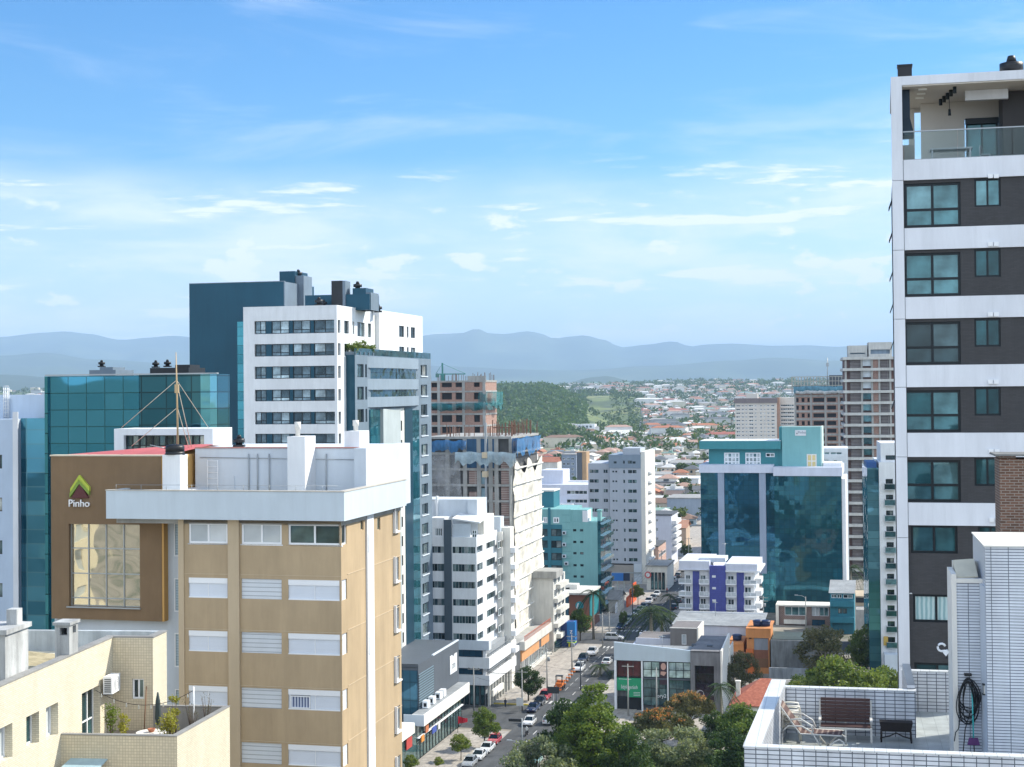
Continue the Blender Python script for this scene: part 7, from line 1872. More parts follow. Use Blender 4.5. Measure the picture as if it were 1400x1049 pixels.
 z = lambda py, px=1150: b.F(px, py)[1]; x = lambda px, py=840: b.F(px, py)[0]
 tq = paint('turquoise_render', (.03, .20, .27), .7, .10, .5, .2); tqd = paint('dark_turquoise_render', (.02, .13, .18), .7, .1, .5, .2)
 hs = [(x(1137), x(1144), z(818), z(813)), (x(1145), x(1151), z(818), z(813)), (x(1153), x(1166), z(818), z(813)), (x(1146), x(1152), z(839), z(832)), (x(1152.5), x(1158), z(839), z(832))]
 b.body(x(1135), 0, 0, 12, 0, z(811.5), hs, [], tq, .2)
 for h in hs: b.win('front', .15, *h, G_DARK, WHITEAL if h[2] > z(830) else BLACKAL, nx=2, fw=.1)
 b.part('roof', MB().quad((x(1135) - .3, -.4, z(811)), (.3, -.4, z(811)), (.3, 12, b.F(1150, 793, 12)[1]), (x(1135) - .3, 12, b.F(1150, 793, 12)[1])), ROOFG)
 for y in (826, 848): b.part('balcony_band', MB().box(x(1135), 0, -.9, -.003, z(y + 3), z(y - 5)), tq)
 b.part('recess', MB().box(x(1138), x(1166), -.1, -.003, 0, z(852)), tqd)  # proud panel in a darker wall colour, painted for a recess in shade
 b.done()
back_blocks()
def narrow_tower():
 b = Bld('glass_edged_tower', 'narrow white tower with teal glass side and stacked small balconies left of the brown tower', 'building', 1236, 740, 300, 10)
 z = lambda py, px=1212: b.F(px, py)[1]; x = lambda px, py=740: b.F(px, py)[0]
 b.part('glass_wing', MB().box(x(1187), x(1203), .8, 20, 0, z(640)), curtainwall('rippled_teal_glass', (.02, .10, .14), (.10, .26, .32), 3.5, 1.5, (.04, .12, .15), .55, .6, .3))
 b.part('glass_wing_top', MB().box(x(1186), x(1200), .5, 10, z(640) + .01, z(632)), paint('royal_blue_band', (.02, .08, .25), .5, .05, 1, .05))
 hs = [(x(1212), x(1222), z(655 + 21.6 * i + 13), z(655 + 21.6 * i)) for i in range(11)]
 b.body(x(1203), 6, 0, 20, 0, z(632), hs, [], WHITE, .8)
 for i, h in enumerate(hs):
  b.win('front', .7, *h, G_DARK, BLACKAL, nx=2, fw=.1)
  f = b.part('balcony', MB().box(h[0] - .3, h[1] + .3, -1.0, -.003, h[2] - .3, h[2] - .1).box(h[0] - .3, h[1] + .3, -1.0, -.95, h[2] + .9, h[2] + 1.0).box(h[0] - .3, h[0] - .24, -1.0, -.003, h[2] + .9, h[2] + 1.0), GREYAL)
  b.part('balcony_panel', MB().box(h[0] - .3, h[1] + .3, -.99, -.96, h[2] - .099, h[2] + .89), G_TEAL, f)
 b.part('top_storey', MB().box(x(1206), 6, 1, 14, z(632) + .01, z(606)), WHITE); b.win('front', .97, x(1213), x(1226), z(629), z(623), G_DARK, BLACKAL, nx=2, fw=.1)
 b.part('base', MB().box(x(1206), 6, -3, -.003, 0, 8), PALEB); b.part('ochre_base', MB().box(x(1206), x(1212), -.6, -.003, z(882), z(870)), paint('ochre_panel', (.5, .34, .08), .7, .1, 1, .1))
 b.done()
 b = Bld('white_rear_block', 'white block with few windows rising behind the right end of the teal office', 'building', 1160, 680, 436, 12)
 z = lambda py, px=1140: b.F(px, py)[1]; x = lambda px, py=680: b.F(px, py)[0]
 hs = [(x(1121), x(1135), z(622), z(618)), (x(1136), x(1152), z(622), z(618)), (x(1121), x(1134), z(632), z(628)), (x(1140), x(1145), z(632), z(629)), (x(1152), x(1155), z(709), z(703)), (x(1154), x(1158), z(741), z(722))]
 b.body(x(1117), 0, 0, 16, 0, z(613), hs, [], WHITE, .25)
 for h in hs: b.win('front', .2, *h, G_DARK, WHITEAL, nx=2, fw=.15)
 b.done()
 b = Bld('beige_low_sheds', 'stepped beige and grey low sheds between the turquoise house and the narrow tower', 'building', 1190, 830, 352, 12)
 z = lambda py, px=1180: b.F(px, py)[1]; x = lambda px, py=830: b.F(px, py)[0]
 b.body(x(1170), x(1189), 0, 10, 0, z(815), mat=paint('sand_render', (.50, .40, .28), .75, .08, .6, .15)); b.part('dark_band', MB().box(x(1170), x(1189), -.2, -.003, z(824), z(817)), DARKIN)
 b.part('lower_roof', MB().box(x(1170), x(1190), -6, -.21, 0, b.F(1180, 833, -5)[1]), CONC); b.done()
narrow_tower()
# ================================================================ named mid-distance buildings, drawn from the photograph
def simple(name, label, x0p, x1p, ytop, ybase, wallm, roofm=None, rows=(), cols=(), theta=STREET, depth=12, gable=False, cat='building', nx=2, ov=.3):
 Y = G((x0p + x1p) / 2, ybase).y
 b = Bld(name, label, cat, x1p, (ytop + ybase) / 2, Y, theta); b.ref = x1p
 z = lambda py: b.F(x1p, py)[1]; x = lambda px: b.F(px, (ytop + ybase) / 2)[0]
 x0 = x(x0p); zt = z(ytop)
 hs = [(x(c[0]), x(c[1]), z(r[1]), z(r[0])) for r in rows for c in cols]
 b.body(x0, 0, 0, depth, 0, zt, hs, [], wallm, .3)
 for h in hs: b.win('front', .25, *h, G_DARK, WHITEAL, nx=nx, fw=.12)
 if roofm:
  if gable:
   e = ov * 2; hgt = depth * .22
   b.part('roof', MB().quad((x0 - e, -e, zt + .02), (e, -e, zt + .02), (e, depth / 2, zt + hgt), (x0 - e, depth / 2, zt + hgt)).quad((e, depth + e, zt + .02), (x0 - e, depth + e, zt + .02), (x0 - e, depth / 2, zt + hgt), (e, depth / 2, zt + hgt)).tri((x0, 0, zt + .02), (x0, depth, zt + .02), (x0, depth / 2, zt + hgt - .1)).tri((0, 0, zt + .02), (0, depth / 2, zt + hgt - .1), (0, depth, zt + .02)), roofm)
  else: b.part('roof', MB().box(x0 - ov, ov, -ov, depth + ov, zt + .002, zt + .4), roofm)
 return b, x, z
CR = paint('clay_roof', (.36, .14, .085), .85, .15, .4, .15); CR2 = paint('pale_clay_roof', (.45, .24, .16), .85, .15, .4, .15); GR = paint('fibre_roof', (.34, .34, .33), .85, .15, .4, .2); DR = paint('dark_roof', (.10, .11, .12), .8, .15, .4, .2); WR = paint('white_roof', (.68, .70, .70), .6, .08, .4, .15); TR = paint('teal_roof', (.14, .30, .27), .7, .12, .4, .15)
def named_mid():
 b, x, z = simple('white_corner_block', 'pale blue white three storey block with dark roof band right of the grey tower', 884, 918, 705, 775, lavw(), DR, [(710, 714), (722, 727), (735, 739)], [(889, 893), (897, 900)], depth=16)
 mb = MB()
 for k in range(5): mb.box(.01, 1.6, 1 + k * .01, 14, z(716 + 9 * k) - .3, z(716 + 9 * k) + .9)
 b.part('balcony', mb, WHITE); b.done()
 simple('corrugated_hall', 'large grey blue corrugated hall beyond the white corner block', 912, 958, 682, 712, paint('corrugated_blue_grey', (.30, .36, .44), .6, .06, .5, .1), GR, depth=24)[0].done()
 simple('long_white_hall', 'long white arched hall beside the green field in the far town', 891, 937, 585, 600, paint('bright_white_wall', (.75, .74, .70), .7, .05, .3, .08), GR, [(588, 594)], [(893, 896), (899, 902), (905, 908), (911, 914), (917, 920), (923, 926)], depth=30, nx=1)[0].done()
 simple('white_school_block', 'white slab of flats with window rows in the far town left of the green field', 772, 813, 580, 598, WHITE, None, [(582, 585), (588, 591)], [(786, 789), (791, 794), (796, 799), (801, 804), (806, 809)], depth=14)[0].done()
 b, x, z = simple('white_office_complex', 'big pale lavender office block with dark ribbon windows left of the grey tower', 735, 806, 663, 735, lavw(), None, [(671, 676), (683, 688)], [(775, 803)], depth=30, nx=5)
 b.part('upper_block', MB().box(x(735), x(766), 6, 20, z(664), b.F(750, 643, 6)[1]), lavw()); b.part('court_wall', MB().box(x(767), x(806), 16, 17, z(664), b.F(790, 657, 16)[1]), WHITE); b.part('canopy', MB().box(x(757), x(787), -6, -.01, z(690), z(688)), WHITE); b.done()
 b, x, z = simple('ochre_stair_tower', 'ochre and dark stair tower behind the lavender office block', 789, 802, 618, 690, paint('ochre_tower_render', (.45, .30, .17), .75, .08, .5, .12), None, depth=9); b.part('dark_face', MB().box(x(789), x(796), -.3, -.003, 0, z(619)), DGREY); b.done()
 simple('red_gable_house', 'pink red roofed house left of the ochre stair tower', 738, 762, 632, 660, OFFW, CR, depth=14, gable=True, cat='house')[0].done()
 simple('bluegrey_flats', 'blue grey flats with many small windows left of the ochre stair tower', 768, 788, 622, 668, paint('slate_blue_render', (.25, .30, .38), .7, .06, .5, .1), GR, [(626, 629), (633, 636), (640, 643), (647, 650)], [(769, 773), (775, 779), (781, 785)], depth=12)[0].done()
 b, x, z = simple('pink_side_building', 'low pinkish building with long windows just right of the grey tower base', 884, 899, 748, 790, paint('pink_render', (.52, .35, .29), .75, .08, .5, .12), DR, depth=18)
 L = b.sy(899.5, 770); b.part('pink_side', MB().box(.01, .3, 0, 17.8, 3, z(749)), MATS['pink_render'])
 for k in range(5): b.win('right', .32, 1 + k * 3.3, 3.6 + k * 3.3, z(763), z(758), G_DARK, WHITEAL, nx=2, fw=.1)
 b.done()
 b, x, z = simple('white_glass_shop', 'white street shop with tall glazing and a red roundel right of the grey tower', 884, 912, 775, 808, WHITE2, GR, depth=15)
 for k in range(4): b.win('front', -.03, x(890 + 5 * k), x(894 + 5 * k), .3, z(783), G_TEAL, BLACKAL, nx=1, nz=2, fw=.12)
 q = b.F(886, 786); b.part('red_roundel', MB().prism([(q[0] + 1.0 * math.cos(6.283 * k / 20), -.35, q[1] + 1.0 * math.sin(6.283 * k / 20)) for k in range(20)], (0, .3, 0)), paint('red_roundel', (.55, .10, .10), .5, .1, 2, 0)); b.part('roundel_centre', MB().prism([(q[0] + .6 * math.cos(6.283 * k / 20), -.38, q[1] + .6 * math.sin(6.283 * k / 20)) for k in range(20)], (0, .028, 0)), WHITE); b.done()
 b, x, z = simple('old_gable_shop', 'old grey gabled shop with white street wall left of the orange sign wall', 832, 846, 820, 838, OFFW, GR, depth=9, gable=True)
 b.done()
 simple('cream_yard_wall_house', 'small tan house with grey roof behind the dark green tree', 925, 938, 722, 748, paint('tan_house', (.5, .38, .28), .75, .08, .5, .1), CR2, depth=12, gable=True, cat='house')[0].done()
 simple('teal_shed', 'long dark teal shed roof right of the grey tower', 911, 950, 637, 648, paint('dark_teal_shed', (.03, .10, .11), .7, .1, .5, .1), DR, depth=26)[0].done()
 simple('white_warehouse', 'white warehouse with dark loading doors beyond the corrugated hall', 884, 955, 655, 668, WHITE, WR, [(659, 663)], [(890, 894), (908, 914)], depth=26)[0].done()
 b, x, z = simple('white_zigzag_house', 'white house with angular balconies right of the white corner block', 919, 932, 715, 745, WHITE, GR, depth=12); b.done()
 # orange sign wall along the street
 b = UVb('orange_sign_wall', 'bright orange stepped sign wall standing by the street trees beyond the crossing', 398, -68, 'sign')
 orm = paint('signal_orange', (.75, .12, .03), .5, .06, 1, .05)
 zt = b.S(868, 797)[1]
 y0, y1 = b.sy(858, 815), b.sy(870, 810)
 b.part('sign_panel', MB().box(-.4, 0, y0, y0 + (y1 - y0) * .4, 0, zt * .55).box(-.4, 0.02, y0 + (y1 - y0) * .35, y0 + (y1 - y0) * .72, 0, zt * .82).box(-.4, .04, y0 + (y1 - y0) * .65, y1, 0, zt), orm); b.done()
 for (px, lab, col, py) in ((844, 'blue advertising panel on a pole beyond the crossing', (.03, .16, .50), 789), (853, 'dark navy advertising panel on a pole beyond the crossing', (.02, .03, .07), 789)):
  p = at(px, py, 440); r = empty('advertising_panel', (p.x, p.y, 0), R(-STREET), lab, 'sign')
  MB().box(-1.7, 1.7, 0, .25, p.z - 1.1, p.z + 1.1).build('panel', paint('panel_' + lab.split()[0], col, .5, .06, 1, .05), r); MB().box(-.12, .12, .05, .2, 0, p.z - 1.11).build('post', GREYAL, r)
 # white banner wall
 b = UVb('white_banner_wall', 'white street wall with sloping top beside the parked cars beyond the crossing', 404, -69.5, 'wall')
 b.part('wall', MB().prism([(0, 0, 0), (0, 8, 0), (0, 8, 4.5), (0, 0, 2.2)], (.3, 0, 0)), WHITE); b.done()
named_mid()
# ================================================================ trees
BARK = paint('bark', (.11, .085, .065), .9, .25, 2, .1); BARKP = paint('pale_bark', (.30, .27, .22), .9, .2, 2, .1)
L_PINE = leafmat('pine_foliage', (.018, .05, .015), (.075, .135, .024), (.17, .23, .04))
L_DARK = leafmat('dark_foliage', (.012, .035, .014), (.045, .085, .028), (.07, .11, .03))
L_MID = leafmat('mid_foliage', (.025, .06, .018), (.08, .14, .03), (.16, .21, .05))
L_LIGHT = leafmat('light_foliage', (.06, .10, .02), (.14, .20, .035), (.22, .26, .06))
L_SILVER = leafmat('silver_foliage', (.06, .085, .045), (.15, .19, .11), (.26, .29, .18))
L_BROWN = leafmat('brownish_foliage', (.045, .06, .03), (.10, .11, .05), (.15, .14, .07))
L_ORANGE = leafmat('orange_blossom', (.30, .09, .03), (.45, .17, .05), (.5, .25, .1))
L_FAR = leafmat('far_foliage', (.024, .055, .02), (.065, .115, .035), (.13, .17, .055))
L_YELLOW = leafmat('yellow_green_foliage', (.16, .17, .03), (.30, .30, .05), (.38, .36, .08))
def leaf_quad(mb, c, s, rnd, m=0, up=.3):
 n = Vector((rnd.gauss(0, 1), rnd.gauss(0, 1), rnd.gauss(up, 1))).normalized()
 a = n.orthogonal().normalized(); b = n.cross(a); t = rnd.uniform(0, 6.283); ca, sa = math.cos(t), math.sin(t)
 u = (a * ca + b * sa) * s; v = (b * ca - a * sa) * s * rnd.uniform(.45, .8)
 mb.quad(c - u, c - v * .9, c + u, c + v * .9, m)
def crown_mesh(name, clumps, nleaf, ls, mats, seed, top_mat=None, flat=.75):
 rnd = random.Random(seed); mb = MB()
 tot = sum(r ** 2 for _, r in clumps)
 zmax = max(c.z for c, _ in clumps); zmin = min(c.z for c, _ in clumps)
 for c, r in clumps:
  k = max(4, int(nleaf * r * r / tot))
  for _ in range(k):
   d = Vector((rnd.gauss(0, 1), rnd.gauss(0, 1), rnd.gauss(0, 1))).normalized() * r * (rnd.random() ** .45)
   d.z *= flat
   m = 0
   if top_mat is not None and d.z > r * .15 and (c.z - zmin) / (zmax - zmin + .01) > .45 and rnd.random() < top_mat: m = 1
   leaf_quad(mb, c + d, ls * rnd.uniform(.6, 1.25), rnd, m)
 return mb.mesh(name, mats)
def tree_proto(key, h, rx, rz, hc, nclump, rc, nleaf, ls, leaf, seed, bark=None, top=None, umbrella=False, trunk_r=.25, lean=0, cone=False):
 rnd = random.Random(seed); clumps = []; tries = 0
 while len(clumps) < nclump and tries < 4000:
  tries += 1
  d = Vector((rnd.uniform(-1, 1), rnd.uniform(-1, 1), rnd.uniform(-1, 1)))
  if d.length > 1 or d.length < .25: continue
  if umbrella and d.z < -.1: continue
  if cone and math.hypot(d.x, d.y) > 1.02 - .62 * (d.z + .6): continue
  c = Vector((d.x * rx, d.y * rx, hc + d.z * rz)); r = rc * rnd.uniform(.65, 1.3)
  if all((c - q).length > .5 * (r + p) for q, p in clumps): clumps.append((c, r))
 tm = MB(); fork = hc - rz * .75
 tm.tube([(0, 0, 0), (lean * .3, 0, fork * .5), (lean * .6, 0.05, fork), (lean, 0, hc + rz * .2)], [trunk_r, trunk_r * .8, trunk_r * .65, trunk_r * .25], 8)
 for c, r in clumps:
  if rnd.random() < .75:
   z0 = rnd.uniform(fork * .85, min(hc, c.z)) if c.z > fork else fork * .8
   p0 = Vector((lean * .6, 0, z0)); mid = p0.lerp(c, .5) + Vector((0, 0, -.25 * (c - p0).length * .3))
   tm.tube([p0, mid, c], [trunk_r * .38, trunk_r * .25, trunk_r * .08], 5)
 mats = [leaf] + ([L_ORANGE] if top else [])
 return dict(h=hc + rz, crown=crown_mesh('crown', clumps, nleaf, ls, mats, seed + 1, top), trunk=tm.mesh('trunk', bark or BARK))
PROTO = {}
def proto(key):
 if key in PROTO: return PROTO[key]
 P = dict(
  pine=lambda: tree_proto('pine', 17, 5.4, 6.4, 10.4, 74, 1.2, 19000, .21, L_PINE, 11, trunk_r=.36, lean=.8, cone=True),
  pinedark=lambda: tree_proto('pinedark', 14, 4.4, 5, 8.6, 34, 1.6, 12000, .24, L_DARK, 12, trunk_r=.3),
  flame=lambda: tree_proto('flame', 9, 5.0, 2.6, 6.2, 32, 1.45, 11000, .22, L_BROWN, 13, top=.40, umbrella=True, trunk_r=.28),
  silver=lambda: tree_proto('silver', 9, 4.8, 3.6, 5.2, 34, 1.35, 10000, .22, L_SILVER, 14, BARKP, trunk_r=.24),
  mid=lambda: tree_proto('mid', 9, 3.6, 3.2, 5.8, 28, 1.3, 7500, .22, L_MID, 15),
  dark=lambda: tree_proto('dark', 9, 3.8, 3.3, 5.7, 30, 1.35, 8000, .22, L_DARK, 16),
  light=lambda: tree_proto('light', 7, 2.4, 2.2, 4.6, 20, .95, 3600, .20, L_LIGHT, 17, trunk_r=.14),
  loose=lambda: tree_proto('loose', 10, 4.2, 3.6, 6.4, 24, 1.3, 5200, .22, L_BROWN, 18, BARKP, trunk_r=.26),
  round=lambda: tree_proto('round', 8, 4.2, 3.0, 5.0, 40, 1.3, 11000, .22, L_MID, 19),
  far1=lambda: tree_proto('far1', 8, 3.2, 3.0, 5, 16, 1.4, 520, .55, L_FAR, 20), far2=lambda: tree_proto('far2', 9, 2.6, 3.6, 5.4, 14, 1.3, 480, .55, L_MID, 21), far3=lambda: tree_proto('far3', 7, 3.6, 2.4, 4.4, 16, 1.3, 520, .5, L_DARK, 22))
 PROTO[key] = P[key](); return PROTO[key]
def put_tree(key, pos, h, label, group=None, rz=None, wide=1.0, name='tree', cat='tree'):
 p = proto(key); s = h / p['h']; r = empty(name, pos, rz if rz is not None else random.uniform(0, 6.28), label, cat, group); r.scale = (s * wide, s * wide, s)
 for n in ('trunk', 'crown'):
  o = bpy.data.objects.new(n, p[n]); C.objects.link(o); o.parent = r
 return r
def tree_px(key, px, ytop, Y, label, group=None, wide=1.0, rz=None, **kw):
 t = at(px, ytop, Y); return put_tree(key, (t.x, t.y, 0), t.z, label, group, rz, wide, **kw)
random.seed(4)
tree_px('pine', 812, 926, 222, 'tall airy pine in the park, largest tree in front of the slanted shops', wide=1.15, rz=.6)
tree_px('pinedark', 778, 962, 228, 'dark green pine leaning over the road left of the largest pine', wide=.85)
tree_px('pinedark', 862, 1000, 214, 'lower dark pine at the right foot of the largest pine', wide=.9)
tree_px('silver', 735, 1010, 218, 'grey green tree at the bottom edge over the road', wide=.95)
tree_px('silver', 928, 994, 232, 'silvery green tree at the bottom of the park', wide=1.15)
tree_px('flame', 905, 972, 246, 'spreading tree with orange blossom crown, nearer of the two', wide=.95, rz=1)
tree_px('flame', 944, 949, 262, 'spreading orange blossom tree close against the dark plum shop glazing', wide=.85, rz=2)
tree_px('dark', 985, 975, 250, 'dark bushy park tree left of the tiled terrace', wide=1.0)
tree_px('mid', 1012, 968, 240, 'green park tree touching the left edge of the tiled terrace', wide=1.0)
tree_px('dark', 1000, 1002, 228, 'dark low park tree at the bottom beside the tiled terrace corner', wide=1.1)
tree_px('mid', 962, 1012, 245, 'mid green tree between silvery tree and dark park trees', wide=.9)
tree_px('loose', 1128, 856, 300, 'loose crowned tree in front of the turquoise house', wide=1.0, rz=.2)
tree_px('mid', 1188, 860, 312, 'rounded green tree below the narrow white tower', wide=.9)
tree_px('round', 1152, 904, 268, 'bright dense green tree just beyond the tiled terrace parapet', wide=1.05)
tree_px('round', 1110, 918, 272, 'dense green tree left behind the terrace parapet', wide=.9)
tree_px('round', 1214, 915, 280, 'green tree tucked beside the brown tower foot', wide=.8)
tree_px('dark', 1185, 885, 318, 'dark tree behind the rounded green tree', wide=1.1)
tree_px('loose', 1018, 890, 296, 'brownish tree between white side wall and orange house', wide=.8)
tree_px('loose', 1003, 905, 292, 'brownish low tree against the white side wall of the slanted shops', wide=.6)
tree_px('mid', 662, 970, 258, 'green street tree at the white shop canopy', wide=.85)
tree_px('light', 630, 1006, 249, 'small yellow green street tree by the parked white cars', wide=1.1)
tree_px('light', 600, 1036, 243, 'yellow green bush tree at the foot of the shop front', wide=1.0)
tree_px('light', 562, 1034, 240, 'green bush tree below the red shop sign', wide=1.0)
tree_px('light', 679, 988, 266, 'small bright street tree beside the red parked car', wide=.8)
tree_px('dark', 722, 913, 296, 'dark dense street tree in front of the balustraded podium', wide=.95)
tree_px('mid', 793, 835, 366, 'green tree below the turquoise disc sign', wide=.9)
tree_px('dark', 783, 850, 368, 'darker green tree beside the bright blue sign', wide=.7)
tree_px('light', 872, 801, 425, 'small airy street tree in front of the orange sign wall', wide=1.0)
tree_px('dark', 918, 733, 545, 'big dark round tree at the far end of the street', wide=1.25)
tree_px('dark', 938, 745, 540, 'dark tree right of the big round tree at the far street end', wide=.9)
tree_px('light', 915, 765, 500, 'yellow green hedge tree on the far left kerb', wide=.8)
tree_px('dark', 852, 836, 384, 'dark shrub tree behind the white crossing car', wide=.55)
def palm_proto(seed=1, nf=16, fl=2.8, trunk_h=7.0, tr=.16):
 rnd = random.Random(seed); tm = MB(); tm.tube([(0, 0, 0), (.08, .03, trunk_h * .5), (.0, 0, trunk_h)], [tr * 1.4, tr, tr * .9], 8); cm = MB()
 for k in range(nf):
  a = 2.399 * k; el = rnd.uniform(-.45, 1.35); L = fl * rnd.uniform(.75, 1.1); prev = None; d = Vector((math.cos(a), math.sin(a), 0)); side = Vector((-d.y, d.x, 0))
  pts = []
  for i in range(9):
   t = i / 8; pts.append(Vector((0, 0, trunk_h)) + d * (L * t * math.cos(el * (1 - t * .5))) + Vector((0, 0, L * (math.sin(el) * t - 1.0 * t * t))))
  cm.tube(pts, [.035] * 8 + [.012], 4)
  for i in range(1, 9):
   for j in range(2):
    t = (i + j * .5) / 8.5; p = pts[min(i, 8)].lerp(pts[min(i + 1, 8)], j * .5); wl = .55 * math.sin(math.pi * min(1, .12 + t * .85)) + .12
    for sg in (-1, 1):
     e = p + side * sg * wl + Vector((0, 0, -.35 * wl)) + d * .25
     cm.quad(p, p + d * .12, e + d * .05, e, 0)
 return dict(h=trunk_h + .9, crown=cm.mesh('crown', L_PALM), trunk=tm.mesh('trunk', BARKP))
L_PALM = leafmat('palm_fronds', (.012, .03, .014), (.035, .07, .025), (.08, .12, .04))
PROTO['palm'] = palm_proto(1); PROTO['palm2'] = palm_proto(7, 34, 4.6, 6.0, .24); PROTO['fern'] = palm_proto(9, 18, 3.0, 2.0, .25)
tree_px('palm', 811, 803, 368, 'tall palm on the kerb in front of the disc sign shop', name='palm_tree', cat='palm')
tree_px('palm2', 890, 828, 345, 'large feathery palm behind the slanted shops, left of its group', name='palm_tree', cat='palm', wide=1.0)
tree_px('palm2', 905, 838, 350, 'feathery palm immediately right of the largest palm', name='palm_tree', cat='palm', wide=1.1)
tree_px('palm', 916, 810, 392, 'slim dark palm beside the blue striped flats', name='palm_tree', cat='palm', wide=1.1)
tree_px('palm', 985, 930, 262, 'drooping palm at the corner of the white side wall', name='palm_tree', cat='palm', wide=1.0)
tree_px('fern', 820, 905, 322, 'low wide palm on the right kerb behind the tall pine', name='palm_tree', cat='palm')
tree_px('fern', 838, 915, 318, 'second low palm on the right kerb nearer the green sign', name='palm_tree', cat='palm', wide=.8)
tree_px('palm2', 1163, 772, 440, 'pale palm at the foot of the unfinished frame tower', name='palm_tree', cat='palm')
# terrace plants of the cream building
def pot_plant(pos, h, rx, leaf, seed, label, n=520, ls=.05, pot=(.30, .13, .08), stems=5, name='potted_plant'):
 rnd = random.Random(seed); r = empty(name, pos, 0, label, 'potted plant')
 MB().lathe([(.14, 0), (.20, .3), (.22, .32)], 14).build('pot', paint('pot_%d' % seed, pot, .7, .1, 3, .1), r)
 sm = MB(); cl = []
 for k in range(stems):
  a = rnd.uniform(0, 6.28); q = Vector((rx * .8 * math.cos(a) * rnd.random(), rx * .8 * math.sin(a) * rnd.random(), .35 + (h - .35) * rnd.uniform(.55, 1))); sm.tube([(0, 0, .3), q * .5 + Vector((0, 0, .1)), q], [.02, .015, .006], 5); cl.append((q, rx * rnd.uniform(.3, .55))); cl.append((q * .7 + Vector((0, 0, .1)), rx * rnd.uniform(.25, .45)))
 sm.build('stem', BARK, r)
 if n: o = bpy.data.objects.new('foliage', crown_mesh('foliage', cl, n, ls, [leaf], seed, flat=1.0)); C.objects.link(o); o.parent = r
b = CREAM
def cpos(px, yl): return b.M @ Vector((b.F(px, 990, yl)[0], yl, CREAM_ZFL))
pot_plant(cpos(150, -4.2), 1.85, .55, L_LIGHT, 31, 'leafy shrub with reddish leaves in a pot by the terrace door', 420, .055, stems=7)
pot_plant(cpos(166, -4.3), 1.55, .40, L_YELLOW, 32, 'yellow green lemon bush in a dark pot on the terrace', 420, .055, (.08, .06, .08), 6)
pot_plant(cpos(232, -3.6), 1.5, .62, L_YELLOW, 33, 'bright yellow green bush at the terrace front corner', 900, .05, stems=9)
pot_plant(cpos(240, -2.6), 2.0, .30, L_YELLOW, 34, 'tall yellow green plant behind the bright bush in the terrace corner', 380, .05, stems=5)
pot_plant(cpos(262, -1.8), 1.75, .45, L_BROWN, 35, 'bare reddish twigs in a pot by the terrace side wall', 60, .03, stems=12)
pot_plant(cpos(283, -1.0), 1.7, .4, L_BROWN, 36, 'bare reddish twigs nearest the far end of the terrace wall', 40, .03, stems=10)
p = cpos(216, -1.2); r = empty('folded_parasol', p, 0, 'closed dark parasol standing against the terrace corner wall', 'parasol')
MB().tube([(0, 0, .1), (0, 0, 1.9)], .02, 6).build('parasol_pole', GREYAL, r); MB().lathe([(.05, .5), (.13, .8), (.10, 1.5), (.03, 1.88)], 10).build('parasol_cloth', paint('dark_parasol_cloth', (.04, .06, .06), .8, .15, 4, 0), r); MB().lathe([(.22, 0), (.2, .1)], 14).build('parasol_base', CONCD, r)
p = cpos(197, -.4); r = empty('garden_spade', p, 0, 'slim brown handled tool leaning on the tan tiled wall', 'tool')
MB().tube([(0, 0, 0.02), (.03, .3, 1.9)], .025, 6).build('tool_handle', paint('brown_wood', (.22, .12, .07), .7, .15, 4, 0), r)
nm_pl = ['roof terrace bush nearest the corner of the white and navy tower', 'second roof terrace bush on the grey block of the white tower', 'third and tallest roof terrace bush on the grey block of the white tower', 'fourth roof terrace bush on the grey block of the white tower', 'farthest roof terrace bush on the grey block of the white tower']
for k, (p, s) in enumerate(PLANTS):
 r = empty('roof_bush', p, 0, nm_pl[k], 'bush')
 rnd = random.Random(50 + k); cl = [(Vector((rnd.uniform(-.8, .8), rnd.uniform(-.8, .8), .5 + rnd.uniform(.2, 1.4) * s)), .6) for _ in range(7)]
 MB().box(-.9, .9, -.9, .9, 0, .5).build('planter', GREYF, r); o = bpy.data.objects.new('foliage', crown_mesh('foliage', cl, 500, .16, [L_MID], 60 + k)); C.objects.link(o); o.parent = r
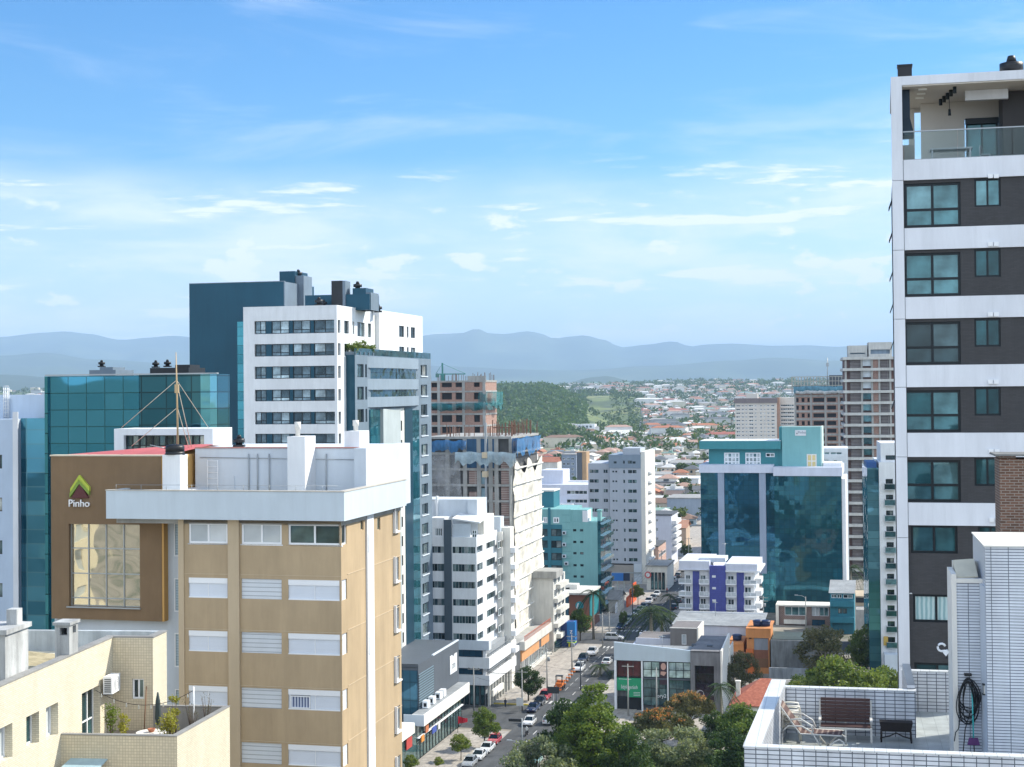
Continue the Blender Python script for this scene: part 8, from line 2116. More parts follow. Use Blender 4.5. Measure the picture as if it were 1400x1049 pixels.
# ================================================================ cars
CARP = objcolor('car_paint', .25, .1, .6); TYRE = paint('tyre_rubber', (.015, .015, .016), .8, .1, 3, 0, 0, 0); CGL = glass('car_glass', [(0, (.015, .025, .03)), (1, (.03, .05, .055))], .35, .04); LAMPM = paint('car_lamp', (.7, .7, .68), .2, .02, 3, 0, 0, 0); TAILM = paint('tail_lamp', (.35, .02, .02), .3, .05, 3, 0, 0, 0)
def car_meshes(kind):
 L, W, H = {'hatch': (4.0, 1.72, 1.50), 'sedan': (4.5, 1.76, 1.46), 'suv': (4.5, 1.86, 1.70), 'pickup': (5.1, 1.86, 1.76)}[kind]
 h0, hb = .28, H * .60; x0, x1 = -L / 2, L / 2
 # side profile of the lower body, front at +x
 prof = [(x0, .42), (x0 + .02, hb * .92), (x0 + .12, hb), (x1 - 1.15, hb), (x1 - .25, hb * .84), (x1 - .02, hb * .62), (x1, .40), (x1 - .1, h0), (x0 + .1, h0)]
 mb = MB(); secs = [(-W / 2, .0), (-W / 2 + .0, .0)]
 def ring(y, inset, dz): return [(x * (1 - inset), y, z - dz * (z > .8)) for x, z in prof]
 rings = [ring(-W / 2 + .0, .03, .05), ring(-W / 2 + .08, .0, .0), ring(W / 2 - .08, .0, .0), ring(W / 2, .03, .05)]
 for a, c in zip(rings, rings[1:]):
  for k in range(len(prof)): k2 = (k + 1) % len(prof); mb.quad(a[k], a[k2], c[k2], c[k])
 i = len(mb.v); mb.v += rings[0]; mb.f.append(tuple(range(i, i + 9))); mb.mi.append(0); mb.sm.append(False)
 i = len(mb.v); mb.v += rings[-1]; mb.f.append(tuple(range(i + 8, i - 1, -1))); mb.mi.append(0); mb.sm.append(False)
 rear = {'hatch': x0 + .12, 'sedan': x0 + .85, 'suv': x0 + .10, 'pickup': x0 + 1.75}[kind]; rtop = rear + {'hatch': .45, 'sedan': .65, 'suv': .30, 'pickup': .2}[kind]
 fb = x1 - 1.15; ft = fb - .75; wb, wt = W / 2 - .06, W / 2 - .22
 lo = [(rear, -wb, hb), (fb, -wb, hb), (fb, wb, hb), (rear, wb, hb)]; hi = [(rtop, -wt, H - .06), (ft, -wt, H - .06), (ft, wt, H - .06), (rtop, wt, H - .06)]
 g = MB()
 for k in range(4): g.quad(lo[k], lo[(k + 1) % 4], hi[(k + 1) % 4], hi[k])
 roof = MB(); top = [(rtop + .05, -wt + .05, H), (ft - .08, -wt + .05, H), (ft - .08, wt - .05, H), (rtop + .05, wt - .05, H)]
 for k in range(4): roof.quad(hi[k], hi[(k + 1) % 4], top[(k + 1) % 4], top[k])
 roof.quad(*top)
 for s in (-1, 1):     # pillars
  for (xa, xb) in ((rear, rtop), (fb, ft), ((rear + fb) / 2, (rtop + ft) / 2)):
   roof.tube([(xa, s * (wb + .005), hb), (xb, s * (wt + .005), H - .06)], .045, 4)
 if kind == 'pickup': mb.box(x0 + .1, rear, -W / 2 + .06, -W / 2 + .14, hb, hb + .2).box(x0 + .1, rear, W / 2 - .14, W / 2 - .06, hb, hb + .2)
 wr = .33 if kind != 'suv' else .36; wh = MB(); n = 14
 pts = [(wr * math.cos(6.283 * k / n), -.1, wr * math.sin(6.283 * k / n)) for k in range(n)]; wh.prism(pts, (0, .2, 0)); rim = MB(); rim.prism([(x * .6, -.112, z * .6) for x, _, z in pts], (0, .224, 0))
 hl = MB().box(-.02, .03, -.2, .2, -.07, .07)
 return dict(body=mb.mesh('body', CARP), windows=g.mesh('windows', CGL), roof=roof.mesh('roof', CARP), tyre=wh.mesh('wheel', TYRE), rim=rim.mesh('rim', GREYAL), lamp=hl.mesh('headlight', LAMPM), tail=hl.copy() if False else MB().box(-.03, .02, -.16, .16, -.09, .09).mesh('tail_light', TAILM), L=L, W=W, wr=wr, hb=hb)
CARM = {}
def car(kind, pos, heading, col, label, group=None):
 if kind not in CARM: CARM[kind] = car_meshes(kind)
 m = CARM[kind]; r = empty('parked_car' if group else 'car', pos, heading, label, 'car', group)
 def ch(n, me, loc, parent=r):
  o = bpy.data.objects.new(n, me); C.objects.link(o); o.parent = parent; o.location = loc; o.color = col + (1,); return o
 bd = ch('body', m['body'], (0, 0, 0)); ch('windows', m['windows'], (0, 0, 0)); ch('roof', m['roof'], (0, 0, 0))
 for sx in (m['L'] * .31, -m['L'] * .30):
  for sy in (-1, 1): w_ = ch('wheel', m['tyre'], (sx, sy * (m['W'] / 2 - .1), m['wr'])); ch('rim', m['rim'], (0, 0, 0), w_)
 for sy in (-1, 1): ch('headlight', m['lamp'], (m['L'] / 2 - .05, sy * (m['W'] / 2 - .32), m['hb'] * .72)); ch('tail_light', m['tail'], (-m['L'] / 2 + .01, sy * (m['W'] / 2 - .25), m['hb'] * .8))
 return r
HD_AWAY = math.atan2(SD.y, SD.x); HD_TO = HD_AWAY + math.pi; HD_R = math.atan2(SR.y, SR.x)
Wc, Sil, Dk, Rd, Gr, Bl = (.72, .73, .74), (.36, .38, .40), (.02, .022, .028), (.42, .02, .03), (.12, .13, .14), (.02, .035, .09)
PK = 'cars parked along the left kerb'; PK2 = 'cars parked along the right kerb'
def cpx(px, py): g = G(px, py); return (g.x, g.y, .03)
for kind, px, py, hd, col, lab, grp in [
 ('hatch', 642, 1047, HD_TO, Sil, 'silver hatchback parked at the bottom edge, nearest of the kerb row', PK), ('sedan', 655, 1037, HD_TO, Wc, 'white sedan second in the parked row below the yellow green tree', PK), ('sedan', 666, 1027, HD_TO, Wc, 'white sedan with dark windscreen parked directly behind the red car', PK), ('hatch', 676, 1016, HD_TO, Rd, 'red hatchback at the end of the near parked row before the side road', PK),
 ('hatch', 724, 991, HD_TO, Wc, 'white hatchback driving toward the camera at the side road junction', None), ('suv', 752, 989, HD_AWAY, Wc, 'white car driving away in the right lane by the junction', None),
 ('sedan', 729, 972, HD_TO, Bl, 'dark blue sedan first in the row under the dark street tree', PK), ('hatch', 738, 963, HD_TO, Dk, 'black hatchback squeezed between the dark blue sedan and red car', PK), ('suv', 745, 956, HD_TO, Rd, 'red car parked farthest along under the dark street tree', PK),
 ('hatch', 742, 1020, HD_AWAY, Wc, 'white hatchback half hidden by the grey green tree over the road', None), ('sedan', 733, 1042, HD_AWAY, (.25, .42, .40), 'pale teal sedan under the grey green tree at the bottom edge', None),
 ('suv', 792, 917, HD_TO, Wc, 'white car parked beside the orange loader and road works', PK), ('suv', 797, 905, HD_TO, Dk, 'black car parked right behind the white pickup before the crossing', PK), ('pickup', 810, 895, HD_TO, Wc, 'white pickup parked at the near corner of the crossing', PK), ('sedan', 830, 908, HD_AWAY, Wc, 'white sedan parked on the right kerb beside the low palms', PK2),
 ('suv', 840, 875, HD_R, Wc, 'white car crossing the junction sideways', None),
 ('sedan', 849, 860, HD_TO, Bl, 'dark blue sedan first in the row beyond the crossing', PK), ('hatch', 855, 854, HD_TO, Wc, 'white hatchback behind the dark blue sedan beyond the crossing', PK), ('hatch', 861, 849, HD_TO, Sil, 'silver hatchback third in the row beyond the crossing', PK),
 ('hatch', 869, 841, HD_TO, Wc, 'white hatchback at the start of the second row beyond the dark shrub', PK), ('sedan', 875, 836, HD_TO, Wc, 'white sedan next to the airy street tree, second in its row', PK), ('hatch', 880, 832, HD_TO, Sil, 'silver hatchback third in the row by the airy street tree', PK), ('suv', 887, 825, HD_TO, Wc, 'white car opposite the slim dark palm', PK), ('sedan', 893, 820, HD_TO, Gr, 'grey sedan behind the white car opposite the slim palm', PK), ('hatch', 898, 815, HD_TO, Wc, 'white hatchback in front of the white glass shop', PK),
 ('hatch', 913, 803, HD_AWAY, Wc, 'white hatchback in the far stretch of the street', None), ('suv', 921, 796, HD_AWAY, Wc, 'white car ahead of the white hatchback in the far stretch', None), ('sedan', 927, 789, HD_AWAY, Gr, 'grey sedan in the far stretch by the yellow green hedge', None), ('hatch', 933, 781, HD_AWAY, Wc, 'tiny white car farthest up the street', None),
 ('sedan', 922, 833, HD_AWAY, Dk, 'dark sedan on the right kerb below the slim palm', PK2), ('hatch', 929, 824, HD_AWAY, Gr, 'grey hatchback on the right kerb beside the blue striped flats', PK2), ('suv', 934, 816, HD_AWAY, Wc, 'white car on the right kerb, farthest beside the flats', PK2),
 ('hatch', 942, 1012, HD_R, Wc, 'white car half hidden below the orange blossom trees', None)]:
 car(kind, cpx(px, py), hd, col, lab, grp)
# ================================================================ street furniture
POLEM = paint('pole_concrete', (.42, .42, .40), .85, .12, 1, .2); LAMPP = paint('lamp_grey', (.38, .41, .43), .5, .08, 1, .1)
def upole(px, ybase, ytop, label, arm=0, y=None, dark=False, lamp=0, cat='utility pole'):
 g = G(px, ybase); t = at(px, ytop, g.y); h = max(t.z, 4)
 r = empty('utility_pole' if cat == 'utility pole' else 'street_lamp', (g.x, g.y, .02), R(-STREET), label, cat); m = DGREY if dark else POLEM
 MB().tube([(0, 0, 0), (0, 0, h)], [.16, .10], 8).build('pole', m, r)
 for k in range(arm): MB().box(-1.1, 1.1, -.06, .06, h - .5 - .8 * k, h - .38 - .8 * k).build('crossarm', m, r); MB().lathe([(.06, 0), (.09, .1), (.05, .22)], 8, (-.9, 0, h - .38 - .8 * k)).lathe([(.06, 0), (.09, .1), (.05, .22)], 8, (.9, 0, h - .38 - .8 * k)).build('insulator', BLACKPL, r)
 if arm: MB().lathe([(.28, 0), (.30, .7), (.26, .8)], 10, (.35, 0, h - 2.6)).build('transformer', LAMPP, r) if lamp == 0 and arm > 1 else None
 if lamp: MB().tube([(0, 0, h - .3), (lamp * .8, -.1, h + .2), (lamp * 2.2, -.2, h + .35)], .05, 6).build('lamp_arm', LAMPP, r); MB().box(lamp * 2.2 - .4, lamp * 2.2 + .4, -.3, -.06, h + .28, h + .42).build('lamp_head', LAMPP, r)
 return Vector((g.x, g.y, h))
P1 = upole(648, 978, 912, 'grey concrete pole in front of the teal shop front corner', 1)
P2 = upole(714, 972, 916, 'concrete pole beside the dark dense street tree', 1)
P3 = upole(748, 944, 886, 'concrete pole in front of the orange band shops', 2)
P4 = upole(782, 916, 868, 'pale concrete pole by the blue sign building', 2)
P5 = upole(824, 886, 838, 'concrete pole at the near corner of the wide crossing', 1)
P6 = upole(833, 872, 836, 'white double arm lamp pole at the far side of the crossing', 1)
upole(761, 985, 938, 'dark street lamp post with sign board over the right lane', 1, dark=True); upole(794, 944, 903, 'dark slim post with crossarm on the right kerb', 1, dark=True)
upole(859, 980, 908, 'slim grey pole in front of the green shop sign', 1); upole(898, 982, 913, 'yellowish concrete pole in front of the shop poster', 0)
upole(1044, 868, 815, 'twin arm utility pole behind the orange house', 2); upole(1102, 866, 816, 'bent grey street lamp in front of the white framed shop', 0, lamp=-1, cat='street lamp')
upole(1166, 912, 868, 'white pole in front of the dark trees', 0); upole(912, 800, 770, 'slim pole on the far left kerb', 1); upole(942, 790, 735, 'slim white mast with box behind the blue striped flats', 1); upole(865, 850, 790, 'dark lamp post carrying a lamp beside the orange sign wall', 0, dark=True, lamp=1, cat='street lamp'); upole(905, 792, 752, 'slim concrete pole at the yellow green hedge', 1)
upole(716, 1058, 1016, 'pale curved street lamp reaching over the near road', 0, lamp=-1, cat='street lamp')
PW = [(P1, P2, 'near span of sagging cables from the podium pole to the dark tree pole'), (P2, P3, 'sagging cables in front of the balustraded podium'), (P3, P4, 'sagging cables in front of the orange band shops'), (P4, P5, 'sagging cables crossing the wide junction'), (P5, Vector(tuple(G(905, 792).xy) + (9.0,)), 'farthest sagging cables along the left kerb')]
for a, c, lab in PW:
 mb = MB()
 for dx, dz in ((-.9, -.2), (0, -.15), (.9, -.2), (.3, -1.8)):
  o = SR * dx; mb.tube([a.lerp(c, k / 8) + o + Vector((0, 0, dz - 3.0 * (k / 8) * (1 - k / 8))) for k in range(9)], .025, 3)
 mb.tube([a.lerp(c, .5) + Vector((0, 0, -1.2)), a.lerp(c, .5) + SR * 9 + Vector((0, 0, -2.2)), a.lerp(c, .5) + SR * 18 + Vector((0, 0, -2.0))], .02, 3)
 o = mb.build('power_cables', BLACKPL); tag(o, lab, 'cables')
def sign_post(px, ybase, ytop, label, w_, h_, col, name='sign_board', rz=0.0):
 g = G(px, ybase); t = at(px, ytop, g.y); r = empty('street_sign', (g.x, g.y, .14), R(-STREET) + rz, label, 'sign')
 MB().tube([(0, 0, 0), (0, 0, t.z)], .07, 6).build('post', LAMPP, r); MB().box(-w_ / 2, w_ / 2, -.14, -.075, t.z - h_, t.z).build(name, paint('board_' + label.split()[0], col, .6, .08, 1, .05), r)
sign_post(757, 985, 940, 'dark rectangular hanging sign board over the kerb near the loader', 2.2, 1.2, (.03, .035, .04)); sign_post(711, 974, 955, 'white boxy notice board at the corner kerb', 1.3, 1.5, (.7, .7, .68))
# traffic light with horizontal arm
g = G(714, 1030); r = empty('traffic_light', (g.x, g.y, .14), R(-STREET), 'grey traffic light pole with dark horizontal signal over the junction', 'traffic light'); zt = at(714, 986, g.y).z
MB().tube([(0, 0, 0), (0, 0, zt + .3)], .09, 8).tube([(0, 0, zt), (-1.4, 0, zt)], .06, 6).build('pole', LAMPP, r); MB().box(-2.2, -.1, -.3, -.08, zt - .22, zt + .22).build('signal_head', BLACKPL, r)
# red flag
g = G(626, 1003); r = empty('banner_flag', (g.x, g.y, .14), R(-STREET), 'red feather flag on a dark pole by the white shop canopy', 'flag'); zt = at(626, 980, g.y).z
MB().tube([(0, 0, 0), (0, 0, zt)], .05, 6).build('flag_pole', BLACKAL, r)
mb = MB()
for k in range(8):
 f = lambda j: (.05 + .21 * j, .15 * math.sin(j * .9), 0); a_, c_ = f(k), f(k + 1); mb.quad((a_[0], a_[1], zt - 1.4 + .05 * k), (c_[0], c_[1], zt - 1.35 + .05 * k), (c_[0], c_[1], zt - .1 - .04 * k), (a_[0], a_[1], zt - .05 - .04 * k))
mb.build('flag_cloth', paint('red_cloth', (.55, .02, .04), .8, .06, 2, 0), r)
# orange mini loader at the road works
g = G(765, 943); r = empty('mini_loader', (g.x, g.y, .14), HD_TO, 'small orange loader working on the pavement by the road works', 'loader'); om = paint('loader_orange', (.62, .17, .03), .5, .1, 2, .1)
MB().box(-1.2, .9, -.7, .7, .5, 1.25).prism([(-1.2, -.7, 1.25), (-.3, -.7, 1.25), (-.4, -.7, 1.6), (-1.2, -.7, 1.6)], (0, 1.4, 0)).build('body', om, r)
cb = MB()
for sx in (-.3, .7):
 for sy in (-.6, .6): cb.box(sx - .05, sx + .05, sy - .05, sy + .05, 1.25, 2.6)
cb.box(-.4, .8, -.7, .7, 2.6, 2.72).build('cab', BLACKPL, r)
MB().box(.9, 2.0, -.65, -.5, .6, .75).box(.9, 2.0, .5, .65, .6, .75).prism([(2.0, -.8, .2), (2.6, -.8, .2), (2.5, -.8, .35), (2.1, -.8, .35), (2.0, -.8, .8)], (0, 1.6, 0)).build('bucket', om, r)
for sx in (-.8, .6):
 for sy in (-.8, .8): MB().prism([(sx + .4 * math.cos(6.283 * k / 12), sy - .15, .4 + .4 * math.sin(6.283 * k / 12)) for k in range(12)], (0, .3, 0)).build('wheel', TYRE, r)
for k in range(5):
 g = G(772 + 3.2 * k, 937 - 4.2 * k); r = empty('traffic_barrel', (g.x, g.y, .14), 0, ['orange white barrel nearest the loader at the road works', 'second orange white barrel from the loader', 'middle one of the five orange white barrels', 'fourth orange white barrel, one from the far end', 'orange white barrel farthest from the loader'][k], 'barrel', 'road work barrels')
 MB().lathe([(.28, 0), (.24, .35)], 10).lathe([(.24, .6), (.2, .95)], 10).build('barrel', om, r); MB().lathe([(.245, .35), (.24, .6)], 10).build('stripe', WHITE, r)
# ---------------------------------------------------------------- people
def person(pos, rz, label, top, legs, ride=False):
 skin = paint('skin', (.36, .20, .13), .6, .05, 3, 0); hair = paint('dark_hair', (.02, .015, .012), .7, .1, 5, 0)
 r = empty('person', pos, rz, label, 'person')
 def skinmesh(name, V, E, rad, mats, pick):
  me = bpy.data.meshes.new(name); me.from_pydata(V, E, []); o = bpy.data.objects.new(name, me); C.objects.link(o); o.parent = r
  md = o.modifiers.new('skin', 'SKIN'); sv_ = me.skin_vertices[0].data
  for k, q in enumerate(rad): sv_[k].radius = q
  sv_[0].use_root = True
  s2 = o.modifiers.new('sub', 'SUBSURF'); s2.levels = 1; s2.render_levels = 1
  for m in mats: me.materials.append(m)
  return o
 if ride: hip, kn, ft, hd_ = (0, 0, .85), .45, .25, (.12, 0, 1.62)
 else: hip, hd_ = (0, 0, .92), (0.02, 0, 1.62)
 V = [hip, (.01, 0, 1.12), (.02, 0, 1.36), (.02, 0, 1.46), hd_, (hd_[0], 0, hd_[2] + .13)]; E = [(0, 1), (1, 2), (2, 3), (3, 4), (4, 5)]; Rr = [(.15, .12), (.14, .11), (.16, .11), (.055, .055), (.085, .095), (.06, .07)]
 for s in (-1, 1):
  i = len(V); V += [(.02, s * .19, 1.36), (.0 + (.15 if ride else -.03 * s), s * .25, 1.10), (.35 if ride else .10 * s, s * .22, 1.0 if ride else .84)]; E += [(2, i), (i, i + 1), (i + 1, i + 2)]; Rr += [(.06, .06), (.045, .045), (.035, .035)]
  i = len(V)
  if ride: V += [(.05, s * .12, .82), (.42, s * .16, .72), (.30, s * .16, .30), (.42, s * .16, .26)]
  else: V += [(0, s * .10, .86), (.10 * s, s * .10, .48), (.12 * s - .06, s * .10, .07), (.12 * s + .1, s * .1, .04)]
  E += [(0, i), (i, i + 1), (i + 1, i + 2), (i + 2, i + 3)]; Rr += [(.09, .09), (.065, .065), (.05, .05), (.04, .035)]
 skinmesh('body', V, E, Rr, [top], None)
 MB().lathe([(.02, .13), (.085, .10), (.10, .02), (.095, -.05), (.07, -.10)], 10, (hd_[0] - .012, 0, hd_[2] + .03)).build('hair', hair, r)
 MB().lathe([(.05, -.10), (.075, -.03), (.07, .06)], 10, (hd_[0] + .035, 0, hd_[2])).build('face', skin, r)
 tr = MB()
 for s in (-1, 1):
  if not ride: tr.tube([(0, s * .10, .93), (.10 * s, s * .10, .48), (.12 * s - .05, s * .10, .10)], [.115, .085, .065], 8)
  else: tr.tube([(.0, s * .12, .86), (.42, s * .16, .74), (.31, s * .16, .33)], [.115, .085, .065], 8)
 tr.build('trousers', legs, r)
 return r
person(tuple(G(691, 968).xy) + (.14,), HD_TO, 'person in dark clothes walking on the corner pavement below the podium', paint('dark_shirt', (.03, .035, .06), .8, .1, 3, 0), paint('dark_trousers', (.02, .025, .04), .8, .1, 3, 0))
person(tuple(G(912, 812).xy) + (.14,), HD_TO, 'person in red brown clothes on the pavement by the white glass shop', paint('rust_shirt', (.35, .09, .06), .8, .1, 3, 0), MATS['dark_trousers'])
person(tuple(G(768, 938).xy) + (.14,), HD_R, 'person in white shirt standing next to the orange loader', paint('pale_shirt', (.6, .6, .58), .8, .05, 3, 0), MATS['dark_trousers'])
g = G(720, 1006); person((g.x, g.y, .04), HD_AWAY, 'person in pale shirt riding the motorcycle at the junction', MATS['pale_shirt'], MATS['dark_trousers'], True)
r = empty('motorcycle', (g.x, g.y, .03), HD_AWAY, 'black motorcycle crossing the junction with a rider', 'motorcycle')
for sx in (-.62, .68): MB().prism([(sx + .3 * math.cos(6.283 * k / 14), -.06, .3 + .3 * math.sin(6.283 * k / 14)) for k in range(14)], (0, .12, 0)).build('wheel', TYRE, r)
MB().prism([(-.7, -.12, .75), (.1, -.12, .72), (.4, -.12, .85), (.5, -.12, .7), (.2, -.12, .35), (-.3, -.12, .35)], (0, .24, 0)).build('body', BLACKPL, r); MB().tube([(.68, 0, .3), (.42, 0, .95)], .04, 6).tube([(.40, -.35, 1.0), (.42, 0, .98), (.40, .35, 1.0)], .025, 6).build('fork', GREYAL, r)
# roof clutter on the mid-distance blocks
def clutter():
 rnd = random.Random(12)
 for nm, x0, x1, y0, y1, zt, lab in (('mint_green_block', 1, 9, 3, 12, None, 'mint block'), ('grey_apartment_tower', -9, -3, 4, 9, None, 'grey tower'), ('white_banded_block', -14, -9, 2, 5, None, 'white banded block'), ('slant_roof_shops', -17, -7, 4, 13, None, 'slanted roof shops'), ('white_roofed_hall', -13, -3, 4, 11, None, 'white roofed hall'), ('blue_striped_flats', -13, -3, 9, 14, None, 'blue striped flats'), ('teal_office_block', -30, -20, 9, 15, None, 'teal office roof')):
  rt = bpy.data.objects[nm]; M = Matrix.Translation(rt.location) @ Matrix.Rotation(rt.rotation_euler.z, 4, 'Z'); zs = [max(c[2] for c in o.bound_box) for o in rt.children if o.type == 'MESH' and o.location.length < .01 and min(c[0] for c in o.bound_box) < (x0 + x1) / 2 < max(c[0] for c in o.bound_box) and min(c[1] for c in o.bound_box) < (y0 + y1) / 2 < max(c[1] for c in o.bound_box)]
  z = max(zs or [3])
  r = empty('roof_antenna', M @ Vector(((x0 + x1) / 2, (y0 + y1) / 2, z)), rnd.random(), 'thin television antenna on a pole above the ' + lab, 'antenna')
  MB().tube([(0, 0, 0), (0, 0, 3.2)], .05, 5).build('pole', GREYAL, r); mb = MB()
  for k in range(5): mb.box(-.7 + .08 * k, .7 - .08 * k, -.02 + .3 * k, .02 + .3 * k, 3.0, 3.05)
  mb.box(-.02, .02, -.1, 1.4, 3.02, 3.06).build('aerial', GREYAL, r)
clutter()
# ================================================================ town beyond: houses, trees, forest
def footprint_blocks():
 L = []
 for o in bpy.data.objects:
  if o.parent is None and o.type == 'EMPTY' and o.get('category') in ('building', 'house', 'construction', 'wall', 'sign'): L.append(o)
 ch = {}
 for o in bpy.data.objects:
  if o.parent and o.type == 'MESH': ch.setdefault(o.parent.name, []).append(o)
 res = []
 for rt in L:
  M = Matrix.Translation(rt.location) @ Matrix.Rotation(rt.rotation_euler.z, 4, 'Z'); xs = []; ys = []
  for o in ch.get(rt.name, []):
   if o.location.length > .001: continue
   xs += [c[0] for c in o.bound_box]; ys += [c[1] for c in o.bound_box]
  if xs: res.append((M.inverted(), min(xs), max(xs), min(ys), max(ys)))
 return res
FOOT = footprint_blocks()
def free(x, y, m):
 for Mi, a, c, d, e in FOOT:
  q = Mi @ Vector((x, y, 0))
  if a - m < q.x < c + m and d - m < q.y < e + m: return False
 return True
HW = objcolor('house_wall', .75, 0, 0, .15); HR = objcolor('house_roof', .85, 0, 0, .3)
def house_proto(kind):
 Lx, Ly, H = {'hip': (11, 9, 3.3), 'gable': (12, 8, 3.4), 'flat': (11, 10, 6.2), 'two': (10, 9, 6.0), 'shed': (22, 13, 5.0)}[kind]
 x, y = Lx / 2, Ly / 2; wl = MB(); wl.box(-x, x, -y, y, -1, H)
 wn = MB(); nx = int(Lx // 3)
 for fl in range(1 if H < 5.5 else 2):
  for k in range(nx):
   a = -x + Lx * (k + .5) / nx
   if kind != 'shed' or k % 2 == 0: wn.box(a - .7, a + .7, -y - .04, -y - .002, .9 + 2.9 * fl, 2.3 + 2.9 * fl)
  for k in range(2): a = -y + Ly * (k + .5) / 2; wn.box(x + .002, x + .04, a - .6, a + .6, .9 + 2.9 * fl, 2.3 + 2.9 * fl)
 rf = MB(); e = .6; rh = {'hip': 2.2, 'gable': 2.0, 'two': 2.1, 'shed': 1.8, 'flat': 0}[kind]; xa, ya = x + e, y + e
 if kind in ('hip', 'two'):
  xr = x - y * .9; rf.quad((-xa, -ya, H), (xa, -ya, H), (xr, 0, H + rh), (-xr, 0, H + rh)).quad((xa, ya, H), (-xa, ya, H), (-xr, 0, H + rh), (xr, 0, H + rh)).tri((xa, -ya, H), (xa, ya, H), (xr, 0, H + rh)).tri((-xa, ya, H), (-xa, -ya, H), (-xr, 0, H + rh)).quad((-xa, -ya, H - .02), (-xa, ya, H - .02), (xa, ya, H - .02), (xa, -ya, H - .02))
 elif kind == 'flat': rf.box(-x - .2, x + .2, -y - .2, y + .2, H + .002, H + .45).box(-1.5, 1.5, 0, 3, H + .46, H + 2.0)
 else:
  rf.quad((-xa, -ya, H), (xa, -ya, H), (xa, 0, H + rh), (-xa, 0, H + rh)).quad((xa, ya, H), (-xa, ya, H), (-xa, 0, H + rh), (xa, 0, H + rh)).tri((x, -y, H), (x, y, H), (x, 0, H + rh - .2)).tri((-x, y, H), (-x, -y, H), (-x, 0, H + rh - .2)).quad((-xa, -ya, H - .02), (-xa, ya, H - .02), (xa, ya, H - .02), (xa, -ya, H - .02))
 return wl.mesh('wall', HW), rf.mesh('roof', HR), wn.mesh('window', G_DARK), wl, rf
HPR = {k: house_proto(k) for k in ('hip', 'gable', 'flat', 'two', 'shed')}
ROOFC = [('orange clay', (.40, .16, .085), 3), ('red', (.32, .11, .08), 1.5), ('faded pink clay', (.42, .27, .21), 3), ('grey sheet', (.33, .33, .32), 6), ('dark grey', (.11, .12, .13), 3), ('white', (.62, .62, .60), 6), ('pale green', (.22, .34, .29), 1), ('brown', (.22, .14, .10), 3)]
WALLC = [('white', (.72, .71, .68)), ('cream', (.64, .58, .46)), ('pale grey', (.5, .5, .5)), ('tan', (.48, .38, .28)), ('yellow', (.62, .52, .22)), ('pale pink', (.58, .42, .36)), ('pale blue', (.42, .52, .60))]
KINDW = {'hip': 'hip roofed house', 'gable': 'gabled house', 'flat': 'flat roofed house', 'two': 'two storey house', 'shed': 'long shed'}
def street_clear(u, v, m=7): return not (-64 - m - 9 < v < -55 + m + 4 and u < 900) and not (354 - 5 < u < 374 + 5) and not (262 < u < 286)
def wpx(x, y): return 700 + FPX * x / y
town = random.Random(77); nH = 0; spots = []
u = 470
cand = []
while u < 1900:
 v = -420
 while v < 300:
  uu, vv = u + town.uniform(-5, 5), v + town.uniform(-4, 4); p = UV(uu, vv)
  if p.y > 470 and 690 < wpx(p.x, p.y) < 1190 and street_clear(uu, vv) and town.random() < .80: cand.append((p.y, p.x, uu))
  v += 17.5
 u += 17 if int((u - 470) / 17) % 3 else 24
cand.sort(); TSP = []
for (y, x, uu) in cand:
 kind = town.choices(list(HPR), [5, 4, 2, 2.2, 1.1])[0]
 if not free(x, y, 8): continue
 pxv = wpx(x, y)
 if pxv > 1012 and nH > 40 and town.random() < .85: TSP.append((x, y)); continue
 if nH < 285 and y < 1750:
  rn, rc, _ = town.choices(ROOFC, [q[2] for q in ROOFC])[0]; wn_, wc = town.choices(WALLC, [6, 4, 2, 2, 1, 1, 1])[0]
  j = town.uniform(.85, 1.12)
  lab = 'small %s %s with %s roof in the dense far town' % (wn_, KINDW[kind], rn)
  r = empty('town_shed' if kind == 'shed' else 'town_house', (x, y, terrain(x, y)), R(-STREET + town.choice([0, 90, 0, 180, 270]) + town.uniform(-6, 6)), lab, 'shed' if kind == 'shed' else 'house', '%s %s with %s walls and %s roofs' % (KINDW[kind], 'sheds' if kind == 'shed' else 'homes', wn_, rn)); r.scale = (town.uniform(.85, 1.15), town.uniform(.85, 1.15), town.uniform(.9, 1.15))
  for n, me, col in (('wall', HPR[kind][0], wc), ('roof', HPR[kind][1], rc), ('window', HPR[kind][2], (0, 0, 0))):
   o = bpy.data.objects.new(n, me); C.objects.link(o); o.parent = r; o.color = sc_(col, j) + (1,)
  nH += 1; spots.append((x, y))
  if town.random() < .55: TSP.append((x + town.uniform(-10, 10), y + town.uniform(8, 11)))
  if town.random() < .25: TSP.append((x + town.uniform(8, 11), y + town.uniform(-6, 6)))
 else: TSP.append((x, y))
random.seed(9); nT = 0; TG = [('far1', 'small rounded dark green tree among the town roofs'), ('far2', 'small upright green tree among the town roofs'), ('far3', 'small spreading deep green tree among the town roofs')]
for (x, y) in TSP:
 if nT >= 240 or not free(x, y, 4): continue
 if y > 1750: break
 k, lab = random.choice(TG); put_tree(k, (x, y, terrain(x, y)), random.uniform(5.5, 10), lab, 'town trees ' + {'far1': 'rounded', 'far2': 'upright', 'far3': 'spreading'}[k]); nT += 1
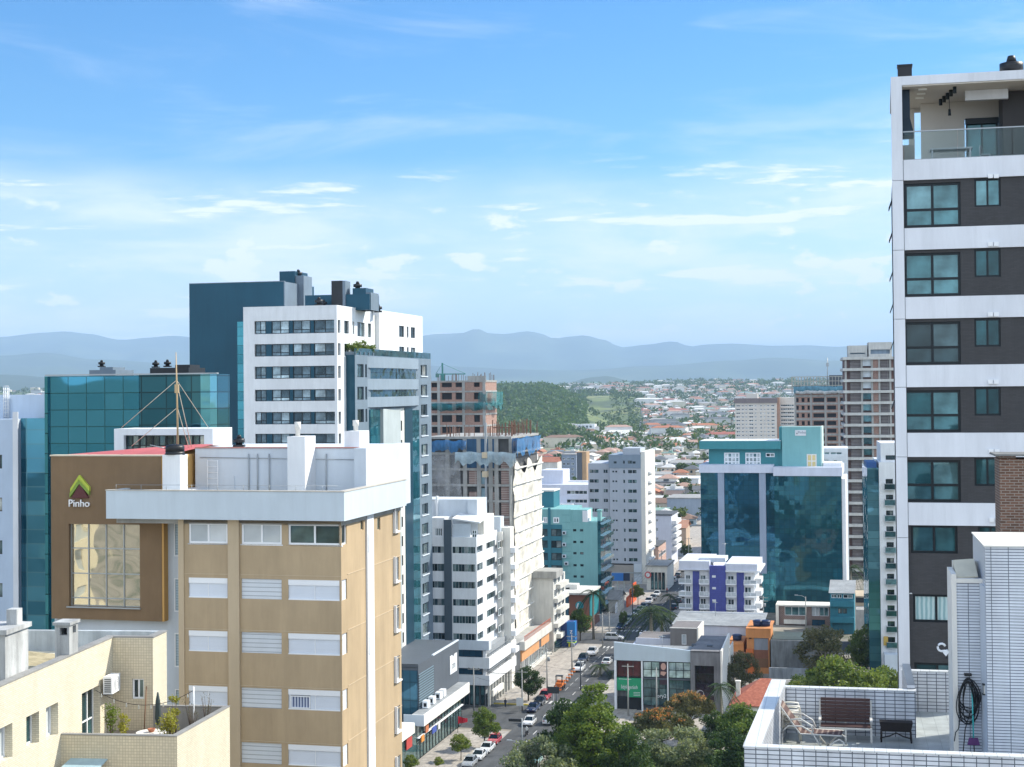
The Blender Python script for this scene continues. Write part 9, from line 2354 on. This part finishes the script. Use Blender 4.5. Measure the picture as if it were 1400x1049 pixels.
# far masses
def far_masses():
 rnd = random.Random(5)
 RM = [paint('far_roof_%s' % n.replace(' ', '_'), c, .85, .15, .2, .1, bump=0) for n, c, _ in ROOFC]; WM = [paint('far_wall_%s' % n.replace(' ', '_'), c, .8, .08, .2, .05, bump=0) for n, c in WALLC[:3]]
 mb = MB(); n = 0
 while n < 7600:
  y = 1500 + 4300 * rnd.random() ** .8; px = rnd.uniform(-60, 1300) if rnd.random() < .4 else rnd.uniform(765, 1110); x = (px - 700) / FPX * y
  if 100 < px < 560: continue
  if px < 880 and 1900 < y < 4300 and px > 560: continue
  dens = .55 + noise.noise(Vector((x / 330, y / 330, 9)))
  if rnd.random() > dens * 1.35: continue
  if 2900 < y < 3450 and 785 < px < 835: continue
  if 2250 < y < 2650 and 880 < px < 1010 and rnd.random() < .9: continue
  z = terrain(x, y); L_, D_, H_ = rnd.uniform(4, 8), rnd.uniform(4, 7), rnd.uniform(3, 6.5); k = rnd.choices(range(len(RM)), [q[2] for q in ROOFC])[0]; m = len(WM) + k
  if rnd.random() < .06: L_, D_, H_ = rnd.uniform(10, 22), 8, rnd.uniform(6, 16);
  mb.box(x - L_, x + L_, y - D_, y + D_, z - 3, z + H_, rnd.randrange(len(WM)))
  mb.quad((x - L_ - .5, y - D_ - .5, z + H_ + .01), (x + L_ + .5, y - D_ - .5, z + H_ + .01), (x + L_ * .6, y, z + H_ + 2.4), (x - L_ * .6, y, z + H_ + 2.4), m).quad((x + L_ + .5, y + D_ + .5, z + H_ + .01), (x - L_ - .5, y + D_ + .5, z + H_ + .01), (x - L_ * .6, y, z + H_ + 2.4), (x + L_ * .6, y, z + H_ + 2.4), m).tri((x + L_ + .5, y - D_ - .5, z + H_ + .01), (x + L_ + .5, y + D_ + .5, z + H_ + .01), (x + L_ * .6, y, z + H_ + 2.4), m)
  n += 1
 o = mb.build('far_town_houses', WM + RM); tag(o, 'mass of tiny pale houses and roofs spread over the far slopes', 'far houses', None, 'stuff')
 def clump(mb, x, y, z, r, h, nl, rnd, s=1.0):
  c = Vector((x, y, z + h * .55))
  for _ in range(nl):
   d = Vector((rnd.gauss(0, 1), rnd.gauss(0, 1), rnd.gauss(.2, 1))).normalized() * (.55 + .45 * rnd.random()); leaf_quad(mb, c + Vector((d.x * r, d.y * r, d.z * h * .5)), r * .42 * s, rnd, 0, .5)
 mb = MB(); n = 0
 while n < 4300:
  y = 1350 + 5200 * rnd.random() ** .9; px = rnd.uniform(-60, 1300) if rnd.random() < .4 else rnd.uniform(765, 1110); x = (px - 700) / FPX * y
  if 100 < px < 560: continue
  if 2900 < y < 3450 and 785 < px < 835 and noise.noise(Vector((x / 150, y / 150, 2))) < .3: continue
  if 2200 < y < 2650 and 850 < px < 1010 and noise.noise(Vector((x / 90, y / 90, 2))) < -.05: continue
  if noise.noise(Vector((x / 200, y / 200, 5))) < -.25 and rnd.random() < .8: continue
  r = rnd.uniform(3.5, 7) * (1 if y < 3500 else 1.4); clump(mb, x, y, terrain(x, y), r, r * rnd.uniform(1.5, 2.3), 16, rnd); n += 1
 for k in range(520):      # tree line on the crest of the far rise
  y = rnd.uniform(5000, 5700); px = rnd.uniform(830, 1290); x = (px - 700) / FPX * y; r = rnd.uniform(5, 11); clump(mb, x, y, terrain(x, y), r, r * rnd.uniform(1.5, 2.4), 16, rnd)
 o = mb.build('far_trees', L_FAR); tag(o, 'scattered far trees merging into dark green belts between the far houses', 'far trees', None, 'stuff')
 mb = MB(); n = 0
 while n < 3400:
  y = rnd.uniform(1750, 3300); x = rnd.uniform(-420, 165); z = terrain(x, y); px = wpx(x, y)
  if px < 560 or (z < 9 and y > 2000 and px > 800) or px > 800: continue
  r = rnd.uniform(4, 7.5); clump(mb, x, y, z, r, r * rnd.uniform(1.9, 2.9), 22, rnd); n += 1
 o = mb.build('forest', L_FAR2); tag(o, 'dense wooded hill rising behind the netted construction tower', 'forest', None, 'stuff')
L_FAR2 = leafmat('forest_foliage', (.028, .068, .034), (.055, .11, .046), (.09, .15, .055))
far_masses()
# ================================================================ air
def build_haze():
 m = bpy.data.materials.new('haze_air'); m.use_nodes = True; nt = m.node_tree
 for n in list(nt.nodes): nt.nodes.remove(n)
 o_ = nt.nodes.new('ShaderNodeOutputMaterial'); v = nt.nodes.new('ShaderNodeVolumePrincipled'); v.inputs['Density'].default_value = HAZE_D; v.inputs['Color'].default_value = HAZE_C; v.inputs['Anisotropy'].default_value = 0.0
 nt.links.new(v.outputs[0], o_.inputs['Volume'])
 o = MB().box(-26000, 26000, -700, 31000, -60, 900).build('haze', m); o['kind'] = 'stuff'; o['label'] = 'thin blue air over the far town and mountains'; o['category'] = 'haze'
HAZE_D = 6.6e-5; HAZE_C = (.50, .73, 1.0, 1)
build_haze()
